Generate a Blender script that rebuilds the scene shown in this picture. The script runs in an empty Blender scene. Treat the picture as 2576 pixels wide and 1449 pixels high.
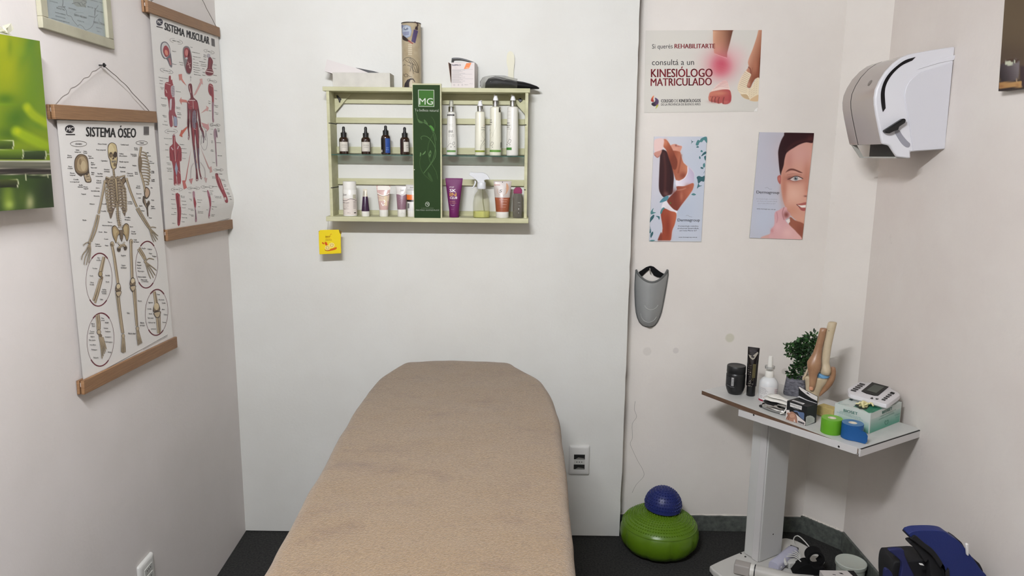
import bpy, math, random
import numpy as np
from mathutils import Vector, Matrix
from math import pi, sin, cos, tan, atan2, sqrt, hypot, radians

random.seed(7)
S = bpy.context.scene
COL = S.collection

# ------------------------------------------------------------------ camera
W, H, F = 2576.0, 1449.0, 1853.0
CX, CY = W / 2, H / 2
CAM = Vector((0.0, -2.9, 1.594))

def _axes():
 d = Vector(((1310 - CX) / F, -(390 - CY) / F, 1)).normalized()
 v = Vector(((1185 - CX) / F, -(11000 - CY) / F, 1)).normalized()
 z = -v
 z = (z - d * z.dot(d)).normalized()
 x = -d.cross(z)
 return x, d, z
AX, AY, AZ = _axes()          # the room's X, Y, Z seen in camera axes (right, up, forward)

def ray(px, py):
 c = Vector(((px - CX) / F, -(py - CY) / F, 1.0))
 return Vector((AX.dot(c), AY.dot(c), AZ.dot(c)))

def proj(P):
 q = Vector(P) - CAM
 c = AX * q.x + AY * q.y + AZ * q.z
 return CX + F * c.x / c.z, CY - F * c.y / c.z

def on(px, py, axis, val):    # where the sight line meets the plane axis = val
 d = ray(px, py)
 return CAM + d * ((val - CAM[axis]) / d[axis])

def onp(px, py, p0, n):       # where the sight line meets a general plane
 d = ray(px, py)
 return CAM + d * (n.dot(p0 - CAM) / n.dot(d))

cd = bpy.data.cameras.new('camera')
cd.sensor_width = 36.0
cd.lens = F * 36.0 / W
cd.clip_start = 0.05
cam = bpy.data.objects.new('camera', cd)
COL.objects.link(cam)
r_, u_, f_ = (Vector((AX[i], AY[i], AZ[i])) for i in range(3))
cam.matrix_world = Matrix(((r_.x, u_.x, -f_.x, CAM.x), (r_.y, u_.y, -f_.y, CAM.y),
                           (r_.z, u_.z, -f_.z, CAM.z), (0, 0, 0, 1)))
S.camera = cam

# ------------------------------------------------------------------ world, exposure
wd = bpy.data.worlds.new('world')
S.world = wd
wd.use_nodes = True
wd.node_tree.nodes['Background'].inputs[0].default_value = (0.9, 0.95, 1.0, 1)
wd.node_tree.nodes['Background'].inputs[1].default_value = 0.05
S.view_settings.view_transform = 'Standard'
S.view_settings.look = 'None'
S.view_settings.gamma = 1.0
S.view_settings.use_curve_mapping = False
S.view_settings.exposure = 0.0
LAMP_POWER = 940.0       # emission of the fluorescent tube on the ceiling
LAMP_AT = (-0.35, -2.45, 2.44)
LAMP_LEN = 0.62

# ------------------------------------------------------------------ materials
def lin(c):
 out = []
 for v in c[:3]:
  v = v / 255.0
  out.append(v / 12.92 if v <= 0.04045 else ((v + 0.055) / 1.055) ** 2.4)
 return tuple(out)

MATS = {}
def mat(name, rgb, rough=0.6, metal=0.0, spec=0.5, bump=0.0, bscale=200.0, var=0.0, vscale=8.0, rgb2=None,
  coat=0.0, stretch=None, emit=0.0, sub=0.0):
 if name in MATS:
  return MATS[name]
 m = bpy.data.materials.new(name)
 m.use_nodes = True
 nt = m.node_tree
 b = nt.nodes['Principled BSDF']
 c = lin(rgb)
 b.inputs['Base Color'].default_value = (*c, 1)
 b.inputs['Roughness'].default_value = rough
 b.inputs['Metallic'].default_value = metal
 b.inputs['Specular IOR Level'].default_value = spec
 b.inputs['Coat Weight'].default_value = coat
 if sub:
  b.inputs['Subsurface Weight'].default_value = sub
  b.inputs['Subsurface Radius'].default_value = (0.01, 0.006, 0.004)
 if emit:
  b.inputs['Emission Color'].default_value = (*c, 1)
  b.inputs['Emission Strength'].default_value = emit
 if bump or var:
  tc = nt.nodes.new('ShaderNodeTexCoord')
  src = tc.outputs['Object']
  if stretch:
   mp = nt.nodes.new('ShaderNodeMapping')
   mp.inputs['Scale'].default_value = stretch
   nt.links.new(src, mp.inputs[0])
   src = mp.outputs[0]
  if var:
   n = nt.nodes.new('ShaderNodeTexNoise')
   n.inputs['Scale'].default_value = vscale
   n.inputs['Detail'].default_value = 6
   n.inputs['Roughness'].default_value = 0.6
   nt.links.new(src, n.inputs['Vector'])
   rp = nt.nodes.new('ShaderNodeValToRGB')
   c2 = lin(rgb2) if rgb2 else tuple(x * (1 - var) for x in c)
   rp.color_ramp.elements[0].position = 0.32
   rp.color_ramp.elements[1].position = 0.68
   rp.color_ramp.elements[0].color = (*c2, 1)
   rp.color_ramp.elements[1].color = (*c, 1)
   nt.links.new(n.outputs[0], rp.inputs[0])
   nt.links.new(rp.outputs[0], b.inputs['Base Color'])
  if bump:
   n = nt.nodes.new('ShaderNodeTexNoise')
   n.inputs['Scale'].default_value = bscale
   n.inputs['Detail'].default_value = 4
   nt.links.new(src, n.inputs['Vector'])
   bp = nt.nodes.new('ShaderNodeBump')
   bp.inputs['Strength'].default_value = bump
   bp.inputs['Distance'].default_value = 0.004
   nt.links.new(n.outputs[0], bp.inputs['Height'])
   nt.links.new(bp.outputs[0], b.inputs['Normal'])
 MATS[name] = m
 return m

def ink(c, rough=0.55):
 c = tuple(int(max(0, min(255, v))) for v in c[:3])
 return mat('print_%02x%02x%02x_%d' % (*c, int(rough * 100)), c, rough, spec=0.35)

def clear(name, tint, gloss=0.12, rough=0.03, haze=0.0, hazec=(230, 230, 225)):
 """thin clear plastic or glass: tinted see-through film with a sharp reflection"""
 if name in MATS:
  return MATS[name]
 m = bpy.data.materials.new(name)
 m.use_nodes = True
 nt = m.node_tree
 nt.nodes.remove(nt.nodes['Principled BSDF'])
 out = nt.nodes['Material Output']
 t = nt.nodes.new('ShaderNodeBsdfTransparent')
 t.inputs[0].default_value = (*lin(tint), 1)
 g = nt.nodes.new('ShaderNodeBsdfGlossy')
 g.inputs['Roughness'].default_value = rough
 fr = nt.nodes.new('ShaderNodeLayerWeight')
 fr.inputs[0].default_value = gloss
 mx = nt.nodes.new('ShaderNodeMixShader')
 nt.links.new(fr.outputs['Facing'], mx.inputs[0])
 last = t.outputs[0]
 if haze:
  d = nt.nodes.new('ShaderNodeBsdfDiffuse')
  d.inputs[0].default_value = (*lin(hazec), 1)
  m2 = nt.nodes.new('ShaderNodeMixShader')
  m2.inputs[0].default_value = haze
  nt.links.new(last, m2.inputs[1])
  nt.links.new(d.outputs[0], m2.inputs[2])
  last = m2.outputs[0]
 nt.links.new(last, mx.inputs[1])
 nt.links.new(g.outputs[0], mx.inputs[2])
 nt.links.new(mx.outputs[0], out.inputs[0])
 MATS[name] = m
 return m

def printmat(rough=0.45, name='photo_print'):
 name = name + '_%d' % int(rough * 100)
 if name in MATS:
  return MATS[name]
 m = bpy.data.materials.new(name)
 m.use_nodes = True
 nt = m.node_tree
 b = nt.nodes['Principled BSDF']
 a = nt.nodes.new('ShaderNodeAttribute')
 a.attribute_name = 'Col'
 nt.links.new(a.outputs['Color'], b.inputs['Base Color'])
 b.inputs['Roughness'].default_value = rough
 b.inputs['Specular IOR Level'].default_value = 0.35
 MATS[name] = m
 return m

# ------------------------------------------------------------------ things and parts
XF = {}                        # world matrix of every thing and part, kept by name
def thing(name, label, cat, loc=(0, 0, 0), rot=0.0, group=None):
 o = bpy.data.objects.new(name, None)
 o.empty_display_size = 0.05
 COL.objects.link(o)
 mw = Matrix.Translation(Vector(loc)) @ (rot if isinstance(rot, Matrix) else Matrix.Rotation(rot, 4, 'Z'))
 o.matrix_world = mw
 XF[o.name] = mw
 return tag(o, label, cat, group)

def tag(o, label, cat, group=None):
 o['label'] = label
 o['category'] = cat
 if group:
  o['group'] = group
 return o

class MB:
 """collects vertices and faces; build() links them as one mesh object"""
 def __init__(self):
  self.v, self.f, self.m, self.mats = [], [], [], []
 def mi(self, m):
  if m not in self.mats:
   self.mats.append(m)
  return self.mats.index(m)
 def add(self, vs, fs, m, mx=None):
  k = len(self.v)
  self.v += [tuple(mx @ Vector(p)) if mx else tuple(p) for p in vs]
  i = self.mi(m)
  for f in fs:
   self.f.append([k + j for j in f])
   self.m.append(i)
  return self
 def box(self, x0, x1, y0, y1, z0, z1, m, mx=None):
  vs = [(x, y, z) for z in (z0, z1) for y in (y0, y1) for x in (x0, x1)]
  fs = [(0, 2, 3, 1), (4, 5, 7, 6), (0, 1, 5, 4), (2, 6, 7, 3), (0, 4, 6, 2), (1, 3, 7, 5)]
  return self.add(vs, fs, m, mx)
 def rings(self, rs, m, cap0=True, cap1=True, mx=None, close=True):
  n = len(rs[0])
  vs = [p for r in rs for p in r]
  ms = m if isinstance(m, (list, tuple)) else [m] * (len(rs) - 1)
  k = len(self.v)
  self.v += [tuple(mx @ Vector(p)) if mx else tuple(p) for p in vs]
  for i in range(len(rs) - 1):
   q = self.mi(ms[i])
   for j in range(n if close else n - 1):
    j2 = (j + 1) % n
    self.f.append([k + i * n + j, k + i * n + j2, k + (i + 1) * n + j2, k + (i + 1) * n + j])
    self.m.append(q)
  if cap0:
   self.f.append([k + j for j in reversed(range(n))])
   self.m.append(self.mi(ms[0]))
  if cap1:
   self.f.append([k + (len(rs) - 1) * n + j for j in range(n)])
   self.m.append(self.mi(ms[-1]))
  return self
 def lathe(self, prof, m, n=28, mx=None, cap0=True, cap1=True):
  rs = [[(r * cos(2 * pi * j / n), r * sin(2 * pi * j / n), z) for j in range(n)] for r, z in prof]
  return self.rings(rs, m, cap0, cap1, mx)
 def tube(self, pts, rad, m, n=8, closed=False, mx=None):
  P = [Vector(p) for p in pts]
  rs = []
  up = None
  for i, p in enumerate(P):
   a = P[i - 1] if (i or closed) else P[i]
   b = P[(i + 1) % len(P)] if (i < len(P) - 1 or closed) else P[i]
   t = (b - a).normalized()
   if up is None:
    up = t.orthogonal().normalized()
   up = (up - t * up.dot(t))
   up = up.normalized() if up.length > 1e-6 else t.orthogonal().normalized()
   w = t.cross(up)
   rr = rad[i] if isinstance(rad, (list, tuple)) else rad
   rs.append([p + up * rr * cos(2 * pi * j / n) + w * rr * sin(2 * pi * j / n) for j in range(n)])
  if closed:
   rs.append(rs[0])
  return self.rings(rs, m, not closed, not closed, mx)
 def prism(self, poly, fn, h0, h1, m, mside=None):
  """poly in 2D, fn(u, v, h) -> point"""
  n = len(poly)
  a = [fn(u, v, h0) for u, v in poly]
  b = [fn(u, v, h1) for u, v in poly]
  self.add(a + b, [list(reversed(range(n)))], m)
  k = len(self.v) - 2 * n
  self.f.append([k + n + j for j in range(n)])
  self.m.append(self.mi(m))
  q = self.mi(mside or m)
  for j in range(n):
   j2 = (j + 1) % n
   self.f.append([k + j, k + j2, k + n + j2, k + n + j])
   self.m.append(q)
  return self
 def build(self, name, parent=None, world=False, bevel=0.0, smooth=35, seg=2, subsurf=0):
  me = bpy.data.meshes.new(name)
  vs = self.v
  if world and parent is not None:
   inv = XF[parent.name].inverted()
   vs = [tuple(inv @ Vector(p)) for p in vs]
  me.from_pydata([tuple(p) for p in vs], [], self.f)
  for m in self.mats:
   me.materials.append(m)
  if len(self.mats) > 1:
   me.polygons.foreach_set('material_index', self.m)
  me.validate()
  if smooth:
   me.polygons.foreach_set('use_smooth', [True] * len(me.polygons))
   me.set_sharp_from_angle(angle=radians(smooth))
  me.update()
  o = bpy.data.objects.new(name, me)
  COL.objects.link(o)
  if parent is not None:
   o.parent = parent
   XF[o.name] = XF[parent.name].copy()
  else:
   XF[o.name] = Matrix.Identity(4)
  if bevel:
   b = o.modifiers.new('bevel', 'BEVEL')
   b.width = bevel
   b.segments = seg
   b.limit_method = 'ANGLE'
   b.angle_limit = radians(40)
  if subsurf:
   s = o.modifiers.new('subsurf', 'SUBSURF')
   s.levels = s.render_levels = subsurf
  return o

def struct(o):
 o['kind'] = 'structure'
 return o

def recentre(o):
 """put a one-mesh thing's origin at the middle of its base"""
 co = [v.co for v in o.data.vertices]
 lo = Vector([min(c[i] for c in co) for i in range(3)])
 hi = Vector([max(c[i] for c in co) for i in range(3)])
 c = Vector(((lo.x + hi.x) / 2, (lo.y + hi.y) / 2, lo.z))
 o.data.transform(Matrix.Translation(-c))
 o.location = c
 return o

def smooth_pts(pts, k=5, closed=True):
 """Catmull-Rom through the points"""
 n = len(pts)
 out = []
 rng = range(n) if closed else range(n - 1)
 for i in rng:
  if closed:
   p0, p1, p2, p3 = (pts[(i + q) % n] for q in (-1, 0, 1, 2))
  else:
   p0, p1, p2, p3 = pts[max(i - 1, 0)], pts[i], pts[i + 1], pts[min(i + 2, n - 1)]
  for j in range(k):
   t = j / k
   out.append(tuple(0.5 * (2 * b + (c - a) * t + (2 * a - 5 * b + 4 * c - d) * t * t + (3 * b - a - 3 * c + d) * t ** 3)
                             for a, b, c, d in zip(p0, p1, p2, p3)))
 if not closed:
  out.append(tuple(pts[-1]))
 return out

def rrect(x0, x1, y0, y1, r, k=5):
 out = []
 for cx, cy, a0 in ((x1 - r, y1 - r, 0), (x0 + r, y1 - r, 90), (x0 + r, y0 + r, 180), (x1 - r, y0 + r, 270)):
  for j in range(k + 1):
   a = radians(a0 + 90 * j / k)
   out.append((cx + r * cos(a), cy + r * sin(a)))
 return out

# ------------------------------------------------------------------ lettering
TXT = {}
def text_mesh(s, bold=0.0, res=2, shear=0.0):
 key = (s, bold, res, shear)
 if key in TXT:
  return TXT[key]
 cu = bpy.data.curves.new('t', 'FONT')
 cu.body = s
 cu.size = 1.0
 cu.offset = bold
 cu.resolution_u = res
 cu.shear = shear
 cu.fill_mode = 'FRONT'
 o = bpy.data.objects.new('t', cu)
 me = bpy.data.meshes.new_from_object(o)
 vs = [(v.co.x, v.co.y) for v in me.vertices]
 fs = [list(p.vertices) for p in me.polygons]
 bpy.data.objects.remove(o)
 bpy.data.curves.remove(cu)
 bpy.data.meshes.remove(me)
 if vs:
  x0 = min(p[0] for p in vs); x1 = max(p[0] for p in vs)
  vs = [((x - x0) / (x1 - x0), y / 0.7) for x, y in vs]      # width 1, capital height about 1
 TXT[key] = (vs, fs)
 return TXT[key]

# ------------------------------------------------------------------ flat artwork, printed as thin layers
class Art:
 """2D shapes laid on a surface; conv(u, v, h) gives the point at height h above the surface"""
 def __init__(self, conv, crop=None, step=0.00018, rough=0.55, k=1.0):
  self.mb, self.conv, self.step, self.L = MB(), conv, step, 1
  self.rough, self.k = rough, k
  self.crop(*crop) if crop else self.crop(0, 0, 1)
 def crop(self, x0, y0, s):
  self.x0, self.y0, self.s = x0, y0, s
  return self
 def up(self, n=1):
  self.L += n
  return self
 def _ink(self, c):
  if not isinstance(c, (tuple, list)):
   return c
  if self.k != 1.0:
   l = [min(0.92, x * self.k) for x in lin(c)]
   c = tuple(255 * (x * 12.92 if x <= 0.0031308 else 1.055 * x ** (1 / 2.4) - 0.055) for x in l)
  return ink(c, self.rough)
 def _p(self, u, v):
  return self.conv(self.x0 + u / self.s, self.y0 + v / self.s, self.L * self.step)
 strip = 0.0
 def face(self, pts, c):
  if self.strip:              # on a curved surface: cut into upright strips so that it follows the curve
   s = self.strip
   def half(P, x, sg):
    out = []
    for i, q in enumerate(P):
     p = P[i - 1]
     a, b = (p[0] - x) * sg, (q[0] - x) * sg
     if (a >= 0) != (b >= 0):
      t = a / (a - b)
      out.append((p[0] + (q[0] - p[0]) * t, p[1] + (q[1] - p[1]) * t))
     if b >= 0:
      out.append(q)
    return out
   k0, k1 = math.floor(min(p[0] for p in pts) / s), math.floor(max(p[0] for p in pts) / s)
   for k in range(k0, k1 + 1):
    P = half(half(list(pts), k * s, 1), (k + 1) * s, -1)
    if len(P) > 2:
     self.mb.add([self._p(*p) for p in P], [list(range(len(P)))], self._ink(c))
   return self
  self.mb.add([self._p(*p) for p in pts], [list(range(len(pts)))], self._ink(c))
  return self
 def poly(self, pts, c, sm=0):
  return self.face(smooth_pts(pts, sm) if sm else pts, c)
 def rect(self, u0, v0, u1, v1, c, nu=1, nv=1):
  vs = [self._p(u0 + (u1 - u0) * i / nu, v0 + (v1 - v0) * j / nv) for j in range(nv + 1) for i in range(nu + 1)]
  fs = [(j * (nu + 1) + i, j * (nu + 1) + i + 1, (j + 1) * (nu + 1) + i + 1, (j + 1) * (nu + 1) + i) for j in range(nv) for i in range(nu)]
  self.mb.add(vs, fs, self._ink(c))
  return self
 def ell(self, cx, cy, rx, ry, c, n=28, rot=0.0):
  ca, sa = cos(rot), sin(rot)
  return self.face([(cx + rx * cos(t) * ca - ry * sin(t) * sa, cy + rx * cos(t) * sa + ry * sin(t) * ca)
                          for t in (2 * pi * j / n for j in range(n))], c)
 def line(self, pts, w, c, sm=0, closed=False, w1=None):
  """stroke along pts, width w tapering to w1"""
  if sm:
   pts = smooth_pts(pts, sm, closed)
  if closed:
   pts = list(pts) + [pts[0], pts[1]]
  n = len(pts)
  L, R = [], []
  for i, p in enumerate(pts):
   a = pts[max(i - 1, 0)]
   b = pts[min(i + 1, n - 1)]
   dx, dy = b[0] - a[0], b[1] - a[1]
   d = hypot(dx, dy) or 1
   q = (w + ((w1 if w1 is not None else w) - w) * i / max(n - 1, 1)) / 2
   L.append((p[0] - dy / d * q, p[1] + dx / d * q))
   R.append((p[0] + dy / d * q, p[1] - dx / d * q))
  m = self._ink(c)
  self.mb.add([self._p(*p) for p in L + R], [(i, i + 1, n + i + 1, n + i) for i in range(n - 1)], m)
  return self
 def ring(self, cx, cy, rx, ry, w, c, n=40, a0=0, a1=360, rot=0.0):
  ca, sa = cos(rot), sin(rot)
  pts = []
  for j in range(n + 1):
   t = radians(a0 + (a1 - a0) * j / n)
   x, y = rx * cos(t), ry * sin(t)
   pts.append((cx + x * ca - y * sa, cy + x * sa + y * ca))
  return self.line(pts, w, c)
 def text(self, s, x, y, w, h, c, slope=0.0, bold=0.0, res=2, align='l', lean=0.0, vs=-1):
  """baseline from (x, y) running w across with drop slope*w; capitals h tall; vs=-1 when v runs down"""
  tv, tf = text_mesh(s, 0.0, res)
  if not tv:
   return self
  if bold:                    # heavier strokes: the word struck twice, a hair apart
   e = bold * h * 0.62
   self.text(s, *((x + e, y) if align == 'l' else (x + e, y)), w, h, c, slope, 0.0, res, align, lean, vs)
   x -= e
  if align == 'c':
   x, y = x - w / 2, y - slope * w / 2
  elif align == 'r':
   x, y = x - w, y - slope * w
  self.mb.add([self._p(x + a * w + lean * h * b, y + slope * a * w + vs * b * h) for a, b in tv], tf, self._ink(c))
  return self

class Paint:
 """soft picture computed on a grid of points and stored as the print's own colours"""
 def __init__(self, PX, PY, base, crop=(0, 0, 1)):
  self.sh = PX.shape
  self.crop_(*crop)
  self.PX, self.PY = PX, PY
  self.X, self.Y = (PX - crop[0]) * crop[2], (PY - crop[1]) * crop[2]
  self.c = np.empty(PX.shape + (3,))
  self.c[:] = base
 def crop_(self, x0, y0, s):
  self.x0, self.y0, self.s = x0, y0, s
 def mix(self, a, col):
  if callable(col):
   col = col(self.X, self.Y)
  self.c += (np.asarray(col, float) - self.c) * a[..., None]
  return self
 def sdf(self, pts):
  X, Y = self.X, self.Y
  d = np.full(self.sh, 1e18)
  s = np.ones(self.sh)
  n = len(pts)
  for i in range(n):
   ax, ay = pts[i]
   bx, by = pts[i - 1]
   ex, ey = bx - ax, by - ay
   wx, wy = X - ax, Y - ay
   t = np.clip((wx * ex + wy * ey) / (ex * ex + ey * ey + 1e-9), 0, 1)
   d = np.minimum(d, (wx - ex * t) ** 2 + (wy - ey * t) ** 2)
   c1, c2, c3 = Y >= ay, Y < by, ex * wy > ey * wx
   flip = (c1 & c2 & c3) | (~c1 & ~c2 & ~c3)
   s = np.where(flip, -s, s)
  return s * np.sqrt(d)
 def poly(self, pts, col, soft=3.0, sm=4, alpha=1.0):
  if sm:
   pts = smooth_pts(pts, sm)
  d = self.sdf(pts)
  return self.mix(alpha * np.clip(0.5 - d / (2 * soft), 0, 1), col)
 def blob(self, cx, cy, rx, ry, col, alpha=1.0, p=1.0, rot=0.0):
  ca, sa = cos(rot), sin(rot)
  dx, dy = self.X - cx, self.Y - cy
  q = ((dx * ca + dy * sa) / rx) ** 2 + ((dy * ca - dx * sa) / ry) ** 2
  return self.mix(alpha * np.exp(-q ** p), col)
 def stroke(self, pts, w, col, soft=3.0, sm=4, alpha=1.0, w1=None):
  if sm:
   pts = smooth_pts(pts, sm, False)
  n = len(pts)
  a = np.zeros(self.sh)
  for i in range(n - 1):
   (ax, ay), (bx, by) = pts[i], pts[i + 1]
   ex, ey = bx - ax, by - ay
   wx, wy = self.X - ax, self.Y - ay
   t = np.clip((wx * ex + wy * ey) / (ex * ex + ey * ey + 1e-9), 0, 1)
   d = np.sqrt((wx - ex * t) ** 2 + (wy - ey * t) ** 2)
   ww = w if w1 is None else w + (w1 - w) * (i + 0.5) / (n - 1)
   a = np.maximum(a, np.clip(0.5 - (d - ww / 2) / (2 * soft), 0, 1))
  return self.mix(alpha * a, col)

def ramp(p0, c0, p1, c1):
 """colour running from c0 at p0 to c1 at p1"""
 c0, c1 = np.array(c0, float), np.array(c1, float)
 ex, ey = p1[0] - p0[0], p1[1] - p0[1]
 L = ex * ex + ey * ey
 def f(X, Y):
  t = np.clip(((X - p0[0]) * ex + (Y - p0[1]) * ey) / L, 0, 1)[..., None]
  return c0 + (c1 - c0) * t
 return f

def print_grid(mb, corners, n, nrm, nu, nv, crop, base, paint, thick, edge, rough=0.45, k=1.0):
 """a board or sheet whose front carries the picture that paint(Paint) makes; corners TL TR BR BL"""
 TL, TR, BR, BL = (np.array(c) for c in corners)
 u = np.linspace(0, 1, nu)[None, :, None]
 v = np.linspace(0, 1, nv)[:, None, None]
 P = (TL * (1 - u) + TR * u) * (1 - v) + (BL * (1 - u) + BR * u) * v
 q = P - np.array(CAM)
 cr = q @ np.array([[AX[i], AY[i], AZ[i]] for i in range(3)]).reshape(3, 3) if False else None
 A = np.stack([np.array(AX), np.array(AY), np.array(AZ)], 0)      # rows: world axes in camera axes
 c = q @ A
 PX = CX + F * c[..., 0] / c[..., 2]
 PY = CY - F * c[..., 1] / c[..., 2]
 pt = Paint(PX, PY, np.array(base, float), crop)
 paint(pt)
 rgb = np.clip(pt.c, 0, 255) / 255.0
 L = np.where(rgb <= 0.04045, rgb / 12.92, ((rgb + 0.055) / 1.055) ** 2.4) * k
 L = np.clip(L, 0, 0.9)
 k0 = len(mb.v)
 assert k0 == 0
 vs = [tuple(p) for p in P.reshape(-1, 3)]
 fs = [(j * nu + i, (j + 1) * nu + i, (j + 1) * nu + i + 1, j * nu + i + 1) for j in range(nv - 1) for i in range(nu - 1)]
 mb.add(vs, fs, printmat(rough))
 mb.cols = L.reshape(-1, 3)
 nn = Vector(nrm)
 f4 = [Vector(x) for x in (TL, TR, BR, BL)]
 b4 = [x - nn * thick for x in f4]
 e = [x - nn * 0.00005 for x in f4]
 mb.add(e + b4, [(4, 5, 6, 7), (0, 4, 5, 1)[::-1], (1, 5, 6, 2)[::-1], (2, 6, 7, 3)[::-1], (3, 7, 4, 0)[::-1]], edge)
 return mb

def add_cols(o, mb):
 n = len(o.data.vertices)
 arr = np.ones((n, 4))
 arr[:, :3] = 0.5
 arr[:len(mb.cols), :3] = mb.cols
 a = o.data.color_attributes.new('Col', 'FLOAT_COLOR', 'POINT')
 a.data.foreach_set('color', arr.ravel())
 return o

def merge_art(mb, art):
 k = len(mb.v)
 mb.v += [tuple(p) for p in art.mb.v]
 ids = [mb.mi(m) for m in art.mb.mats]
 for f, i in zip(art.mb.f, art.mb.m):
  mb.f.append([k + j for j in f])
  mb.m.append(ids[i])
 return mb

# ================================================================== the room
WX = (226, 224, 219)
def wallmat(name, rgb, rgb2, spots=(), scr=0.0):
 """painted plaster: faint mottling, a roller texture, a few shaped stains"""
 m = mat(name, rgb, 0.62, spec=0.3, bump=0.10, bscale=90, var=0.1, vscale=3.2, rgb2=rgb2)
 nt = m.node_tree
 b = nt.nodes['Principled BSDF']
 prev = b.inputs['Base Color'].links[0].from_socket
 geo = nt.nodes.new('ShaderNodeNewGeometry')
 # fine smudges
 n = nt.nodes.new('ShaderNodeTexNoise')
 n.inputs['Scale'].default_value = 11
 n.inputs['Detail'].default_value = 8
 n.inputs['Roughness'].default_value = 0.75
 nt.links.new(geo.outputs['Position'], n.inputs['Vector'])
 rp = nt.nodes.new('ShaderNodeValToRGB')
 rp.color_ramp.elements[0].position = 0.66
 rp.color_ramp.elements[1].position = 0.80
 rp.color_ramp.elements[0].color = (0, 0, 0, 1)
 rp.color_ramp.elements[1].color = (0.30, 0.30, 0.30, 1)
 nt.links.new(n.outputs[0], rp.inputs[0])
 mx = nt.nodes.new('ShaderNodeMix')
 mx.data_type = 'RGBA'
 nt.links.new(rp.outputs[0], mx.inputs[0])
 nt.links.new(prev, mx.inputs[6])
 mx.inputs[7].default_value = (*lin((176, 170, 160)), 1)
 prev = mx.outputs[2]
 for (p, r, c, a) in spots:
  d = nt.nodes.new('ShaderNodeVectorMath')
  d.operation = 'DISTANCE'
  nt.links.new(geo.outputs['Position'], d.inputs[0])
  d.inputs[1].default_value = tuple(p)
  mr = nt.nodes.new('ShaderNodeMapRange')
  mr.inputs[1].default_value = r * 0.75
  mr.inputs[2].default_value = r
  mr.inputs[3].default_value = a
  mr.inputs[4].default_value = 0.0
  nt.links.new(d.outputs['Value'], mr.inputs[0])
  q = nt.nodes.new('ShaderNodeMix')
  q.data_type = 'RGBA'
  nt.links.new(mr.outputs[0], q.inputs[0])
  nt.links.new(prev, q.inputs[6])
  q.inputs[7].default_value = (*lin(c), 1)
  prev = q.outputs[2]
 nt.links.new(prev, b.inputs['Base Color'])
 return m

REC = 0.07                     # the right-hand bay lies this far behind the boarded panel
ZC = 2.62
LW0 = Vector((-1.1567, 0, 0))
LU = Vector((0.0143, -0.33, 0)).normalized()          # along the left wall, towards the camera
LN = Vector((0.33, 0.0143, 0)).normalized()           # out of the left wall
def onL(px, py, off=0.0):
 return onp(px, py, LW0 + LN * off, LN)

m_panel = wallmat('painted_board', (221, 221, 215), (215, 214, 207))
spots = [(on(1836, 850, 1, REC), 0.021, (206, 203, 182), 0.8), (on(1974, 934, 1, REC), 0.015, (196, 190, 180), 0.6),
         (on(1700, 882, 1, REC), 0.014, (200, 194, 188), 0.5), (on(1628, 884, 1, REC), 0.02, (206, 201, 192), 0.45)]
m_wall = wallmat('painted_plaster', (232, 227, 219), (226, 220, 212), spots)
m_wall_r = wallmat('rough_plaster_right', (228, 222, 215), (222, 214, 207))
for n_ in m_wall_r.node_tree.nodes:
 if n_.type == 'BUMP':
  n_.inputs['Strength'].default_value = 0.32
 if n_.type == 'TEX_NOISE' and abs(n_.inputs['Scale'].default_value - 90) < 1:
  n_.inputs['Scale'].default_value = 34
  n_.inputs['Detail'].default_value = 7
m_wall_l = wallmat('painted_plaster_left', (223, 217, 213), (217, 211, 206))
m_ceil = mat('darkened_ceiling', (120, 118, 114), 0.8)  # out of view; coloured dark to weaken the light it bounces back
m_front = mat('darkened_front_wall', (96, 88, 80), 0.7)  # unseen wall, its dark colour chosen only to cut bounced light
m_floor = mat('dark_carpet', (62, 62, 60), 0.95, spec=0.1, bump=0.6, bscale=420, var=0.5, vscale=130, rgb2=(40, 40, 40))
m_base = mat('grey_terrazzo', (98, 103, 97), 0.6, bump=0.15, bscale=120, var=0.4, vscale=45, rgb2=(66, 70, 66))
m_dark = mat('dark_gap', (30, 27, 24), 0.9)

PANR = 0.4383                  # right edge of the boarded panel
mb = MB()
# panel as a slab with a slightly ragged right edge
edge = []
rnd = random.Random(3)
zz = 0.004
while zz < ZC:
 edge.append((PANR + rnd.uniform(-0.0016, 0.0016), zz))
 zz += rnd.uniform(0.03, 0.09)
poly = [(-1.30, 0.004)] + edge + [(PANR, ZC), (-1.30, ZC)]
mb.prism(poly, lambda u, v, h: (u, h, v), 0.0, REC, m_panel)
struct(mb.build('wall_back', smooth=0))
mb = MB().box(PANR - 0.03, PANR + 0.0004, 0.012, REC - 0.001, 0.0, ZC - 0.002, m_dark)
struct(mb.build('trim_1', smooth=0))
mb = MB().box(PANR - 0.02, 1.237, REC, REC + 0.1, 0, ZC, m_wall)
crack = smooth_pts([on(1540 + x / 3.295, 800 + y / 3.295, 1, REC) for x, y in
     [(190, 690), (185, 760), (202, 820), (166, 880), (168, 990), (150, 1040), (172, 1100), (215, 1190), (250, 1250), (262, 1310), (200, 1380), (165, 1449)]], 4, False)
m_crack = mat('plaster_crack', (150, 146, 138), 0.9)
pts = [Vector(p) for p in crack]
L = [(p.x - 0.0007, REC - 0.0004, p.z) for p in pts]
R = [(p.x + 0.0007, REC - 0.0004, p.z) for p in pts]
n = len(pts)
mb.add(L + R, [(i, i + 1, n + i + 1, n + i) for i in range(n - 1)], m_crack)
struct(mb.build('wall_recess', smooth=0))
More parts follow.
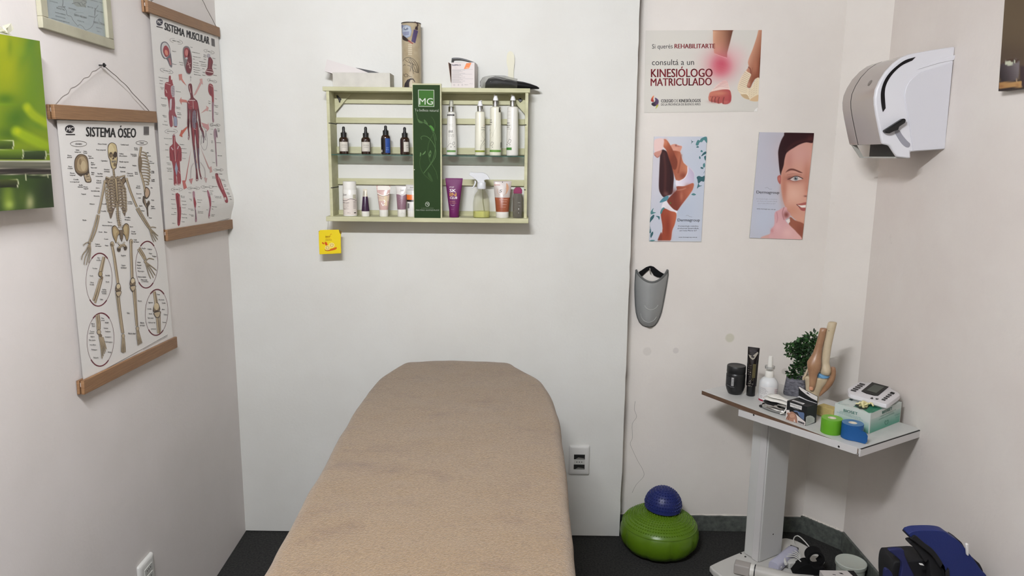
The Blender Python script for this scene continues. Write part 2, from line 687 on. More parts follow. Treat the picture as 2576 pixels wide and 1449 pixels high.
# slanted corner between the bay and the right wall
c0, c1 = Vector((1.237, REC, 0)), Vector((1.35, -0.07, 0))
mb = MB()
o2 = Vector((0.12, 0.12, 0))
mb.add([c0, c1, c1 + o2, c0 + o2] + [p + Vector((0, 0, ZC)) for p in (c0, c1, c1 + o2, c0 + o2)],
       [(3, 2, 1, 0), (4, 5, 6, 7), (0, 1, 5, 4), (1, 2, 6, 5), (2, 3, 7, 6), (3, 0, 4, 7)], m_wall)
struct(mb.build('wall_corner', smooth=0))
mb = MB().box(1.35, 1.45, -4.3, -0.07, 0, ZC, m_wall_r)
struct(mb.build('wall_right', smooth=0))
mb = MB()
a, b = LW0 + LU * -0.06, LW0 + LU * 4.4
t = LN * -0.1
mb.add([a, b, b + t, a + t] + [p + Vector((0, 0, ZC)) for p in (a, b, b + t, a + t)],
       [(3, 2, 1, 0), (4, 5, 6, 7), (0, 1, 5, 4), (1, 2, 6, 5), (2, 3, 7, 6), (3, 0, 4, 7)], m_wall_l)
struct(mb.build('wall_left', smooth=0))
struct(MB().box(-1.2, 1.5, -4.4, -4.3, 0, ZC, m_front).build('wall_front', smooth=0))
struct(MB().box(-1.4, 1.5, -4.4, 0.2, -0.1, 0, m_floor).build('floor', smooth=0))
struct(MB().box(-1.4, 1.5, -4.4, 0.2, ZC, ZC + 0.1, m_ceil).build('ceiling', smooth=0))
# terrazzo skirting in the bay, along the slanted corner and the right wall
struct(MB().box(PANR + 0.002, 1.2335, REC - 0.010, REC, 0, 0.070, m_base).build('baseboard_back', smooth=0, bevel=0.002))
mb = MB()
d = (c1 - c0).normalized()
nr = Vector((d.y, -d.x, 0)) * -1
nr = nr if nr.dot(CAM - c0) > 0 else -nr
q = [c0 - d * 0.0, c1 + d * 0.0, c1 + nr * 0.010 - Vector((0.0, 0.004, 0)), c0 + nr * 0.010 - Vector((0.004, 0, 0))]
mb.add(q + [p + Vector((0, 0, 0.076)) for p in q], [(3, 2, 1, 0), (4, 5, 6, 7), (0, 1, 5, 4), (1, 2, 6, 5), (2, 3, 7, 6), (3, 0, 4, 7)], m_base)
struct(mb.build('baseboard_corner', smooth=0))
struct(MB().box(1.340, 1.35, -4.3, -0.078, 0, 0.082, m_base).build('baseboard_right', smooth=0, bevel=0.002))

rnd = random.Random(12)
m_flake = mat('flaking_plaster', (214, 208, 198), 0.8, bump=0.7, bscale=60)
def flakes(a, b, nr_, zz, nm):
 mb = MB()
 n = 40
 up, lo = [], []
 for i in range(n + 1):
  p = a.lerp(b, i / n)
  h = rnd.uniform(0.002, 0.009)
  up.append(p + Vector((0, 0, zz + h)) + nr_ * 0.0006)
  lo.append(p + Vector((0, 0, zz)) + nr_ * rnd.uniform(0.002, 0.006))
 mb.add(up + lo, [(i, i + 1, n + 2 + i, n + 1 + i) for i in range(n)], m_flake)
 struct(mb.build(nm, smooth=0))
flakes(Vector((PANR + 0.01, REC, 0)), Vector((1.23, REC, 0)), Vector((0, -1, 0)), 0.0702, 'trim_2')
flakes(c0, c1, nr, 0.0762, 'trim_3')
# the fluorescent batten on the ceiling behind the picture's top edge
lt = thing('ceiling_light', 'white fluorescent batten on the ceiling behind the camera', 'light', (LAMP_AT[0], LAMP_AT[1], ZC))
m_white = mat('white_enamel', (230, 230, 228), 0.35)
MB().box(-LAMP_LEN / 2 - 0.04, LAMP_LEN / 2 + 0.04, -0.03, 0.03, -0.06, 0, m_white).build('housing', lt, bevel=0.004)
zt_ = LAMP_AT[2] - ZC
for sx in (-1, 1):
 MB().box(sx * (LAMP_LEN / 2 + 0.012) - 0.012, sx * (LAMP_LEN / 2 + 0.012) + 0.012, -0.015, 0.015, zt_ - 0.02, -0.06, m_white).build('lamp_holder', lt, bevel=0.002)
m_tube = mat('lit_tube', (247, 249, 255), 0.5, emit=LAMP_POWER)
MB().tube([(-LAMP_LEN / 2, 0, zt_), (LAMP_LEN / 2, 0, zt_)], 0.014, m_tube, 12).build('tube', lt)

# ================================================================== left wall: charts, frame, canvas
def wallL(u, z, off=0.0):
 return LW0 + LU * u + LN * off + Vector((0, 0, z))
def uvL(px, py, off=0.0):
 p = onL(px, py, off)
 return (p - LW0).dot(LU), p.z

m_oak = mat('oak_batten', (146, 110, 76), 0.55, var=0.35, vscale=6, stretch=(2, 2, 60), rgb2=(122, 88, 58))
m_paper = mat('chart_paper', (222, 219, 214), 0.5, spec=0.4)
m_cord = mat('grey_cord', (120, 112, 106), 0.8)
m_steel = mat('bright_steel', (190, 190, 188), 0.25, metal=1.0)
m_black = mat('black_plastic', (16, 16, 17), 0.35)

def batten(o, uv0, uv1, h, nm):
 """two glued oak strips with the sheet's slot between them, from uv0 to uv1 (lower edges)"""
 a, b = Vector((uv0[0], uv0[1])), Vector((uv1[0], uv1[1]))
 d = (b - a)
 L = d.length
 d /= L
 e = Vector((-d.y, d.x))
 if e.y < 0:
  e = -e
 mb = MB()
 for o0, o1 in ((0.002, 0.009), (0.0125, 0.021)):
  mb.prism([tuple(a), tuple(b), tuple(b + e * h), tuple(a + e * h)], lambda u, v, q: wallL(u, v, q), o0, o1, m_oak)
 q = e * (h * 0.5)
 mb.prism([tuple(a + q + d * 0.004), tuple(b + q - d * 0.004), tuple(b + e * h * 0.8 - d * 0.004), tuple(a + e * h * 0.8 + d * 0.004)],
             lambda u, v, q_: wallL(u, v, q_), 0.009, 0.0125, m_paper)
 return mb.build(nm, o, world=True, bevel=0.0012)

def chart(name, label, sheet_px, top_px, bot_px, hook_px, hookvis, art_fn, eyes, curl=None):
 """sheet_px TL TR BR BL; battens given by their lower edges in the photo"""
 off = 0.011
 c = [onL(*p, off) for p in sheet_px]
 mid = (c[2] + c[3]) / 2
 t = thing(name, label, 'poster', mid)
 lo = [uvL(*p, 0.016) for p in top_px]
 bo = [uvL(*p, 0.016) for p in bot_px]
 batten(t, lo[0], lo[1], 0.034, 'top_batten')
 batten(t, bo[0], bo[1], 0.036, 'bottom_batten')
 mb = MB()
 nu, nv = 14, 60
 TL, TR, BR, BL = c
 def pt(i, j, e):
  u, v = i / nu, j / nv
  p = (TL * (1 - u) + TR * u) * (1 - v) + (BL * (1 - u) + BR * u) * v
  return p + LN * e
 for e, fl in ((0.0, 0), (-0.0006, 1)):
  vs = [pt(i, j, e) for j in range(nv + 1) for i in range(nu + 1)]
  fs = []
  for j in range(nv):
   for i in range(nu):
    f = (j * (nu + 1) + i, (j + 1) * (nu + 1) + i, (j + 1) * (nu + 1) + i + 1, j * (nu + 1) + i + 1)
    fs.append(f[::-1] if fl else f)
  mb.add(vs, fs, m_paper)
 def conv(px, py, h):
  p = onL(px, py, off)
  return p + LN * (0.0004 + h)
 art = Art(conv, step=0.00012)
 art_fn(art)
 merge_art(mb, art)
 sh = mb.build('sheet', t, world=True, smooth=0)
 if curl:                        # the sheet bellies out: cut it finely, then bend it
  import bmesh
  bm = bmesh.new()
  bm.from_mesh(sh.data)
  base = Vector(XF[t.name].translation)
  for z in np.arange(1.33, 1.53, 0.008):
   bmesh.ops.bisect_plane(bm, geom=bm.verts[:] + bm.edges[:] + bm.faces[:], plane_co=Vector((0, 0, z)) - base, plane_no=(0, 0, 1))
  for v in bm.verts:
   v.co += LN * curl(v.co + base)
  bm.to_mesh(sh.data)
  bm.free()
 # cord from the two eyelets up over the nail
 hk = onL(*hook_px, 0.012)
 pts = []
 for k, (ex, ey) in enumerate(eyes):
  p = onL(ex, ey, 0.014)
  MB().tube([p + Vector((0, 0, 0.006)) + Vector((0, 0.0035 * cos(a), 0.0035 * sin(a))) for a in (2 * pi * j / 10 for j in range(10))],
                  0.0009, m_steel, 6, closed=True).build('eyelet', t, world=True)
  pts.append(p + Vector((0, 0, 0.006)))
 rnd = random.Random(5)
 def leg(p, q, wob):
  out = []
  for j in range(13):
   s = j / 12
   x = p.lerp(q, s)
   w = sin(pi * s)
   out.append(x + LU * (rnd.uniform(-1, 1) * wob * w) + Vector((0, 0, rnd.uniform(-1, 1) * wob * w + 0.006 * w)))
  return [Vector(v) for v in smooth_pts([tuple(v) for v in out], 3, False)]
 path = leg(pts[0], hk, 0.0045) + leg(hk, pts[1], 0.0022)[1:]
 MB().tube(path, 0.0011, m_cord, 6).build('cord', t, world=True)
 if hookvis:
  n = thing('wall_nail', 'small black nail holding the cord of the skeleton chart', 'nail', hk)
  MB().lathe([(0.0035, 0), (0.0058, 0.001), (0.0058, 0.003), (0.003, 0.005), (0.002, 0.007)], m_black, 12,
                   Matrix.Rotation(pi / 2, 4, 'Y')).build('head', n)
  MB().lathe([(0.0016, -0.013), (0.0016, 0.001)], m_black, 8, Matrix.Rotation(pi / 2, 4, 'Y')).build('shank', n)
 return t

BN, BO, BD = (186, 169, 140), (80, 67, 56), (124, 106, 84)       # bone, its outline, its shade
def bone(a, pts, w, w1=None, sm=4, ends=0):
 w1 = w if w1 is None else w1
 a.line(pts, w + 3.0, BO, sm, w1=w1 + 3.0)
 a.up()
 a.line(pts, w, BN, sm, w1=w1)
 if ends:
  for p, q in ((pts[0], w), (pts[-1], w1)):
   a.ell(p[0], p[1], q * ends, q * ends * 0.9, BO)
   a.up().ell(p[0], p[1], q * ends - 1.5, q * ends * 0.9 - 1.5, BN)
   a.L -= 1
 a.up().line([(x + w * 0.22, y) for x, y in pts], w * 0.28, BD, sm, w1=w1 * 0.28)
 a.L -= 2

TK = (58, 54, 52)
def labels(a, lst, h=12):
 """words set at (x, y of the middle, width), right where the chart carries them"""
 for s, x, y, w in lst:
  a.text(s, x - w / 2, y + h / 2 + 0.05 * w, w, h, TK, slope=SLOPE[0], bold=0.06, res=1)
SLOPE = [0.05]

def hand(a, wx, wy, fingers, th):
 for p in fingers:
  bone(a, [(wx, wy)] + p, 7, 4, 3)
 bone(a, [(wx, wy), th[0], th[1]], 7, 4, 2)
 a.up(3).ell(wx, wy, 13, 15, BO).up().ell(wx, wy, 11, 13, BN)
 a.up().line([(wx - 7, wy - 4), (wx + 6, wy + 3)], 2, BO).line([(wx - 5, wy + 6), (wx + 7, wy - 6)], 2, BO)
 a.L -= 5

def skeleton(a):
 A = (120, 260, 3.8118)
 B = (120, 620, 3.7147)
 a.crop(*A)
 SLOPE[0] = 0.03
 # publisher's mark, title, barcode
 a.ell(210, 246, 46, 39, (24, 20, 26)).up().text('MC', 176, 268, 64, 40, (225, 222, 218), 0.02, bold=0.05, lean=0.2)
 a.rect(170, 294, 260, 304, (30, 26, 30))
 a.text('SISTEMA', 367, 316, 282, 92, (26, 23, 26), 0.038, bold=0.055)
 a.text('ÓSEO', 672, 328, 172, 92, (26, 23, 26), 0.0, bold=0.055)
 a.rect(918, 222, 970, 304, (120, 116, 114))
 a.up()
 for i in range(7):
  a.rect(922 + i * 6.6, 226, 925.5 + i * 6.6, 292, (62, 58, 58))
 a.L = 1
 for cx, cy, rx, ry, s, w in ((294, 388, 78, 27, 'CRANEO', 64), (900, 379, 55, 20, 'TÓRAX', 40)):
  a.ring(cx, cy, rx, ry, 4, (96, 88, 84))
  a.text(s, cx - w / 2, cy + 9, w, 17, TK, 0.02, bold=0.03)
 labels(a, [('Hueso frontal', 521, 384, 82), ('Fosa temporal', 509, 440, 88), ('Cavidad nasal', 735, 391, 76), ('Lámina', 284, 444, 34),
               ('temporal', 286, 462, 60), ('Sutura', 358, 457, 32), ('frontal', 358, 473, 36), ('Hueso', 207, 496, 38), ('parietal', 208, 513, 44),
               ('Hueso', 403, 503, 32), ('esfenoides', 414, 520, 50), ('Orificio', 706, 481, 42), ('infraorbitario', 722, 499, 76),
               ('Maxilar superior', 731, 554, 90), ('Cigomático', 541, 546, 62), ('Hueso', 428, 566, 28), ('lagrimal', 433, 583, 36),
               ('Hueso nasal', 440, 612, 56), ('Hueso', 214, 602, 36), ('occipital', 212, 619, 48), ('Mandíbula', 716, 609, 60), ('Clavícula', 718, 650, 50),
               ('Vértebras', 564, 630, 54), ('cervicales', 566, 649, 56), ('Hueso', 234, 665, 44), ('temporal', 236, 684, 52), ('Maxilar', 432, 662, 30), ('inferior', 430, 679, 24),
               ('Apófisis', 500, 670, 50), ('coracoides', 492, 693, 70), ('Cóndilo', 270, 726, 52), ('occipital', 256, 746, 88), ('Cabeza', 488, 737, 46), ('humeral', 488, 757, 46),
               ('Apófisis', 316, 780, 38), ('mastoides', 312, 797, 50), ('Proceso', 362, 797, 38), ('temporal', 364, 814, 44), ('Surco', 478, 808, 36),
               ('intertubercular', 456, 834, 84), ('Temporal', 341, 866, 44), ('Esternón', 468, 884, 54), ('Húmero', 424, 961, 48), ('Costilla', 543, 961, 50), ('Costilla', 534, 1029, 50),
               ('Radio', 352, 1117, 36), ('Discos', 596, 1136, 40), ('intervertebrales', 570, 1164, 94), ('Cóccix', 503, 1230, 38), ('Ilion', 554, 1232, 28), ('Coxis', 558, 1298, 40),
               ('Isquion', 476, 1346, 44), ('del cuerpo', 484, 1364, 58), ('Pubis', 564, 1361, 32), ('Sacro', 802, 1180, 32), ('Cresta', 818, 1226, 40), ('femoral', 822, 1246, 44),
               ('Cuello', 838, 1306, 32), ('del fémur', 848, 1325, 52), ('Costillas', 764, 1090, 56), ('flotantes', 764, 1112, 52), ('Cartílago', 786, 940, 46), ('costal', 788, 958, 44),
               ('Clavícula', 786, 668, 58), ('y escápula', 790, 688, 58), ('Vértebra', 844, 426, 36), ('cervical', 846, 441, 34), ('Espina de la', 822, 484, 54), ('escápula', 830, 499, 44),
               ('Costilla', 950, 470, 34), ('primera', 970, 500, 34), ('Arco', 988, 554, 26), ('costal', 996, 570, 44), ('Omóplato', 830, 593, 40), ('Borde', 848, 660, 26), ('lateral', 850, 675, 26),
               ('Cartílago', 1004, 648, 32), ('costal', 1004, 662, 30), ('Costilla', 1008, 729, 32), ('flotante', 1010, 743, 32), ('Cresta', 868, 790, 34), ('ilíaca', 866, 806, 42),
               ('Ilion', 996, 808, 18), ('Sacro', 872, 862, 52), ('Coxis', 878, 903, 26), ('Pubis', 1006, 926, 26), ('Isquion', 892, 980, 30), ('Hueso', 912, 1027, 30), ('Rama', 1006, 986, 30), ('púbica', 1010, 1004, 38), ('Fémur', 984, 1096, 28)], 13)
 # skull from the side
 a.L = 2
 a.poly([(252, 600), (258, 535), (290, 492), (335, 488), (372, 510), (388, 560), (392, 620), (400, 680), (416, 730), (410, 756), (370, 758), (352, 735), (340, 690), (318, 700), (285, 680), (262, 650)], BO, 4)
 a.up().poly([(258, 600), (264, 540), (294, 498), (333, 494), (366, 515), (382, 562), (386, 620), (370, 660), (330, 672), (290, 668), (268, 645)], (128, 108, 82), 4)
 a.up().poly([(278, 600), (285, 545), (312, 512), (345, 516), (370, 560), (376, 615), (360, 650), (320, 655), (290, 640)], (168, 148, 116), 4)
 a.up().ell(338, 600, 24, 48, (190, 172, 138)).ell(308, 560, 12, 30, (140, 120, 92))
 a.poly([(345, 690), (395, 670), (410, 735), (404, 750), (372, 752), (358, 730)], (178, 160, 132))
 a.up().line([(362, 706), (392, 700)], 5, BO).line([(370, 730), (404, 728)], 3, BO).ell(372, 680, 9, 12, BO)
 # skull from the front
 a.L = 2
 a.poly([(572, 440), (578, 400), (600, 378), (628, 378), (654, 398), (664, 440), (666, 500), (668, 545), (660, 600), (650, 628), (615, 628), (600, 590), (592, 545), (578, 510)], BO, 4)
 a.up().poly([(576, 440), (584, 402), (602, 383), (626, 383), (650, 402), (659, 440), (660, 500), (660, 545), (652, 600), (644, 622), (620, 622), (606, 590), (598, 545), (584, 508)], (198, 180, 136), 4)
 a.up().poly([(604, 390), (580, 430), (584, 470), (600, 462), (640, 458)], (214, 198, 154), 3)
 a.ell(603, 494, 17, 26, (88, 74, 58)).ell(645, 492, 17, 30, (64, 48, 38))
 a.up().ell(605, 500, 9, 17, (138, 118, 90))
 a.poly([(626, 480), (636, 505), (634, 535), (616, 540), (620, 505)], (74, 58, 46)).up().line([(600, 532), (626, 512)], 8, (190, 172, 132))
 a.poly([(606, 548), (650, 545), (654, 566), (610, 570)], (150, 140, 122)).line([(610, 560), (652, 556)], 3, BO)
 a.ell(640, 588, 14, 18, (120, 102, 80))
 # spine
 a.L = 2
 bone(a, [(626, 622), (636, 700), (654, 820), (666, 980), (672, 1090), (690, 1180)], 17, 22)
 a.L = 6
 for i in range(34):
  t = i / 33
  x = np.interp(632 + 560 * t, [632, 700, 820, 980, 1090, 1190], [627, 636, 654, 666, 673, 692])
  y = 632 + 560 * t
  a.line([(x - 12, y - 2), (x + 12, y + 2)], 3, BO)
  if t > 0.7:
   a.line([(x - 24, y - 4), (x - 10, y)], 4, BD).line([(x + 10, y), (x + 24, y - 3)], 4, BD)
 # chest from the side
 a.L = 2
 bone(a, [(894, 416), (884, 480), (876, 560), (884, 640), (906, 720), (924, 790), (930, 850)], 20, 16)
 for i in range(11):
  y = 466 + i * 28
  x0 = 890 + max(0, i - 6) * 6 - (8 if 2 < i < 6 else 0)
  x1 = 922 + 56 * sin(min(1.0, (i + 2) / 8.0) * pi / 2) - max(0, i - 8) * 6
  a.L = 4
  bone(a, [(x0, y), (x0 + (x1 - x0) * 0.55, y + 2), (x1, y + 22), (x1 - 6, y + 34), (x1 - 30, y + 30)], 6.5, 6, 3)
 a.L = 8
 a.poly([(866, 540), (884, 500), (902, 560), (892, 640), (876, 660)], BD, 3)
 a.L = 3
 a.poly([(936, 802), (968, 818), (980, 860), (966, 900), (940, 916), (922, 870)], BO, 3).poly([(912, 890), (930, 900), (944, 960), (966, 930), (978, 960), (960, 1000), (964, 1080), (952, 1078), (944, 1010), (922, 970), (908, 940)], BO, 3)
 a.up().poly([(940, 812), (964, 826), (972, 860), (958, 894), (942, 902), (930, 868)], (186, 158, 132), 3).poly([(924, 910), (936, 960), (948, 1000), (930, 970)], (172, 150, 126), 3).line([(952, 950), (964, 940)], 8, BD)
 # rib cage
 a.L = 2
 a.poly([(596, 730), (690, 722), (736, 790), (752, 900), (748, 1010), (736, 1084), (700, 1000), (672, 985), (640, 1010), (606, 1104), (586, 1060), (572, 940), (576, 800)], (112, 96, 82), 4)
 a.up()
 for s in (-1, 1):
  for i in range(10):
   y = 742 + i * 27
   cx = 640 + (y - 715) * 0.085
   a.ell(cx + s * (34 + 3 * (i % 2)), y + 12, 13, 6, (206, 198, 186), 10, rot=-s * 0.35 if i > 3 else 0.1)
   if i > 2:
    a.ell(cx + s * 72, y + 10, 9, 6, (206, 198, 186), 10, rot=s * 0.6)
 a.L = 4
 for s in (-1, 1):
  for i in range(11):
   a.L = 4
   y = 715 + i * 27
   cx = 640 + (y - 715) * 0.085
   wd = (52 + 46 * min(1, i / 3.0)) * (1 - 0.018 * max(0, i - 6)) * (1 if s > 0 else 1.0)
   dr = 26 + 4.0 * i
   p = [(cx + s * 8, y), (cx + s * wd * 0.55, y - 14 + i * 1.2), (cx + s * wd * 0.98, y + 18), (cx + s * wd * 0.93, y + 18 + dr * 0.55), (cx + s * wd * 0.55, y + 26 + dr * 0.5)]
   if i < 8:
    p.append((cx + s * 12, y + 26 + dr * 0.15))
   bone(a, p, 6.5, 6.5, 4)
 a.L = 7
 a.poly([(634, 716), (660, 714), (664, 800), (672, 930), (664, 965), (654, 930), (646, 800)], BO).up().poly([(638, 722), (656, 720), (660, 800), (667, 925), (663, 950), (658, 925), (650, 800)], (182, 162, 128))
 # collar bones and shoulder blades
 bone(a, [(642, 718), (600, 722), (552, 706)], 10, 12)
 bone(a, [(652, 716), (694, 704), (738, 692)], 10, 12)
 a.L = 3
 a.poly([(552, 708), (548, 760), (586, 800), (600, 740)], BO).poly([(738, 694), (748, 748), (716, 792), (700, 730)], BO)
 a.up().poly([(556, 716), (555, 755), (582, 785), (592, 742)], BD).poly([(734, 704), (740, 745), (716, 778), (706, 734)], BD)
 # arms
 a.L = 8
 bone(a, [(544, 748), (520, 880), (486, 1048)], 20, 17, ends=0.7)
 bone(a, [(752, 726), (792, 850), (848, 985)], 20, 17, ends=0.7)
 bone(a, [(472, 1066), (440, 1190), (396, 1318)], 13, 11)
 bone(a, [(488, 1072), (462, 1200), (414, 1322)], 13, 11)
 bone(a, [(846, 1008), (900, 1100), (962, 1192)], 13, 11)
 bone(a, [(866, 1000), (916, 1090), (974, 1184)], 13, 11)
 a.L = 11
 hand(a, 396, 1330, [[(366, 1400), (330, 1450), (318, 1500)], [(380, 1410), (352, 1480), (342, 1545)], [(394, 1410), (376, 1490), (364, 1550)], [(406, 1400), (396, 1480), (386, 1530)]], ((362, 1338), (332, 1362)))
 hand(a, 972, 1196, [[(984, 1250), (1000, 1300), (1012, 1330)], [(996, 1250), (1020, 1300), (1032, 1322)], [(1006, 1240), (1036, 1285), (1050, 1306)], [(1008, 1228), (1040, 1260), (1054, 1270)]], ((1000, 1184), (1034, 1192)))
 # pelvis
 a.L = 8
 for pts in ([(612, 1190), (640, 1170), (668, 1200), (690, 1240), (668, 1270), (652, 1340), (640, 1320), (616, 1262)], [(772, 1165), (744, 1150), (716, 1180), (712, 1240), (734, 1268), (752, 1320), (768, 1300), (778, 1220)]):
  a.poly(pts, (70, 56, 44), 4)
  cx = sum(p[0] for p in pts) / len(pts); cy = sum(p[1] for p in pts) / len(pts)
  a.up().poly([(cx + (x - cx) * 0.86, cy + (y - cy) * 0.9) for x, y in pts], (164, 142, 104), 4)
  a.up().poly([(cx + (x - cx) * 0.5 - 6, cy - 14 + (y - cy) * 0.5) for x, y in pts], (188, 168, 128), 4)
  a.L -= 2
 a.L = 11
 a.poly([(676, 1215), (722, 1210), (716, 1290), (704, 1330), (688, 1290)], BO).up().poly([(681, 1220), (717, 1216), (712, 1285), (703, 1315), (691, 1285)], BD)
 a.up()
 for i in range(5):
  a.line([(684 + i, 1232 + i * 16), (716 - i, 1230 + i * 16)], 3, BO)
 a.L = 11
 a.ring(700, 1306, 36, 52, 13, BO, a0=25, a1=155).up().ring(700, 1306, 36, 52, 9, (206, 196, 176), a0=25, a1=155)
 bone(a, [(672, 1390), (694, 1368), (706, 1362), (724, 1358), (742, 1378)], 20, 20)
 a.L = 12
 a.ell(676, 1398, 18, 24, BO).ell(738, 1384, 17, 24, BO).up().ell(676, 1396, 9, 14, (70, 56, 46)).ell(738, 1384, 9, 14, (70, 56, 46))
 # thigh bones, shins, feet
 a.L = 8
 a.crop(*B)
 bone(a, [(592, -26), (612, 60), (640, 250), (654, 350)], 22, 24)
 bone(a, [(774, -52), (776, 60), (782, 200), (786, 306)], 22, 24)
 a.ell(598, -22, 19, 26, BO).ell(776, -46, 17, 24, BO).up().ell(598, -22, 16, 23, BN).ell(776, -46, 14, 21, BN)
 a.L = 12
 for cx, cy in ((652, 382), (788, 330)):
  a.poly([(cx - 24, cy - 6), (cx - 8, cy - 38), (cx + 14, cy - 36), (cx + 26, cy - 4), (cx + 22, cy + 34), (cx - 24, cy + 34)], BO, 4)
  a.up().ell(cx + 2, cy - 8, 18, 24, (208, 192, 158)).ell(cx - 12, cy + 20, 12, 12, BD).ell(cx + 14, cy + 18, 12, 13, BD)
  a.poly([(cx - 22, cy + 42), (cx + 28, cy + 34), (cx + 26, cy + 62), (cx + 10, cy + 90), (cx - 8, cy + 88), (cx - 22, cy + 64)], BO, 3)
  a.up().poly([(cx - 18, cy + 46), (cx + 24, cy + 39), (cx + 22, cy + 60), (cx + 8, cy + 84), (cx - 4, cy + 82), (cx - 17, cy + 62)], BN, 3)
  a.L -= 2
 a.L = 8
 bone(a, [(638, 450), (660, 620), (690, 810)], 9, 10)
 bone(a, [(656, 446), (676, 620), (702, 808)], 18, 17)
 bone(a, [(816, 394), (824, 560), (836, 742)], 9, 10)
 bone(a, [(798, 394), (812, 560), (828, 742)], 18, 17)
 for fx, fy, w in ((700, 836, 1.0), (834, 766, 1.0)):
  a.L = 11
  s = 1 if fx < 800 else 1
  a.ell(fx, fy, 16, 20, BO).up().ell(fx, fy, 13, 17, BN)
  for i in range(5):
   dx = -16 + i * 9 + (10 if fx > 800 else 0)
   bone(a, [(fx - 8 + i * 4, fy + 16), (fx + dx * 0.9 + (4 if fx > 800 else 0), fy + 100), (fx + dx + (12 if fx > 800 else 0), fy + 158 - (i * 6 if fx > 800 else abs(i - 2) * 4))], 7, 5, 3)
 labels(a, [('Isquion', 702, 80, 44), ('Cuerpo', 702, 172, 40), ('del fémur', 704, 194, 56), ('Tibia', 746, 620, 26), ('Peroné', 856, 506, 34), ('Maléolo', 878, 710, 36), ('peroneo', 880, 732, 46), ('Maléolo tibial', 780, 808, 66)], 14)
 # round details
 RG = (112, 36, 52)
 for cx, cy, rx, ry in ((478, 310, 122, 247), (492, 870, 126, 248), (924, 170, 104, 218), (1016, 616, 106, 214)):
  a.L = 1
  a.ring(cx, cy, rx, ry, 3.5, (120, 92, 92), rot=0.04)
  a.ring(cx, cy, rx, ry, 11, RG, a0=232, a1=306, rot=0.04).ring(cx, cy, rx, ry, 10, RG, a0=50, a1=130, rot=0.04)
 a.L = 3
 bone(a, [(524, 96), (506, 180), (494, 236)], 26, 34)
 bone(a, [(488, 300), (452, 420), (424, 506)], 18, 16)
 bone(a, [(504, 300), (470, 430), (440, 528)], 18, 16)
 a.L = 7
 a.ell(488, 258, 20, 28, BO).up().ell(488, 256, 15, 22, (170, 150, 110)).ell(502, 292, 12, 16, BD)
 a.L = 3
 bone(a, [(842, 24), (878, 80), (906, 124)], 15, 15)
 bone(a, [(854, 8), (896, 76), (914, 118)], 13, 13)
 a.L = 6
 hand(a, 908, 142, [[(930, 220), (946, 268), (960, 300)], [(944, 210), (972, 262), (984, 292)], [(954, 196), (986, 244), (1002, 270)], [(958, 178), (994, 206), (1012, 222)]], ((944, 110), (990, 122)))
 a.L = 3
 bone(a, [(994, 420), (1006, 490), (1014, 540)], 24, 34)
 a.L = 7
 a.poly([(982, 580), (998, 536), (1026, 526), (1044, 564), (1042, 600), (986, 612)], BO, 4).up().ell(1012, 562, 24, 34, (206, 188, 152)).ell(996, 592, 10, 14, BD).ell(1032, 588, 10, 14, BD)
 a.poly([(988, 618), (1050, 606), (1048, 640), (1034, 664), (1010, 666), (992, 644)], BO, 3).up().poly([(994, 622), (1044, 612), (1042, 638), (1030, 658), (1012, 660), (998, 642)], BN, 3)
 a.L = 3
 bone(a, [(1022, 664), (1028, 740), (1034, 812)], 24, 20)
 bone(a, [(1046, 640), (1048, 730), (1050, 806)], 9, 9)
 bone(a, [(452, 640), (462, 720), (466, 780)], 14, 20)
 bone(a, [(472, 632), (482, 720), (480, 776)], 16, 22)
 a.L = 7
 a.ell(474, 800, 20, 24, BO).up().ell(474, 800, 16, 20, BN).ell(488, 836, 16, 20, BD)
 for i in range(5):
  bone(a, [(478 + i * 8, 846), (492 + i * 11, 930), (504 + i * 10, 1046 - i * 22)], 9, 6, 3)
 labels(a, [('Eje', 474, 104, 24), ('condíleo', 472, 124, 46), ('Tróclea', 436, 202, 46), ('Codo', 404, 271, 34), ('Epicóndilo', 556, 266, 42), ('Cabeza', 408, 332, 36), ('del radio', 408, 352, 40), ('Radio', 556, 328, 32),
               ('Apófisis', 524, 400, 36), ('coronoides', 522, 418, 50), ('del cúbito', 526, 436, 42), ('Cúbito', 498, 492, 32), ('Tibia', 508, 668, 28), ('peroné', 512, 688, 30), ('Astrágalo', 548, 708, 34), ('Maléolo', 420, 720, 32), ('lateral', 424, 740, 24),
               ('Tarso', 410, 790, 44), ('posterior', 408, 806, 44), ('Calcáneo', 414, 838, 40), ('Hueso cuboides', 412, 870, 60), ('Escafoides', 540, 760, 40), ('Cuneiformes', 556, 790, 52), ('metatarso', 560, 840, 60), ('Falanges', 564, 886, 72), ('medias', 418, 914, 56), ('Falanges', 430, 960, 52), ('distales', 574, 984, 34), ('Dedo gordo', 446, 1034, 46),
               ('Radio', 894, 14, 38), ('Cúbito', 950, 22, 44), ('Carpo', 958, 62, 30), ('Pulgar', 994, 88, 38), ('Semilunar', 848, 144, 36), ('Piramidal', 850, 172, 40), ('Ganchoso', 850, 198, 38), ('Metacarpo', 868, 226, 60), ('Falanges proximales', 876, 278, 80), ('Falanges medias', 896, 306, 60), ('y distales', 906, 322, 62),
               ('Fémur', 1032, 446, 26), ('Rótula', 1060, 494, 50), ('Cóndilo', 1080, 526, 36), ('Menisco', 1078, 586, 26), ('Tibia', 1096, 634, 36), ('Ligamento', 958, 520, 44), ('Cóndilo', 946, 580, 42), ('lateral', 956, 626, 28), ('Tuberosidad', 956, 664, 54), ('Cabeza del', 968, 706, 66), ('peroné', 986, 766, 46), ('Cresta', 1084, 706, 32)], 12)
 a.L = 1
 a.line([(415, 1215), (560, 1136), (800, 1005), (1120, 826)], 3.2, (84, 78, 76)).line([(890, 964), (1118, 840)], 2.4, (110, 104, 100))

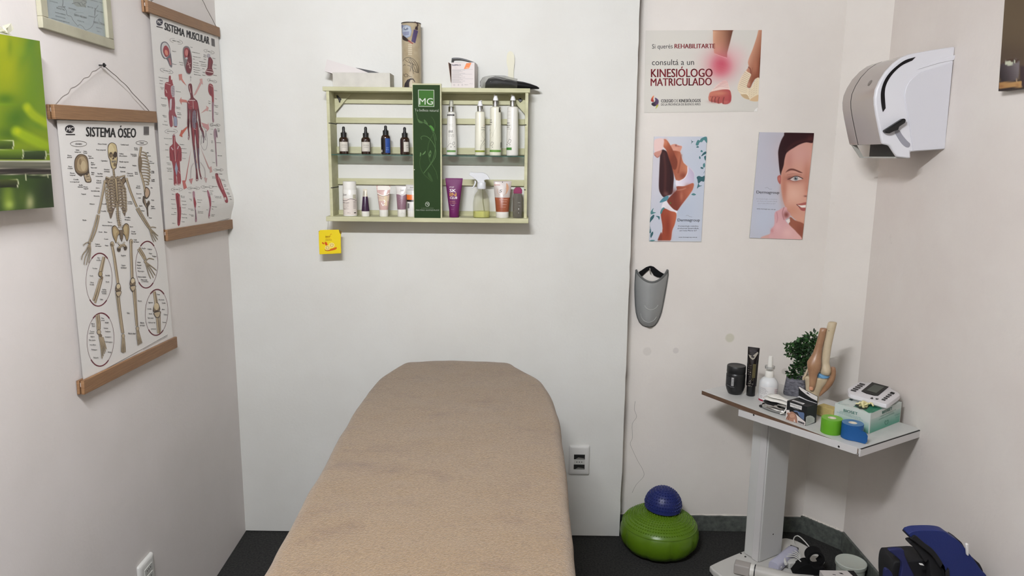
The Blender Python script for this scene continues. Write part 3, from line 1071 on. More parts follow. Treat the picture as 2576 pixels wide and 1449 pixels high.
chart('anatomy_chart', 'hanging skeleton chart titled SISTEMA ÓSEO between oak battens', [(143, 302), (387, 309), (437, 868), (210, 962)],
      [(134, 300), (392, 309)], [(208, 993), (443, 874)], (260, 164), True, skeleton, [(137, 274), (381, 291)])

RD, RD2, PK, BLU, GRY = (150, 58, 68), (112, 40, 52), (208, 172, 168), (150, 158, 178), (176, 172, 172)
def muscle(a):
 D = (360, 0, 4.529)
 E = (360, 300, 4.529)
 a.crop(*D)
 SLOPE[0] = 0.16
 a.ell(186, 252, 37, 40, (36, 32, 52), rot=0.25).up().text('MC', 158, 264, 48, 34, (222, 220, 216), 0.18, bold=0.05, lean=0.2)
 a.poly([(150, 294), (222, 314), (222, 324), (150, 304)], (36, 32, 40))
 a.text('SISTEMA', 242, 338, 228, 86, (26, 23, 28), 0.36, bold=0.055)
 a.text('MUSCULAR', 496, 426, 256, 84, (26, 23, 28), 0.31, bold=0.055)
 a.poly([(774, 434), (812, 446), (818, 534), (780, 520)], (122, 118, 118)).up()
 for i in range(5):
  a.poly([(778 + i * 7, 438 + i * 2.2), (781.5 + i * 7, 439 + i * 2.2), (786.5 + i * 7, 522 + i * 2.4), (783 + i * 7, 521 + i * 2.4)], (70, 66, 66))
 a.L = 1
 def tag_ell(cx, cy, rx, ry, rot=0.26, two=False):
  a.ring(cx, cy, rx, ry, 3, (132, 124, 122), a0=110, a1=250, rot=rot).ring(cx, cy, rx, ry, 3, (132, 124, 122), a0=-70, a1=70, rot=rot)
 for cx, cy, rx, ry, s, w in ((376, 470, 76, 26, 'CABEZA Y CUELLO', 94), (750, 588, 62, 20, 'CUELLO', 70), (266, 808, 76, 24, 'TRONCO', 90), (783, 921, 56, 18, 'BRAZO', 62)):
  tag_ell(cx, cy, rx, ry)
  a.text(s, cx - w / 2, cy - w * 0.11 + 5, w, 12, TK, 0.24, bold=0.03, res=1)
 # heads
 a.L = 2
 a.poly([(196, 560), (202, 500), (232, 474), (268, 482), (300, 530), (312, 600), (320, 650), (328, 720), (326, 768), (302, 752), (280, 700), (262, 672), (236, 668), (208, 622)], (108, 104, 112), 4)
 a.up().poly([(206, 560), (212, 508), (236, 484), (266, 494), (294, 536), (304, 610), (260, 660), (240, 656), (216, 616)], (196, 194, 192), 4)
 a.up().poly([(224, 580), (236, 530), (262, 520), (290, 560), (296, 620), (262, 650), (240, 630)], RD, 4).up().ell(262, 600, 18, 34, (206, 130, 110), rot=-0.3).poly([(280, 660), (306, 662), (320, 740), (304, 740)], (168, 110, 112))
 a.L = 2
 a.poly([(450, 590), (460, 540), (490, 524), (524, 540), (548, 610), (556, 700), (552, 800), (530, 846), (496, 834), (476, 780), (458, 690)], (130, 124, 124), 4)
 a.up().poly([(462, 592), (472, 552), (496, 542), (516, 560), (524, 640), (500, 670), (470, 650)], RD, 4).poly([(520, 560), (544, 640), (552, 720), (546, 800), (528, 836), (498, 822), (482, 760), (500, 690)], RD2, 4)
 a.up().ell(492, 600, 18, 38, (196, 120, 116)).line([(506, 700), (536, 780)], 6, PK, 0).line([(500, 740), (540, 720)], 5, PK).ell(530, 770, 9, 7, (214, 190, 180)).ell(492, 664, 14, 12, (196, 194, 196))
 a.L = 2
 a.poly([(744, 660), (766, 650), (794, 700), (784, 770), (800, 820), (792, 852), (752, 866), (712, 846), (710, 812), (732, 772), (738, 710)], RD2, 4)
 a.ell(744, 636, 20, 24, (176, 170, 176)).up().line([(716, 812), (796, 826)], 9, (216, 196, 192)).ring(754, 826, 46, 36, 4, (190, 150, 150)).line([(762, 680), (754, 780)], 8, RD)
 # arrows
 a.L = 2
 AR, AR2 = (204, 130, 120), (206, 158, 154)
 a.poly([(402, 848), (440, 842), (444, 896), (470, 940), (494, 978), (452, 940), (428, 908), (412, 918)], AR)
 a.poly([(672, 894), (642, 900), (650, 930), (574, 1092), (600, 1074), (666, 950), (680, 970)], AR2)
 a.poly([(412, 1146), (432, 1104), (434, 1130), (490, 1140), (544, 1196), (488, 1166), (436, 1164), (438, 1196)], AR)
 a.poly([(746, 1226), (716, 1204), (722, 1230), (654, 1292), (720, 1258), (734, 1270)], AR2)
 a.line([(541, 924), (541, 880)], 3, GRY).poly([(530, 884), (540, 862), (552, 886)], GRY)
 # trunk and arm, front
 a.poly([(292, 870), (312, 864), (316, 910), (328, 906), (334, 940), (352, 1010), (352, 1080), (330, 1140), (318, 1240), (296, 1240), (284, 1150), (268, 1100), (256, 1104), (242, 1060), (248, 950), (272, 936), (290, 930)], RD, 3)
 a.poly([(300, 1240), (320, 1150), (350, 1090), (362, 1180), (360, 1270), (384, 1340), (386, 1440), (348, 1436), (344, 1350), (328, 1310), (336, 1430), (304, 1436), (290, 1300)], (146, 72, 82), 3)
 a.up().poly([(314, 990), (350, 980), (358, 1080), (340, 1110), (320, 1080)], (188, 176, 180), 3).poly([(346, 1320), (382, 1340), (386, 1438), (350, 1436)], BLU)
 a.poly([(302, 1140), (324, 1130), (318, 1250), (300, 1240)], (196, 188, 192), 2)
 a.line([(248, 944), (310, 968)], 7, PK).line([(254, 1020), (268, 1060)], 8, PK)
 a.up()
 for i in range(6):
  a.line([(322, 996 + i * 18), (354, 984 + i * 19)], 5, (96, 88, 100))
 # the whole figure
 a.L = 4
 a.poly([(512, 980), (520, 956), (544, 952), (556, 980), (560, 1040), (572, 1110), (612, 1146), (628, 1210), (644, 1310), (656, 1400), (660, 1449), (640, 1449), (626, 1340), (612, 1250), (608, 1449), (540, 1449), (534, 1300), (530, 1220), (526, 1330), (524, 1449), (502, 1449), (504, 1300), (500, 1180), (514, 1140), (540, 1116), (532, 1060), (520, 1030)], RD2, 2)
 a.up().poly([(510, 1160), (560, 1150), (562, 1220), (540, 1250), (512, 1230)], RD, 3).poly([(574, 1152), (610, 1166), (622, 1230), (600, 1250), (576, 1226)], RD, 3)
 a.line([(512, 1142), (590, 1144)], 9, (222, 196, 196)).line([(566, 1150), (568, 1240)], 7, PK).line([(506, 1160), (552, 1220)], 6, PK).line([(522, 974), (540, 1060)], 7, PK, 0)
 a.poly([(560, 1280), (596, 1270), (604, 1449), (560, 1449)], (126, 112, 126), 2).line([(580, 1280), (578, 1440)], 4, PK)
 for i in range(4):
  a.up(0).line([(566, 1300 + i * 34), (602, 1296 + i * 34)], 3, (190, 170, 176))
 # arm
 a.L = 2
 a.poly([(742, 980), (756, 952), (788, 966), (800, 1010), (804, 1140), (800, 1300), (806, 1380), (790, 1388), (784, 1260), (782, 1110), (760, 1084), (742, 1040)], RD, 3)
 a.up().line([(764, 980), (772, 1070)], 16, (128, 44, 58), 0).poly([(786, 1180), (800, 1180), (802, 1376), (792, 1380)], (150, 122, 136), 2).line([(756, 966), (796, 992)], 5, PK)
 labels(a, [('Temporal', 350, 578, 42), ('Masetero', 356, 724, 44), ('Esternón', 432, 706, 46), ('Trapecio', 434, 732, 36), ('Frontal', 548, 534, 22), ('Orbicular de los ojos', 600, 588, 90), ('Cigomático mayor', 612, 638, 88), ('Nasal', 576, 668, 18),
               ('Orbicular', 598, 706, 60), ('Risorio', 600, 734, 58), ('Buccinador', 608, 760, 76), ('Mentoniano', 612, 788, 76), ('Masetero', 604, 814, 56), ('Platisma cervical', 616, 842, 76), ('Digástrico', 702, 622, 30), ('Milohioideo', 702, 642, 32), ('Escaleno', 704, 672, 26), ('Estilohioideo', 676, 696, 76), ('Omohioideo', 690, 726, 68), ('Tirohioideo', 686, 744, 66), ('Esterno', 690, 780, 26), ('Trapecio', 690, 820, 28), ('Deltoides', 690, 852, 34), ('Hioides', 806, 660, 34), ('Platisma', 816, 734, 36), ('Tiroides', 816, 774, 34), ('Clavícula', 816, 852, 42),
               ('Esternocleido', 230, 874, 106), ('Trapecio', 204, 912, 34), ('Deltoides', 204, 946, 40), ('Pectoral', 214, 992, 36), ('mayor', 214, 1008, 24), ('Intercostal', 398, 1036, 54), ('Bíceps braquial', 232, 1112, 60), ('Dorsal ancho', 236, 1186, 58), ('Recto', 238, 1204, 40), ('Serrato', 398, 1216, 50), ('Oblicuo', 398, 1232, 46), ('Oblicuo mayor', 408, 1278, 44), ('Recto abdom', 410, 1296, 46), ('Pubis', 408, 1332, 38), ('Glúteo', 242, 1310, 50), ('Tensor', 248, 1326, 38), ('Sartorio', 254, 1376, 34), ('Recto femoral', 248, 1412, 58),
               ('Deltoides', 824, 1026, 34), ('Tríceps', 826, 1120, 26), ('Bíceps', 754, 1150, 20), ('Braquial', 754, 1174, 22), ('Supinador', 832, 1196, 46), ('Palmar', 836, 1216, 30), ('Radial', 762, 1258, 24), ('Flexor', 836, 1278, 44), ('Cubital', 836, 1296, 30)], 9)
 a.L = 1
 tag_ell(808, 1424, 48, 16)
 # lower half
 a.crop(*E)
 SLOPE[0] = 0.06
 for cx, cy, rx, ry, s, w in ((318, 138, 72, 26, 'MÚSCULOS DORSO', 94), (818, 68, 58, 18, 'ANTEBRAZO', 70), (856, 577, 54, 16, 'PIERNA', 64), (380, 800, 62, 20, 'MUSLO', 74), (568, 786, 68, 18, 'PANTORRILLA', 84), (714, 772, 66, 18, 'PIERNA', 74)):
  tag_ell(cx, cy, rx, ry, 0.0)
  a.text(s, cx - w / 2, cy + 5, w, 11, TK, 0.02, bold=0.03, res=1)
 a.L = 2
 a.poly([(334, 182), (362, 180), (370, 250), (408, 296), (434, 340), (436, 470), (416, 474), (414, 440), (420, 580), (430, 700), (414, 748), (388, 742), (384, 660), (374, 650), (382, 730), (370, 750), (348, 740), (346, 600), (326, 480), (306, 470), (298, 360), (304, 310), (336, 280)], RD, 2)
 a.up().poly([(372, 484), (394, 560), (380, 650), (358, 566)], BLU).line([(352, 200), (366, 480)], 6, PK).line([(316, 320), (340, 350)], 12, (196, 170, 176)).line([(402, 304), (388, 340)], 12, (196, 170, 176)).line([(310, 380), (320, 460)], 5, RD2).line([(420, 380), (424, 460)], 5, RD2).ell(370, 742, 13, 9, PK).ell(408, 742, 13, 9, PK).line([(398, 584), (420, 620)], 5, PK).line([(332, 186), (362, 184)], 8, (150, 140, 148))
 a.line([(340, 370), (358, 460)], 7, RD2).line([(396, 360), (382, 460)], 7, RD2)
 # legs and hands of the figure
 a.L = 4
 a.poly([(540, 0), (610, 0), (632, 130), (634, 260), (638, 380), (634, 480), (650, 610), (666, 672), (652, 678), (628, 560), (616, 420), (604, 290), (590, 150), (586, 280), (600, 420), (612, 560), (622, 650), (624, 696), (600, 704), (598, 680), (600, 600), (584, 470), (568, 340), (552, 200)], RD2, 2)
 a.poly([(504, 0), (524, 0), (522, 120), (528, 200), (520, 236), (508, 220), (514, 170), (502, 90)], RD2, 2).poly([(630, 0), (650, 0), (660, 80), (688, 140), (692, 210), (676, 200), (664, 140), (640, 90)], RD2, 2)
 a.up().line([(560, 40), (578, 300)], 18, RD, 0, w1=10).line([(600, 40), (620, 280)], 18, RD, 0, w1=10).line([(580, 350), (604, 560)], 11, (96, 90, 108), 0).line([(624, 330), (640, 560)], 11, (96, 90, 108), 0).line([(572, 110), (606, 120)], 6, PK).ell(608, 690, 14, 8, (190, 170, 170)).ell(662, 666, 9, 10, (176, 160, 160)).line([(600, 440), (612, 500)], 7, (214, 168, 150)).line([(516, 190), (518, 230)], 7, (206, 190, 190))
 a.line([(668, 140), (690, 230), (684, 270)], 9, (120, 100, 112)).line([(680, 160), (712, 240)], 4, (60, 54, 62)).line([(660, 180), (664, 280)], 3, (60, 54, 62)).line([(716, 130), (704, 210)], 3, (60, 54, 62))
 a.ring(684, 216, 42, 136, 3, (150, 140, 146), rot=-0.12)
 # arrows
 a.L = 2
 a.poly([(500, 80), (444, 128), (438, 118), (410, 188), (446, 206), (444, 176), (500, 100)], (196, 98, 78))
 a.poly([(660, 36), (736, 60), (740, 34), (752, 110), (722, 144), (726, 118), (680, 80)], (206, 150, 150))
 a.poly([(548, 320), (478, 696), (442, 698), (458, 800), (494, 780), (478, 720), (490, 690)], (190, 104, 98))
 a.poly([(650, 316), (752, 548), (776, 536), (786, 600), (758, 612), (760, 576), (740, 556)], (196, 152, 148))
 a.line([(572, 500), (546, 560), (540, 680)], 9, (186, 178, 176), 4).poly([(518, 684), (566, 672), (546, 744)], (190, 130, 130))
 a.line([(652, 490), (700, 570), (708, 670)], 9, (186, 178, 176), 4).poly([(688, 662), (728, 672), (710, 730)], (198, 166, 164))
 # limbs in the margins
 a.poly([(364, 848), (410, 856), (416, 960), (424, 1060), (414, 1204), (388, 1200), (384, 1080), (376, 980)], RD, 2)
 a.up().line([(384, 870), (398, 1180)], 9, RD2).line([(408, 880), (412, 1000)], 5, PK)
 a.L = 2
 a.poly([(552, 828), (576, 826), (574, 900), (584, 960), (578, 1020), (596, 1110), (602, 1164), (584, 1166), (578, 1080), (560, 990), (554, 920)], (170, 128, 140), 2).up().poly([(562, 880), (580, 950), (572, 1010), (556, 960)], RD, 2).line([(572, 1030), (590, 1140)], 6, (84, 70, 80))
 a.L = 2
 a.poly([(708, 816), (726, 816), (738, 900), (738, 980), (736, 1070), (746, 1120), (734, 1130), (724, 1100), (724, 1000), (714, 920)], (164, 104, 120), 2).up().line([(722, 880), (730, 990)], 10, RD).ell(738, 1116, 7, 12, (200, 190, 190))
 a.L = 2
 a.poly([(820, 618), (852, 620), (852, 650), (876, 690), (896, 830), (912, 936), (900, 952), (882, 940), (864, 860), (838, 760), (824, 680)], RD, 2).up().line([(852, 660), (878, 800)], 7, (206, 150, 150)).line([(834, 680), (868, 850)], 6, RD2).ell(884, 904, 10, 18, (206, 190, 186)).line([(824, 624), (850, 628)], 8, (90, 70, 76))
 a.L = 2
 a.poly([(806, 116), (830, 106), (842, 150), (848, 218), (836, 200), (828, 240), (832, 330), (838, 430), (842, 530), (832, 530), (826, 420), (818, 280), (802, 180)], (158, 128, 140), 2).up().line([(828, 130), (840, 200)], 11, (116, 92, 104)).line([(824, 240), (832, 400)], 7, (140, 100, 114))
 labels(a, [('Esternocleido', 282, 212, 90), ('Trapecio', 266, 282, 36), ('Supraespinoso', 440, 282, 52), ('Infraespinoso', 462, 328, 60), ('Deltoides', 268, 346, 34), ('Redondo mayor', 468, 376, 60), ('Dorsal', 280, 428, 26), ('Tríceps', 464, 442, 40), ('Oblicuo', 288, 494, 50), ('externo', 294, 512, 40), ('Aponeurosis', 296, 552, 58), ('lumbar', 302, 570, 48), ('Glúteo mayor', 300, 588, 54), ('Semitendinoso', 312, 676, 44), ('Glúteo', 340, 852, 30), ('Bíceps', 444, 872, 42), ('femoral', 442, 888, 36), ('Vasto externo', 336, 910, 46), ('Semitendin', 450, 928, 46), ('Vasto', 340, 962, 48), ('Semimemb', 456, 968, 46), ('Recto int', 346, 1012, 48), ('Gemelo', 450, 1004, 42), ('Aductor', 360, 1060, 24), ('mayor', 344, 1078, 52), ('Poplíteo', 458, 1076, 54), ('Plantar delg', 462, 1116, 58), ('Sóleo', 346, 1182, 36), ('Tendón', 448, 1164, 34),
               ('Rótula', 524, 834, 28), ('Tibial', 524, 908, 26), ('ant.', 532, 924, 14), ('Gemelo', 620, 914, 52), ('interno', 614, 942, 36), ('Sóleo', 612, 994, 22), ('Peroneo', 526, 1018, 50), ('lateral', 540, 1036, 26), ('Extensor', 632, 1046, 58), ('de los dedos', 632, 1062, 60), ('Tendón', 534, 1084, 50), ('tibial', 546, 1100, 24), ('Poplíteo', 686, 818, 44), ('Gemelo', 756, 812, 40), ('Tibial', 748, 838, 22), ('post.', 750, 854, 24), ('Sóleo', 758, 936, 26), ('Flexor largo', 774, 992, 54), ('Tibia', 756, 1020, 18), ('Eje', 702, 1030, 16), ('Tendón de', 774, 1082, 42), ('Aquiles', 772, 1098, 34),
               ('Cuádriceps', 880, 620, 36), ('Vasto', 796, 652, 32), ('lateral', 800, 666, 34), ('Recto', 902, 680, 38), ('femoral', 904, 694, 36), ('Aductor', 912, 744, 24), ('mayor', 912, 760, 22), ('Músculo sartorio', 800, 760, 54), ('Gracil', 916, 792, 30), ('Vasto interno', 920, 832, 24), ('medial', 924, 848, 22), ('Tensor de', 812, 872, 70), ('fascia lata', 814, 888, 62), ('Rótula', 934, 874, 26), ('Tibia', 940, 908, 24), ('Codo', 782, 110, 30), ('Ancóneo', 858, 106, 28), ('Radial', 858, 122, 24), ('Extensor', 774, 166, 24), ('Palmar', 858, 138, 22), ('Cubital', 784, 246, 20), ('Flexor', 786, 264, 22), ('Supinador largo', 858, 262, 52), ('Extensor', 784, 346, 24), ('Pulgar', 786, 358, 36), ('Abductor pulgar', 872, 410, 50), ('Tendón', 804, 490, 28)], 9)
 a.L = 1
 a.line([(324, 1260), (560, 1230), (760, 1188), (966, 1130)], 3.2, (92, 86, 84)).line([(740, 1196), (960, 1142)], 2.4, (120, 114, 110))

chart('anatomy_chart', 'hanging muscle chart titled SISTEMA MUSCULAR near the room corner', [(376, 24), (549, 90), (580, 560), (417, 590)],
      [(369, 30), (551, 93)], [(419, 607), (583, 575)], (484, -40), False, muscle, [(381, 8), (544, 72)],
      curl=lambda p: 0.020 * math.exp(-((p.z - 1.41) / 0.055) ** 2) * max(0.0, min(1.0, 1.05 - (p - LW0).dot(LU) / 0.55)) ** 1.3)

# ------------------------------------------------------------------ framed drawing, cut by the top edge
fr_off = 0.013
fc = [onL(*p, fr_off) for p in ((109, 70), (289, 125))]
u0, z0 = (fc[0] - LW0).dot(LU), fc[0].z
u1, z1 = (fc[1] - LW0).dot(LU), fc[1].z
HF = 0.30
t = thing('picture_frame', 'pale wooden picture frame with a pencil drawing of nerves', 'picture frame', wallL((u0 + u1) / 2, min(z0, z1)))
m_wash = mat('whitewashed_wood', (172, 168, 146), 0.6, var=0.2, vscale=9, stretch=(1, 1, 1), rgb2=(154, 149, 128))
sl = (z1 - z0) / (u1 - u0)
def fp(a, b, h):          # a from left edge to right edge, b up
 u = u0 + a * (u1 - u0) / abs(u1 - u0)
 return wallL(u, z0 + sl * (u - u0) + b, h)
WF = abs(u1 - u0)
bw = 0.026
for nm, (a0, a1, b0, b1) in (('bottom_rail', (0, WF, 0, bw)), ('top_rail', (0, WF, HF - bw, HF)), ('side_rail', (0, bw, bw, HF - bw)), ('side_rail', (WF - bw, WF, bw, HF - bw))):
 MB().prism([(a0, b0), (a1, b0), (a1, b1), (a0, b1)], fp, 0.001, fr_off, m_wash).build(nm, t, world=True, bevel=0.0015)
mb = MB()
m_sheet = mat('drawing_paper', (180, 184, 190), 0.55)
mb.prism([(bw - 0.003, bw - 0.003), (WF - bw + 0.003, bw - 0.003), (WF - bw + 0.003, HF - bw + 0.003), (bw - 0.003, HF - bw + 0.003)], fp, 0.001, 0.003, m_sheet)
P9 = wallL(0, 0, 0.009)
a = Art(lambda px, py, h: onL(px, py, 0.003) + LN * (0.0002 + h), (85, 0, 11.144))
G1, G2 = (92, 92, 94), (120, 120, 122)
a.line([(800, -150), (815, 60), (800, 170)], 22, G2, 3).line([(812, 180), (905, 290), (930, 420), (1045, 462), (1090, 560), (1200, 690), (1235, 740), (1270, 690), (1370, 740), (1450, 840), (1580, 790), (1660, 690), (1690, 560), (1710, 430), (1700, 290)], 13, G2, 3)
a.line([(670, 180), (880, 190)], 12, G1).line([(750, 210), (890, 200)], 8, G1).line([(1070, 105), (1200, 70), (1290, 130), (1340, 190)], 16, G1, 3).line([(1360, 10), (1480, 60), (1400, 120), (1450, 210)], 10, G1, 3).line([(1400, 0), (1330, 60), (1400, 150)], 10, G1, 3)
a.poly([(1090, -60), (1480, -60), (1460, 210), (1200, 180), (1100, 100)], (158, 156, 150))
a.up().line([(1360, 10), (1480, 60), (1400, 120), (1450, 210)], 12, G1, 3).line([(1270, 100), (1330, 60), (1380, 180)], 10, G1, 3).line([(1120, 90), (1240, 70), (1300, 150)], 12, G1, 3)
a.line([(1720, 230), (1700, 430)], 26, G2).line([(1705, 500), (1790, 410)], 14, G2).line([(1690, 220), (1720, 280), (1800, 150)], 14, G2)
a.line([(1120, 390), (1200, 350), (1300, 350), (1390, 370)], 8, (140, 140, 142), 3).line([(1810, 520), (1830, 610), (1900, 640)], 9, G2, 3)
for s, x, y, w, h in (('EXTENSIÓN', 440, 40, 215, 34), ('BRAQUIAL', 632, 240, 240, 48), ('RAMA NERVIO', 595, 360, 300, 34), ('MUSCULAR', 605, 460, 280, 30), ('DISTRIBUCIÓN NERVIOSA', 490, 525, 510, 30), ('MOTORA', 975, 245, 210, 40), ('NERVIO MEDIANO', 1130, 440, 350, 56), ('FLEXOR', 1220, 590, 190, 34), ('ABDUCTOR', 1495, 200, 165, 36), ('DEDO MEDIO', 1750, 320, 210, 38), ('OPONENTE', 1525, 460, 165, 34), ('NERVIO CUBITAL', 1670, 640, 320, 54), ('SENSITIVO', 1740, 780, 175, 30), ('DEDO', 1765, 885, 105, 26), ('TERMINAL PALMAR', 1570, 10, 440, 30)):
 a.text(s, x, y, w, h, G1, 0.26, bold=0.04, res=1)
merge_art(mb, a)
mb.build('drawing', t, world=True, smooth=0)
gl = MB()
gl.prism([(bw - 0.003, bw - 0.003), (WF - bw + 0.003, bw - 0.003), (WF - bw + 0.003, HF - bw + 0.003), (bw - 0.003, HF - bw + 0.003)], fp, 0.0045, 0.0055, clear('picture_glass', (244, 247, 246), 0.08))
gl.build('glazing', t, world=True, smooth=0)

# ------------------------------------------------------------------ bamboo canvas at the left edge
off = 0.034
cTR, cBR = onL(100, 103, off), onL(136, 521, off)
cTL, cBL = onL(-330, 28, off), onL(-330, 556, off)
mb = MB()
def bamboo(p):
 G = lambda x, y, rx, ry, c, al=1.0, r=0.0: p.blob(x, y, rx, ry, c, al, 1.0, r)
 G(60, 330, 130, 200, (164, 172, 10), 0.9); G(0, 130, 120, 100, (176, 182, 14), 0.8); G(250, 500, 100, 220, (104, 140, 26), 0.8)
 G(220, 160, 40, 160, (76, 122, 34), 0.7, 0.4); G(75, 170, 22, 70, (96, 128, 18), 0.5); G(150, 200, 60, 60, (140, 164, 30), 0.6)
 G(250, 250, 40, 120, (88, 130, 40), 0.5); G(300, 330, 50, 200, (92, 128, 44), 0.45); G(40, 560, 70, 40, (70, 112, 14), 0.8); G(0, 600, 120, 10, (128, 170, 14), 0.5)
 G(120, 700, 110, 90, (62, 104, 18), 0.8, -0.6); G(70, 820, 120, 50, (70, 104, 20), 0.85); G(330, 620, 40, 90, (108, 140, 40), 0.6)
 p.stroke([(200, 620), (250, 680), (340, 740)], 62, (158, 178, 20), 14, 3); p.stroke([(120, 800), (200, 840), (300, 890), (360, 920)], 74, (150, 176, 18), 16, 3)
 G(205, 628, 18, 24, (186, 196, 20), 0.8); G(130, 800, 24, 24, (190, 200, 16), 0.9); G(280, 760, 70, 24, (92, 132, 24), 0.6, 0.4)
 p.blob(200, 960, 400, 26, (58, 84, 20), 0.5)
 # lower dark part
 p.poly([(-400, 1118), (420, 1090), (420, 1500), (-400, 1500)], (52, 74, 28), 3, 0)
 G(360, 1250, 90, 160, (36, 48, 26), 0.95); G(60, 1290, 50, 110, (120, 142, 44), 0.9); G(220, 1330, 34, 60, (176, 176, 124), 0.95); G(160, 1290, 40, 90, (74, 96, 30), 0.8); G(70, 1345, 36, 36, (168, 186, 84), 0.9)
 p.poly([(-400, 1014), (420, 1022), (420, 1090), (-400, 1100)], ramp((0, 1016), (118, 116, 98), (0, 1090), (84, 82, 70)), 2, 0)
 p.poly([(-400, 1070), (420, 1076), (420, 1118), (-400, 1126)], (40, 34, 30), 2, 0)
 for y, c, w in ((1026, (206, 204, 186), 5), (1050, (132, 128, 110), 4), (1078, (158, 152, 136), 4), (1110, (96, 88, 78), 5), (1122, (190, 186, 160), 3)):
  p.stroke([(-400, y - 4), (420, y)], w, c, 2, 0)
 BK = (44, 56, 20)
 def cane(x1, y0, y1, c0, c1):
  p.poly([(-400, y0 + 2), (x1, y0), (x1, y1), (-400, y1 + 3)], ramp((0, y0), c0, (0, y1), c1), 2, 0)
  p.stroke([(-400, y0 + 2), (x1, y0)], 3, (196, 206, 140), 1.6, 0)
  p.stroke([(x1 - 2, y0 + 2), (x1 + 3, (y0 + y1) / 2), (x1 - 4, y1 - 2)], 7, (214, 216, 178), 2, 3)
 cane(340, 944, 1010, (62, 84, 36), (28, 40, 16)); p.stroke([(350, 968), (420, 972)], 4, (206, 206, 186), 2, 0)
 p.stroke([(-400, 1016), (420, 1020)], 6, (226, 226, 206), 2, 0)
 cane(172, 934, 1004, (120, 148, 36), (52, 72, 14)); cane(98, 868, 930, (92, 116, 34), (46, 62, 14)); cane(132, 1156, 1218, (74, 84, 36), (22, 26, 12))
 p.stroke([(192, 1120), (192, 1162)], 7, (196, 200, 160), 2, 0); p.stroke([(190, 1120), (356, 1132)], 5, (150, 154, 120), 2, 0); p.poly([(196, 1128), (352, 1134), (300, 1150), (200, 1146)], (34, 48, 20), 3, 0); p.stroke([(357, 1120), (357, 1142)], 6, (186, 190, 150), 2, 0)
print_grid(mb, (cTL, cTR, cBR, cBL), 0, LN, 150, 170, (0, 60, 2.957), (126, 148, 18), bamboo, 0.026, mat('canvas_edge', (74, 96, 30), 0.8), rough=0.55, k=0.84)
o = recentre(add_cols(mb.build('canvas_print', smooth=0), mb))
tag(o, 'green bamboo canvas print hanging at the left end of the wall', 'canvas print')
# scrap of clear tape left on its top edge
rnd = random.Random(11)
mb = MB()
base = onL(4, 84, 0.021)
m_tape = clear('cloudy_tape', (236, 234, 214), 0.25, 0.12, haze=0.45, hazec=(238, 236, 214))
n = 9
g = [[base + LU * (-0.035 + 0.07 * i / (n - 1) + rnd.uniform(-0.003, 0.003)) * 1.0 + Vector((0, 0, 0.001 + 0.024 * j / 3 * (0.55 + 0.45 * sin(i * 1.4)) + (0.012 if i > 4 else 0) * 0)) + LN * (rnd.uniform(-0.006, 0.006) if j else 0) for i in range(n)] for j in range(4)]
mb.add([p for r in g for p in r], [(j * n + i, j * n + i + 1, (j + 1) * n + i + 1, (j + 1) * n + i) for j in range(3) for i in range(n - 1)], m_tape)
o = recentre(mb.build('tape_scrap', smooth=0))
tag(o, 'crumpled scrap of cloudy tape on the green canvas top edge', 'tape')

# ------------------------------------------------------------------ wall socket low on the left wall
def socket(name, label, P, U, N, wd, ht, slots, cat='socket'):
 """cover plate with openings; P bottom centre on the wall, U along it, N out of it"""
 t = thing(name, label, cat, P)
 up = Vector((0, 0, 1))
 fn = lambda u, v, h: U * u + up * v + N * h
 mp = mat('socket_plate', (212, 211, 206), 0.35)
 md = mat('socket_dark', (20, 19, 18), 0.8)
 mb = MB()
 prof = [(0.0005, 0.0), (0.006, 0.0006), (0.010, 0.004), (0.0115, 0.012)]
 rs = []
 for h, ins in prof:
  rs.append([fn(u, v, h) for u, v in rrect(-wd / 2 + ins, wd / 2 - ins, ins, ht - ins, 0.006)])
 mb.rings(rs, mp, True, True)
 mb.build('cover_plate', t, smooth=40)
 for (v0, v1, kind) in slots:
  w2 = wd * 0.265
  q = MB()
  if kind == 'open':
   q.prism([(-w2, v0), (w2, v0), (w2, v1), (-w2, v1)], fn, 0.0112, 0.0118, md)
   q.prism([(-w2 * 0.7, v0 + 0.001), (w2 * 0.9, v0 + 0.001), (w2 * 0.9, v0 + (v1 - v0) * 0.22), (-w2 * 0.2, v0 + (v1 - v0) * 0.4)], fn, 0.0118, 0.0121, mat('socket_inner', (120, 118, 112), 0.5))
   q.build('empty_slot', t, smooth=0)
  else:
   q.prism([(-w2, v0), (w2, v0), (w2, v1), (-w2, v1)], fn, 0.0112, 0.0135, mat('socket_module', (196, 196, 190), 0.35))
   for k in (-1, 0, 1):
    q.prism([(k * w2 * 0.45 + 0.0021 * cos(s), (v0 + v1) / 2 + 0.0021 * sin(s)) for s in (2 * pi * j / 12 for j in range(12))], fn, 0.0135, 0.0138, md)
   q.build('outlet_module', t, smooth=0)
 return t
pa, pb = onL(346, 1425, 0.004), onL(382, 1389, 0.004)
ua, ub = (pa - LW0).dot(LU), (pb - LW0).dot(LU)
socket('wall_socket', 'white wall socket low on the left wall', wallL((ua + ub) / 2, (pa.z + pb.z) / 2 - 0.118, 0), -LU, LN, abs(ua - ub), 0.118,
       [(0.077, 0.095, 'mod'), (0.050, 0.068, 'mod'), (0.024, 0.042, 'mod')])
pa, pb = on(1432, 1120, 1, -0.004), on(1484, 1122, 1, -0.004)
pc = on(1456, 1194, 1, -0.004)
socket('wall_socket', 'white wall socket with two empty slots beside the couch', Vector(((pa.x + pb.x) / 2, 0, pc.z)), Vector((1, 0, 0)), Vector((0, -1, 0)), pb.x - pa.x, pa.z - pc.z,
       [(0.071, 0.092, 'open'), (0.049, 0.0705, 'mod'), (0.027, 0.0485, 'open')])

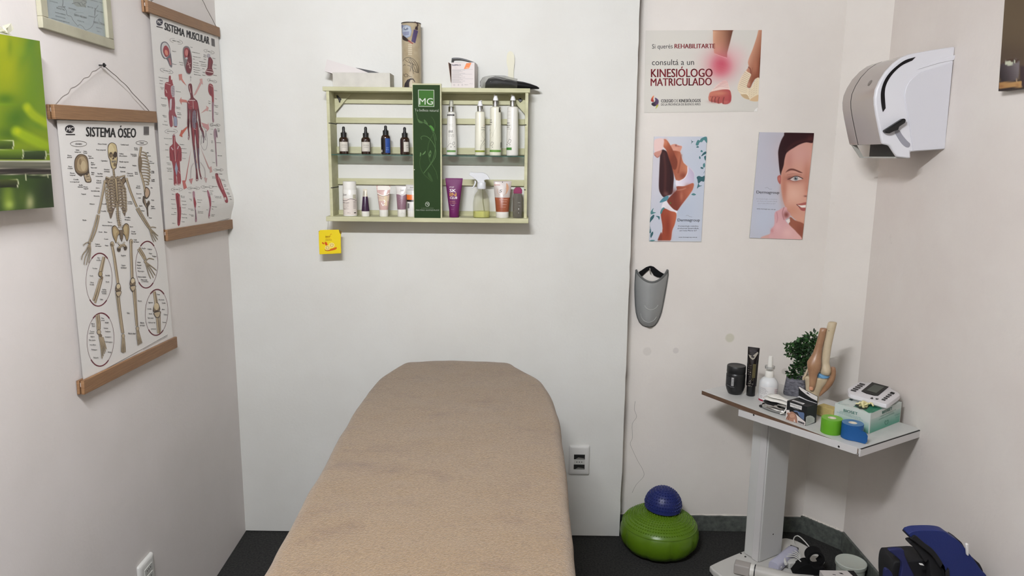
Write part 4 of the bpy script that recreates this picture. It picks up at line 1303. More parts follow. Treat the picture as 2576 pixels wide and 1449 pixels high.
# ================================================================== the pale green wall shelf
m_green = mat('pale_green_wood', (198, 196, 160), 0.6, var=0.12, vscale=7, stretch=(1, 4, 6), rgb2=(180, 178, 140))
ZB, ZT = 1.358, 1.820                      # top of the lower board, underside of the upper board
SX0, SX1 = -0.7345, 0.0318
DB, DT = 0.118, 0.104
sh = thing('wall_shelf', 'pale green wooden wall shelf with one glass shelf above the couch', 'shelf', ((SX0 + SX1) / 2, 0, 1.339))
MB().box(SX0, SX1, -DT, -0.001, ZT, 1.8355, m_green).build('top_board', sh, world=True, bevel=0.0015)
MB().box(SX0, SX1, -DB, -0.001, 1.340, ZB, m_green).build('bottom_board', sh, world=True, bevel=0.0015)
PL0, PL1, PR0, PR1 = -0.722, -0.711, 0.0145, 0.0255
for a, b in ((PL0, PL1), (PR0, PR1)):
 mb = MB().box(a, b, -0.100, -0.001, ZB, ZT, m_green)
 s = 1 if a < -0.3 else -1
 xi = b if s > 0 else a
 for zg in (on(835, 311, 1, -0.05).z, on(835, 471, 1, -0.05).z):
  mb.box(min(xi, xi + s * 0.0004), max(xi, xi + s * 0.0004), -0.1004, -0.002, zg - 0.0016, zg + 0.0016, m_dark)
  xm = (a + b) / 2
  mb.box(min(xm, xi), max(xm, xi), -0.1006, -0.099, zg - 0.0016, zg + 0.0016, m_dark)
 mb.build('side_panel', sh, world=True, bevel=0.0)
for y0, y1 in ((234, 262), (297.5, 311.5), (371, 387.5), (450.5, 466), (530.5, 546)):
 z1 = on(1080, y0, 1, -0.012).z
 z0 = on(1080, y1, 1, -0.012).z
 if y0 == 234:
  z1 = ZT
 MB().box(PL1, PR0, -0.012, -0.001, z0, z1, m_green).build('back_rail', sh, world=True, bevel=0.001)
for s, x0 in ((1, PL1), (-1, PR0)):
 zt = ZT
 q = MB()
 fn = lambda u, v, h: Vector((x0 + s * u, -0.012 - h, zt + v))
 q.prism([(0, 0), (0.066, 0), (0, -0.074)] if s < 0 else [(0, 0), (0, -0.074), (0.066, 0)], fn, 0, 0.010, m_green)
 g = q.build('corner_gusset', sh, world=True, bevel=0.0008)
 c = fn(0.019, -0.021, 0.010)
 if s > 0:
  w = MB().prism([(-0.011, 0.010), (-0.006, 0.012), (0.000, 0.004), (0.008, -0.003), (0.004, -0.008), (0.003, -0.015), (-0.001, -0.015), (-0.003, -0.005), (-0.008, 0.003)], lambda u, v, h: c + Vector((u, -h, v)), 0, 0.006, m_black)
 else:
  w = MB().prism([(-0.009, 0), (0, -0.009), (0.009, -0.001), (0.001, 0.008)], lambda u, v, h: c + Vector((u, -h, v)), 0, 0.006, m_black)
 w.build('wall_anchor', g, world=True, bevel=0.001)
ZG = 1.5905
m_glass_g = clear('green_edged_glass', (184, 200, 192), 0.2, 0.02)
m_gedge = mat('glass_edge', (58, 88, 78), 0.15)
mb = MB().box(PL1 - 0.006, PR0 + 0.006, -0.098, -0.013, ZG - 0.004, ZG, m_glass_g)
mb.box(PL1 - 0.0055, PR0 + 0.0055, -0.0984, -0.0978, ZG - 0.0038, ZG - 0.0002, m_gedge)
mb.build('glass_shelf', sh, world=True, smooth=0)

# ------------------------------------------------------------------ bodies for bottles and tubes
class Body:
 """upright body facing the room; rows (z, half width, half depth, material of the stretch above)"""
 def __init__(self, rows, n=32):
  self.rows, self.n = rows, n
 def ab(self, z):
  R = self.rows
  if z <= R[0][0]:
   return R[0][1], R[0][2]
  for p, q in zip(R, R[1:]):
   if p[0] <= z <= q[0]:
    t = (z - p[0]) / ((q[0] - p[0]) or 1)
    return p[1] + (q[1] - p[1]) * t, p[2] + (q[2] - p[2]) * t
  return R[-1][1], R[-1][2]
 def surf(self, x, z, h=0.0):
  a, b = self.ab(z)
  a, b = a + 1e-6, b + 1e-6
  t = max(-1.0, min(1.0, x / a))
  return Vector((t * (a + h), -(b * sqrt(max(0.0, 1 - t * t)) + h + 0.00025), z))
 def mesh(self, mb, cap0=True, cap1=True):
  rs = [[(a * cos(2 * pi * j / self.n), b * sin(2 * pi * j / self.n), z) for j in range(self.n)] for z, a, b, m in self.rows]
  return mb.rings(rs, [r[3] for r in self.rows[:-1]], cap0, cap1)
 def art(self, **k):
  a = Art(self.surf, step=0.00015, **k)
  a.strip = max(r[1] for r in self.rows) / 5
  return a

YB = -0.088                    # how far before the panel the lower board's bottles stand
def px_item(name, label, cat, px, py, zp, group=None, rot=0.0):
 p = on(px, py, 1, YB)
 p.z = zp
 return thing(name, label, cat, p, rot, group), p

def scale_at(p):
 """metres per photo pixel at a point"""
 q = p - CAM
 return (AX[2] * q.x + AY[2] * q.y + AZ[2] * q.z) / F

m_amber = mat('amber_glass', (44, 24, 14), 0.12, spec=0.6, coat=0.5)
m_rubber = mat('black_rubber', (17, 16, 16), 0.45)
m_wplas = mat('white_plastic', (228, 226, 218), 0.35)
m_cream = mat('cream_plastic', (226, 224, 206), 0.35)
m_chrome = mat('chrome', (200, 200, 198), 0.14, metal=1.0)

def dropper(px, base, xw, sh_y, cap_y0, cap_y1, top, label, kind):
 sc = scale_at(Vector((-0.4, -0.055, ZG)))
 p = on(px, base, 1, -0.058)
 t = thing('dropper_bottle', label, 'bottle', (p.x, -0.058, ZG), 0, 'amber dropper bottles on the glass shelf')
 r = xw * sc / 2
 hz = lambda y: (base - y) * sc
 hs, hn, h1, ht = hz(sh_y), hz(cap_y1), hz(cap_y0), hz(top)
 b = Body([(0, r * 0.86, r * 0.86, m_amber), (0.002, r, r, m_amber), (hs - 0.002, r, r, m_amber), (hs + 0.003, r * 0.95, r * 0.95, m_amber), (hs + 0.008, r * 0.72, r * 0.72, m_amber),
              (hn - 0.001, r * 0.5, r * 0.5, m_amber), (hn + 0.003, r * 0.48, r * 0.48, m_amber)])
 a = b.art()
 lw = r * 0.93
 if kind == 'blue':
  a.rect(-r * 0.98, 0.006, r * 0.05, hs - 0.004, (24, 18, 14), 10)
  a.rect(r * 0.08, 0.006, r * 0.93, hs - 0.004, (44, 78, 150), 8)
  a.up().text('ACEITE', r * 0.2, 0.024, r * 0.5, 0.003, (150, 172, 214), vs=1, bold=0.03).rect(-r * 0.93, 0.009, -r * 0.6, 0.018, (196, 190, 180), 4)
  a.text('ESENCIAL', r * 0.2, 0.017, r * 0.55, 0.003, (150, 172, 214), vs=1, bold=0.03)
 else:
  x0 = {'a': -lw * 0.8, 'b': -lw * 0.85, 'c': -lw * 0.1}[kind]
  x1 = lw * 0.97
  z0, z1 = 0.011, hs - 0.009
  a.rect(x0, z0, x1, z1, (206, 200, 188), 14)
  a.up()
  xa = x0 + (x1 - x0) * (0.28 if kind != 'c' else 0.5)
  a.text('ACEITE ESENCIAL', xa, z0 + (z1 - z0) * 0.62, (x1 - xa) * 0.86, 0.0024, (70, 64, 60), vs=1, bold=0.04, res=1)
  a.text('LAVANDA', xa + 0.002, z0 + (z1 - z0) * 0.42, (x1 - xa) * 0.7, 0.0022, (70, 64, 60), vs=1, bold=0.04, res=1)
  a.text('10 ml', x0 + 0.002, z0 + 0.002, 0.005, 0.0018, (90, 84, 80), vs=1, bold=0.03, res=1)
  a.text('30%', x1 - 0.008, z0 + 0.002, 0.005, 0.0018, (90, 84, 80), vs=1, bold=0.03, res=1)
 mb = MB()
 b.mesh(mb)
 if kind == 'blue':
  merge_art(mb, a)
 else:
  a.mb.build('paper_label', t, smooth=0)
 mb.build('glass_body', t, smooth=50)
 rc = r * 0.63
 mb = MB().lathe([(rc, hn), (rc, hn + 0.004), (rc * 0.97, hn + 0.0045), (rc * 0.97, h1 - 0.001), (rc * 0.9, h1)], m_rubber, 26)
 mb.build('cap', t, smooth=40)
 q = (ht - h1)
 MB().lathe([(rc * 0.56, h1 - 0.001), (rc * 0.56, h1 + q * 0.2), (rc * 0.46, h1 + q * 0.3), (rc * 0.5, h1 + q * 0.6), (rc * 0.47, h1 + q * 0.84), (rc * 0.3, h1 + q * 0.97), (0.0006, h1 + q)], m_rubber, 20).build('bulb', t, smooth=50)
 return t
dropper(866, 388.3, 23.6, 352, 335, 350, 320, 'leftmost amber dropper bottle with wide cream label', 'a')
dropper(921.3, 389.6, 23.6, 353, 337, 351, 321.5, 'amber dropper bottle second from the left with cream label', 'b')
dropper(971.3, 390.6, 23.6, 348, 331, 344, 319, 'amber dropper bottle with dark and blue label', 'blue')
dropper(1018.8, 391.6, 23.6, 354, 338, 353, 323.5, 'amber dropper bottle standing right beside the green sign', 'c')

def lotion(px, base, wb, wt, y_sh, y_c0, y_c1, y_top, label, kind):
 sc = scale_at(Vector((-0.15, -0.055, ZG)))
 p = on(px, base, 1, -0.058)
 t = thing('pump_bottle', label, 'bottle', (p.x, -0.058, ZG), 0, 'white pump bottles on the glass shelf')
 hz = lambda y: (base - y) * sc
 hs, h0, h1, ht = hz(y_sh), hz(y_c1), hz(y_c0), hz(y_top)
 R, r = wb * sc / 2, wt * sc / 2
 m = m_wplas if kind in 'ad' else m_cream
 b = Body([(0, R * 0.86, R * 0.86, m), (0.0012, R * 0.94, R * 0.94, m), (0.005, R, R, m), (hs * 0.35, R * 0.97, R * 0.97, m), (hs - 0.006, r, r, m), (hs - 0.002, r * 0.96, r * 0.96, m), (hs, r * 0.86, r * 0.86, m), (hs + 0.0012, r * 0.6, r * 0.6, m)], 36)
 a = b.art()
 GR, DK, LG = (96, 146, 58), (86, 82, 74), (176, 174, 160)
 if kind == 'a':
  a.rect(-R * 0.8, 0.0115, R * 0.80, 0.019, (112, 152, 84), 14)
  a.rect(-r * 0.98, hs - 0.014, r * 0.78, hs - 0.0085, (26, 24, 26), 12).up()
  a.text('EXFOLIANTE', -r * 0.8, hs - 0.0128, r * 1.3, 0.003, (190, 186, 182), vs=1, bold=0.02, res=1)
  a.text('AHA', -R * 0.45, hs * 0.52, R * 0.78, 0.0105, (96, 92, 88), vs=1, bold=0.02).text('LOCIÓN FACIAL', -R * 0.5, hs * 0.47, R, 0.002, DK, vs=1, bold=0.03, res=1).text('RENOVADORA', -R * 0.45, hs * 0.44, R * 0.9, 0.002, DK, vs=1, bold=0.03, res=1)
  a.line([(-R * 0.7, 0.03), (-R * 0.3, 0.042), (R * 0.1, 0.044)], 0.0012, (120, 116, 108), 5)
  a.line([(-R * 0.2, 0.044), (R * 0.15, 0.062), (R * 0.5, 0.07), (R * 0.3, 0.078), (R * 0.05, 0.066)], 0.0006, LG, 6).line([(-R * 0.5, 0.045), (-R * 0.2, 0.06), (-R * 0.35, 0.07)], 0.0006, LG, 5)
  a.line([(R * 0.25, 0.044), (R * 0.5, 0.05), (R * 0.62, 0.046), (R * 0.45, 0.038), (R * 0.3, 0.039)], 0.001, DK, 5, closed=True).ell(0.0, 0.031, 0.0016, 0.002, DK, 8).ell(R * 0.6, 0.032, 0.002, 0.0012, DK, 8)
  a.line([(-R * 0.6, 0.0235), (R * 0.7, 0.0235)], 0.0005, LG)
  a.text('MG', -R * 0.35, hs * 0.66, R * 0.7, 0.011, (206, 204, 196), vs=1)
 elif kind == 'b':
  a.rect(-R * 0.995, 0.0125, R * 0.995, 0.0195, (140, 152, 60), 20).up()
  a.text('EMULSIÓN', R * 0.32, hs * 0.63, R * 0.6, 0.0035, DK, vs=1, bold=0.03, res=1).text('DE LIMPIEZA', R * 0.25, hs * 0.58, R * 0.68, 0.003, DK, vs=1, bold=0.03, res=1).text('CREMA', R * 0.6, hs * 0.68, R * 0.3, 0.0028, (206, 150, 110), vs=1, res=1)
  a.line([(R * 0.12, 0.022), (R * 0.2, 0.036), (R * 0.6, 0.05), (R * 0.95, 0.062)], 0.001, (110, 106, 92), 6).line([(R * 0.28, 0.022), (R * 0.42, 0.036), (R * 0.9, 0.046)], 0.0007, (140, 136, 118), 6)
  a.line([(R * 0.9, 0.06), (R * 0.45, 0.072), (R * 0.4, 0.084), (R * 0.8, 0.09)], 0.0006, (160, 156, 140), 6).ell(R * 0.27, 0.054, 0.0008, 0.002, DK, 8)
 elif kind == 'c':
  a.rect(-R * 0.995, 0.0135, R * 0.995, 0.0215, (104, 150, 66), 20).up()
  a.rect(r * 0.62, hs - 0.020, r * 0.93, hs - 0.002, (92, 86, 66), 4).rect(r * 0.66, hs - 0.019, r * 0.8, hs - 0.006, (52, 50, 46), 3)
  a.text('GEL DE', -R * 0.93, hs * 0.72, R * 0.35, 0.0045, DK, vs=1, bold=0.04, res=1).text('MANZANILLA', -R * 0.95, hs * 0.675, R * 0.42, 0.004, DK, vs=1, bold=0.04, res=1).text('ROSA', -R * 0.93, hs * 0.63, R * 0.28, 0.004, DK, vs=1, bold=0.04, res=1).ell(-R * 0.9, hs * 0.53, 0.0012, 0.0016, DK, 8)
  a.line([(R * 0.05, hs * 0.7), (R * 0.12, hs * 0.6), (-R * 0.25, hs * 0.48), (-R * 0.42, hs * 0.4), (-R * 0.75, hs * 0.36)], 0.0006, LG, 6).line([(-R * 0.85, hs * 0.44), (-R * 0.55, hs * 0.48), (-R * 0.42, hs * 0.4)], 0.0006, LG, 6)
  a.line([(-R * 0.8, 0.04), (-R * 0.6, 0.051), (-R * 0.3, 0.047), (-R * 0.45, 0.04), (-R * 0.7, 0.036)], 0.001, DK, 5, closed=True).ell(-R * 0.45, 0.0315, 0.002, 0.0012, DK, 8)
  a.rect(R * 0.88, 0.03, R * 0.97, 0.05, (60, 56, 50), 2)
 else:
  a.rect(-R * 0.97, 0.0215, -R * 0.12, 0.031, (62, 126, 44), 8).up()
  a.text('GEL DE', -R * 0.93, hs * 0.66, R * 0.42, 0.0045, DK, vs=1, bold=0.04, res=1).text('MANZANILLA', -R * 0.96, hs * 0.615, R * 0.6, 0.004, DK, vs=1, bold=0.04, res=1).text('NATURAL', -R * 0.95, hs * 0.575, R * 0.45, 0.004, DK, vs=1, bold=0.04, res=1).rect(-R * 0.95, hs * 0.545, -R * 0.3, hs * 0.55, DK, 5)
  a.line([(-R * 0.2, hs * 0.64), (-R * 0.22, hs * 0.55), (-R * 0.5, hs * 0.46), (-R * 0.35, hs * 0.38), (-R * 0.8, hs * 0.33)], 0.0006, LG, 6)
  a.line([(-R * 0.75, 0.05), (-R * 0.5, 0.061), (-R * 0.22, 0.058), (-R * 0.35, 0.049), (-R * 0.6, 0.046)], 0.0011, DK, 5, closed=True).ell(-R * 0.4, 0.041, 0.002, 0.0012, DK, 8).ell(-R * 0.87, 0.042, 0.0012, 0.0022, DK, 8)
  for k in range(3):
   a.rect(-R * 0.8, hs * (0.9 - k * 0.07), -R * 0.35, hs * (0.905 - k * 0.07), (196, 194, 188), 5)
 mb = MB()
 b.mesh(mb)
 merge_art(mb, a).build('bottle_body', t, smooth=50)
 rc = 15.0 * sc / 2
 MB().lathe([(rc, h0 - 0.001), (rc * 1.02, h0 + 0.001), (rc, h0 + 0.002), (rc, h1 - 0.0015), (rc * 0.94, h1)], m_chrome, 32).build('collar', t, smooth=40)
 q = ht - h1
 if kind == 'a':
  m_c = clear('clear_cap', (236, 236, 228), 0.3, 0.05, haze=0.25)
  MB().lathe([(rc * 0.78, h1), (rc * 0.74, h1 + q * 0.75), (rc * 0.6, h1 + q * 0.93), (rc * 0.35, h1 + q)], m_c, 24, cap0=False).build('clear_overcap', t, smooth=50)
  mb = MB().lathe([(rc * 0.5, h1), (rc * 0.48, h1 + q * 0.5), (rc * 0.4, h1 + q * 0.8)], m_wplas, 20)
  mb.box(-rc * 0.62, -rc * 0.3, -rc * 0.3, rc * 0.3, h1 + q * 0.15, h1 + q * 0.55, mat('grey_insert', (110, 108, 98), 0.5))
  mb.build('spray_nozzle', t, smooth=40)
 else:
  mp = mat('pump_plastic', (236, 236, 238), 0.3)
  mb = MB().lathe([(rc * 0.86, h1), (rc * 0.82, h1 + q * 0.3), (rc * 0.6, h1 + q * 0.65), (rc * 0.55, h1 + q * 0.8)], mp, 26)
  # nozzle head, turned a little to one side
  ring = []
  for s, (zc, w, d, dx) in enumerate(((0.78, 0.56, 0.56, 0), (0.9, 0.6, 0.7, 0.06), (1.0, 0.46, 0.6, 0.12))):
   ring.append([(rc * (w * cos(2 * pi * j / 20) + dx * (1 if kind == 'b' else -1)), rc * d * sin(2 * pi * j / 20), h1 + q * zc + (q * 0.1 * cos(2 * pi * j / 20) * (1 if kind == 'b' else -1) if s == 2 else 0)) for j in range(20)])
  mb.rings(ring, mp, False, True)
  mb.build('pump_head', t, smooth=45)
 return t
lotion(1136, 393.5, 27.5, 20.5, 288, 275, 287, 258.5, 'white spray bottle with black band right of the green sign', 'a')
lotion(1207.5, 394, 26.5, 24, 287, 273, 286.5, 260, 'cream pump bottle shortest of the three on the right', 'b')
lotion(1246, 394, 30, 26.5, 275, 259.5, 274, 246, 'cream pump bottle second from the right with full green band', 'c')
lotion(1289, 394.5, 31, 27, 275, 259.5, 273.5, 246.5, 'rightmost white pump bottle with short green patch', 'd')

# ------------------------------------------------------------------ things on the lower board
def tube_rows(h, w, rc, hc, mcap, mbody, flat=0.0012):
 """squeeze tube standing on its cap: round at the cap, flat at the crimp"""
 def m_at(t):
  if not isinstance(mbody, list):
   return mbody
  for te, m in mbody:
   if t < te - 1e-6:
    return m
  return mbody[-1][1]
 rows = [(0, rc * 0.93, rc * 0.93, mcap), (0.0015, rc, rc, mcap), (hc - 0.001, rc * 1.0, rc * 1.0, mcap), (hc, rc * 1.0, rc * 1.0, m_at(0))]
 N = 50
 for i in range(1, N + 1):
  t = i / N
  z = hc + (h - hc) * t
  rows.append((z, rc * 1.0 + (w - rc) * t, rc * (1 - t ** 1.5) + flat * t ** 1.5, m_at(t)))
 return rows

def squeeze(name, label, cap_px, base_py, y_top, w_top, w_cap, y_cap, mcap, mbody, art_fn, part='tube_body', rot=0.0):
 p = on(cap_px, base_py, 1, YB)
 t = thing(name, label, 'tube', (p.x, YB, ZB), rot)
 sc = scale_at(p)
 h, hc = (base_py - y_top) * sc, (base_py - y_cap) * sc
 w, rc = w_top * sc / 2, w_cap * sc / 2
 rows = tube_rows(h, w, rc, hc, mcap, mbody)
 b = Body(rows)
 cap = Body(rows[:4])
 mb = MB()
 cap.mesh(mb)
 mb.build('cap', t, smooth=50)
 mb = MB()
 Body(rows[3:]).mesh(mb, True, True)
 # crimped end seam
 mb.box(-w, w, -0.0011, 0.0011, h - 0.0005, h + 0.004, mbody[-1][1] if isinstance(mbody, list) else mbody)
 a = b.art()
 art_fn(a, h, hc, w, rc, b)
 merge_art(mb, a).build(part, t, smooth=50)
 return t

# talc bottle
t, p = px_item('powder_bottle', 'white talcum powder bottle at the left end of the lower board', 'bottle', 881.5, 545.5, ZB)
sc = scale_at(p)
R = 34.5 * sc / 2
hb, ht = (547 - 480.5) * sc, (547 - 460.5) * sc
mt = mat('pinkish_white', (224, 214, 204), 0.4)
b = Body([(0, R * 0.9, R * 0.9, m_wplas), (0.002, R, R, m_wplas), (0.006, R, R, mt), (hb * 0.68, R, R, m_wplas), (hb - 0.001, R, R, m_wplas), (hb, R * 0.97, R * 0.97, m_wplas)], 40)
MB().lathe([(R * 0.95, hb), (R * 0.95, ht - 0.003), (R * 0.93, ht - 0.0008), (R * 0.86, ht)], m_wplas, 40).build('cap', t, smooth=40)
a = b.art()
a.line([(-R * 0.98, hb * 0.62), (-R * 0.7, hb * 0.585), (-R * 0.3, hb * 0.6), (R * 0.2, hb * 0.655), (R * 0.6, hb * 0.65), (R * 0.97, hb * 0.6)], 0.0016, (74, 66, 62), 6)
a.text('Just', -R * 0.86, hb * 0.78, R * 0.6, 0.0085, (96, 90, 86), vs=1, lean=0.2, bold=0.02)
a.text('VITAL JUST', -R * 0.94, hb * 0.49, R * 1.05, 0.0045, (74, 62, 56), vs=1, bold=0.05)
for k, (s, w) in enumerate((('TALCO DESODORANTE', 0.95), ('CORPORAL', 1.0), ('POLVO FINO', 0.75), ('PERFUMADO', 1.0))):
 a.text(s, -R * 0.92, hb * (0.425 - 0.05 * k), R * w, 0.0018, (120, 106, 98), vs=1, bold=0.03, res=1)
a.text('200 g', -R * 0.2, hb * 0.13, R * 0.44, 0.0028, (120, 106, 98), vs=1, bold=0.03, res=1).ell(-R * 0.58, hb * 0.28, 0.0018, 0.0016, (74, 62, 56), 8)
a.rect(R * 0.62, hb * 0.66, R * 0.95, hb * 0.82, (186, 182, 160), 6).rect(R * 0.7, hb * 0.12, R * 0.93, hb * 0.155, (60, 50, 44), 4)
for k in range(6):
 a.rect(R * 0.64, hb * (0.3 + 0.05 * k), R * 0.92, hb * (0.318 + 0.05 * k), (150, 138, 130), 4)
mb = MB(); b.mesh(mb); merge_art(mb, a).build('bottle_body', t, smooth=50)

m_plum = mat('dark_plum', (52, 26, 56), 0.3)
def art0(a, h, hc, w, rc, b):
 z1 = hc + (h - hc) * 0.70
 m = ink((222, 216, 200))
 a.rect(-w * 0.9, z1 + 0.003, -w * 0.1, h - 0.003, (164, 160, 146), 6)
 a.up().text('just', -rc * 0.4, hc + 0.02, rc * 0.5, 0.0024, (120, 100, 124), vs=1, res=1)
squeeze('cosmetic_tube', 'small dark plum tapered tube with white cap', 920, 546.5, 481.5, 9.5, 20, 533.6, m_wplas, [(0.70, m_plum), (1.1, mat('tube_tip', (206, 198, 176), 0.35))], art0)

m_pinkclear = mat('rosy_gel_tube', (206, 172, 164), 0.22, coat=0.4)
def art1(a, h, hc, w, rc, b):
 e = lambda z: b.ab(z)[0]
 z2 = h - 0.013
 a.rect(-w, h - 0.012, w, h + 0.0035, (232, 228, 218), 8)
 a.up().rect(-0.0016, h - 0.008, 0.0016, h - 0.0005, (20, 18, 18))
 zl = hc + (h - hc) * 0.66
 a.rect(-e(zl) * 0.9, zl - 0.024, e(zl) * 0.92, zl - 0.004, (214, 194, 172), 10).up()
 a.line([(-e(zl) * 0.95, zl + 0.006), (-e(zl) * 0.4, zl - 0.001), (e(zl) * 0.1, zl - 0.003), (e(zl) * 0.6, zl), (e(zl) * 0.95, zl + 0.006)], 0.0034, (236, 230, 220), 6).up().line([(-e(zl) * 0.95, zl + 0.003), (-e(zl) * 0.4, zl - 0.004), (e(zl) * 0.1, zl - 0.0055), (e(zl) * 0.6, zl - 0.002), (e(zl) * 0.95, zl + 0.003)], 0.0012, (106, 88, 76), 6)
 a.rect(e(zl) * 0.2, hc + 0.016, e(zl) * 0.62, zl - 0.005, (220, 200, 166), 6)
 a.text('CREMA DE MANOS', -e(zl) * 0.7, zl + 0.013, e(zl) * 1.4, 0.0028, (180, 140, 134), vs=1, bold=0.03, res=1).text('MALVA', -e(zl) * 0.7, zl - 0.014, e(zl) * 0.9, 0.0036, (184, 144, 138), vs=1, bold=0.03, res=1)
 a.line([(-e(zl) * 0.25, zl - 0.03), (-e(zl) * 0.05, zl - 0.04), (e(zl) * 0.25, zl - 0.036)], 0.0028, (244, 240, 234), 6).line([(e(zl) * 0.2, zl - 0.03), (e(zl) * 0.32, zl - 0.025), (e(zl) * 0.12, zl - 0.02)], 0.003, (244, 240, 234), 5)
squeeze('cosmetic_tube', 'pale pink gel tube with white cap right of the plum tube', 966, 547, 473, 35.5, 22, 530, m_wplas, m_pinkclear, art1)

m_mauve = mat('mauve_tube', (136, 104, 116), 0.35)
def art2(a, h, hc, w, rc, b):
 zl = hc + (h - hc) * 0.67
 e = lambda z: b.ab(z)[0] * 0.985
 a.up().line([(-e(zl), zl + 0.002), (-e(zl) * 0.4, zl + 0.001), (e(zl) * 0.2, zl - 0.003), (e(zl) * 0.6, zl - 0.001), (e(zl), zl + 0.003)], 0.0036, (216, 212, 206), 6)
 a.text('Just', -e(zl) * 0.2, zl + 0.012, e(zl) * 0.66, 0.0075, (110, 102, 98), vs=1, lean=0.2, bold=0.02)
 for k, (s, ww) in enumerate((('VITAL JUST', 0.9), ('BÁLSAMO', 0.8), ('CORPORAL', 0.85), ('ESENCIAL', 0.7))):
  a.text(s, -e(zl) * 0.42, zl - 0.012 - 0.0085 * k, e(zl) * ww, 0.0026, (168, 140, 148), vs=1, bold=0.03, res=1)
 a.text('100 ml', -e(zl) * 0.2, hc + 0.004, e(zl) * 0.8, 0.002, (176, 150, 158), vs=1, bold=0.03, res=1)
 a.ring(rc * 0.35, 0.010, 0.005, 0.006, 0.0006, (190, 186, 176), 14, 0, 180)
squeeze('cosmetic_tube', 'mauve tube with pale grey top beside the green sign', 1011, 546.5, 472, 28.5, 21.5, 528, m_wplas, [(0.67, m_mauve), (1.1, mat('tube_pale_grey', (208, 204, 198), 0.35))], art2)

m_clearbody = mat('greyish_clear_tube', (196, 194, 190), 0.2, coat=0.4)
def art3(a, h, hc, w, rc, b):
 e = lambda z: b.ab(z)[0] * 0.985
 f = lambda t: hc + (h - hc) * t
 a.rect(-e(f(0.9)), f(0.82), e(f(0.9)), f(0.84), (150, 148, 140), 8).up()
 for k in range(6):
  a.rect(-e(f(0.2)) * 0.85 + k * 0.0012, f(0.1), -e(f(0.2)) * 0.85 + k * 0.0012 + 0.0007, f(0.3), (40, 38, 36))
 a.text('Swiss', -e(f(0.9)) * 0.4, f(0.9), w * 0.8, 0.005, (120, 112, 106), vs=1, lean=0.2, bold=0.02)
squeeze('cosmetic_tube', 'clear tube with orange band half hidden behind the green sign', 1039, 547.5, 470, 33, 27, 532, m_wplas, [(0.36, mat('tube_white', (220, 218, 214), 0.35)), (0.44, mat('tube_dark_band', (28, 20, 16), 0.35)), (0.64, mat('tube_orange_band', (222, 108, 36), 0.3)), (1.1, m_clearbody)], art3)

m_purple = mat('magenta_purple', (104, 32, 88), 0.5, spec=0.3)
def art4(a, h, hc, w, rc, b):
 a.text('POP', -w * 0.48, h * 0.775, w * 0.5, 0.0055, (226, 206, 214), vs=1, bold=0.05).text('SK', -w * 0.48, h * 0.665, w * 0.72, 0.0115, (240, 236, 238), vs=1, bold=0.07)
 a.text('IN', -w * 0.46, h * 0.56, w * 0.74, 0.0125, (206, 156, 66), vs=1, bold=0.06).up().text('CLUB', -w * 0.46, h * 0.49, w * 0.84, 0.0085, (240, 236, 238), vs=1, bold=0.04, lean=0.15)
 a.text('EXFOLIANTE', -w * 0.46, h * 0.415, w * 0.62, 0.0026, (206, 150, 110), vs=1, bold=0.03, res=1).text('DE CUERPO', -w * 0.46, h * 0.37, w * 0.74, 0.0026, (206, 150, 110), vs=1, bold=0.03, res=1)
 a.line([(-w * 0.38, h * 0.335), (-w * 0.1, h * 0.315), (w * 0.1, h * 0.335)], 0.0012, (220, 206, 212), 5).text('150 ml', -w * 0.3, h * 0.21, w * 0.28, 0.002, (200, 150, 180), vs=1, res=1)
squeeze('cosmetic_tube', 'tall purple tube lettered POP SKIN CLUB right of the sign', 1142.5, 548.5, 454, 43.5, 24.5, 533, m_purple, m_purple, art4)

# trigger sprayer
t, p = px_item('spray_bottle', 'clear trigger spray bottle holding a little yellow liquid', 'bottle', 1211, 550, ZB)
sc = scale_at(p)
R = 42.5 * sc / 2
H1, Hn = (552 - 483) * sc, (552 - 481) * sc
m_cl = clear('clear_bottle', (248, 248, 240), 0.10, 0.04, haze=0.06, hazec=(220, 216, 200))
prof = [(R * 0.9, 0.0), (R, 0.003), (R, 0.030), (R * 0.985, 0.0315), (R, 0.033), (R, 0.045), (R * 0.99, 0.056), (R * 0.94, 0.068), (R * 0.84, 0.080), (R * 0.68, 0.091), (R * 0.5, 0.099), (R * 0.42, 0.102), (R * 0.42, 0.108)]
MB().lathe(prof, m_cl, 40, cap1=False).build('bottle_body', t, smooth=50)
mb = MB().lathe([(R * 0.88, 0.0012), (R * 0.96, 0.0035), (R * 0.96, 0.0245)], clear('yellow_liquid_haze', (250, 250, 200), 0.06, 0.02, haze=0.45, hazec=(240, 242, 160)), 40)
mb.build('liquid', t, smooth=40)
MB().tube([(0.004, 0, 0.11), (0.006, 0.0, 0.06), (0.014, 0, 0.006)], 0.0018, clear('dip_tube', (220, 220, 200), 0.3), 8).build('dip_tube', t)
m_tr = mat('trigger_plastic', (212, 214, 216), 0.35)
zc = (552 - 480.5) * sc
zk = (552 - 465) * sc
MB().lathe([(R * 0.50, zc), (R * 0.52, zc + 0.002), (R * 0.50, zk), (R * 0.46, zk + 0.002)], m_tr, 32).build('screw_collar', t, smooth=40)
X = lambda zx: (1030 + zx / 6.037 - 1211) * sc
Z = lambda zy: (552 - (380 + zy / 6.037)) * sc
poly = [(X(u), Z(v)) for u, v in smooth_pts([(912, 400), (925, 360), (960, 362), (1010, 368), (1090, 364), (1150, 378), (1190, 412), (1218, 462), (1180, 466), (1135, 478), (1140, 515), (1042, 515), (1030, 488), (985, 450), (940, 420)], 3)]
MB().prism(poly, lambda u, v, h: Vector((u, h, v)), -0.0125, 0.0125, m_tr).build('spray_head', t, bevel=0.004, seg=3)
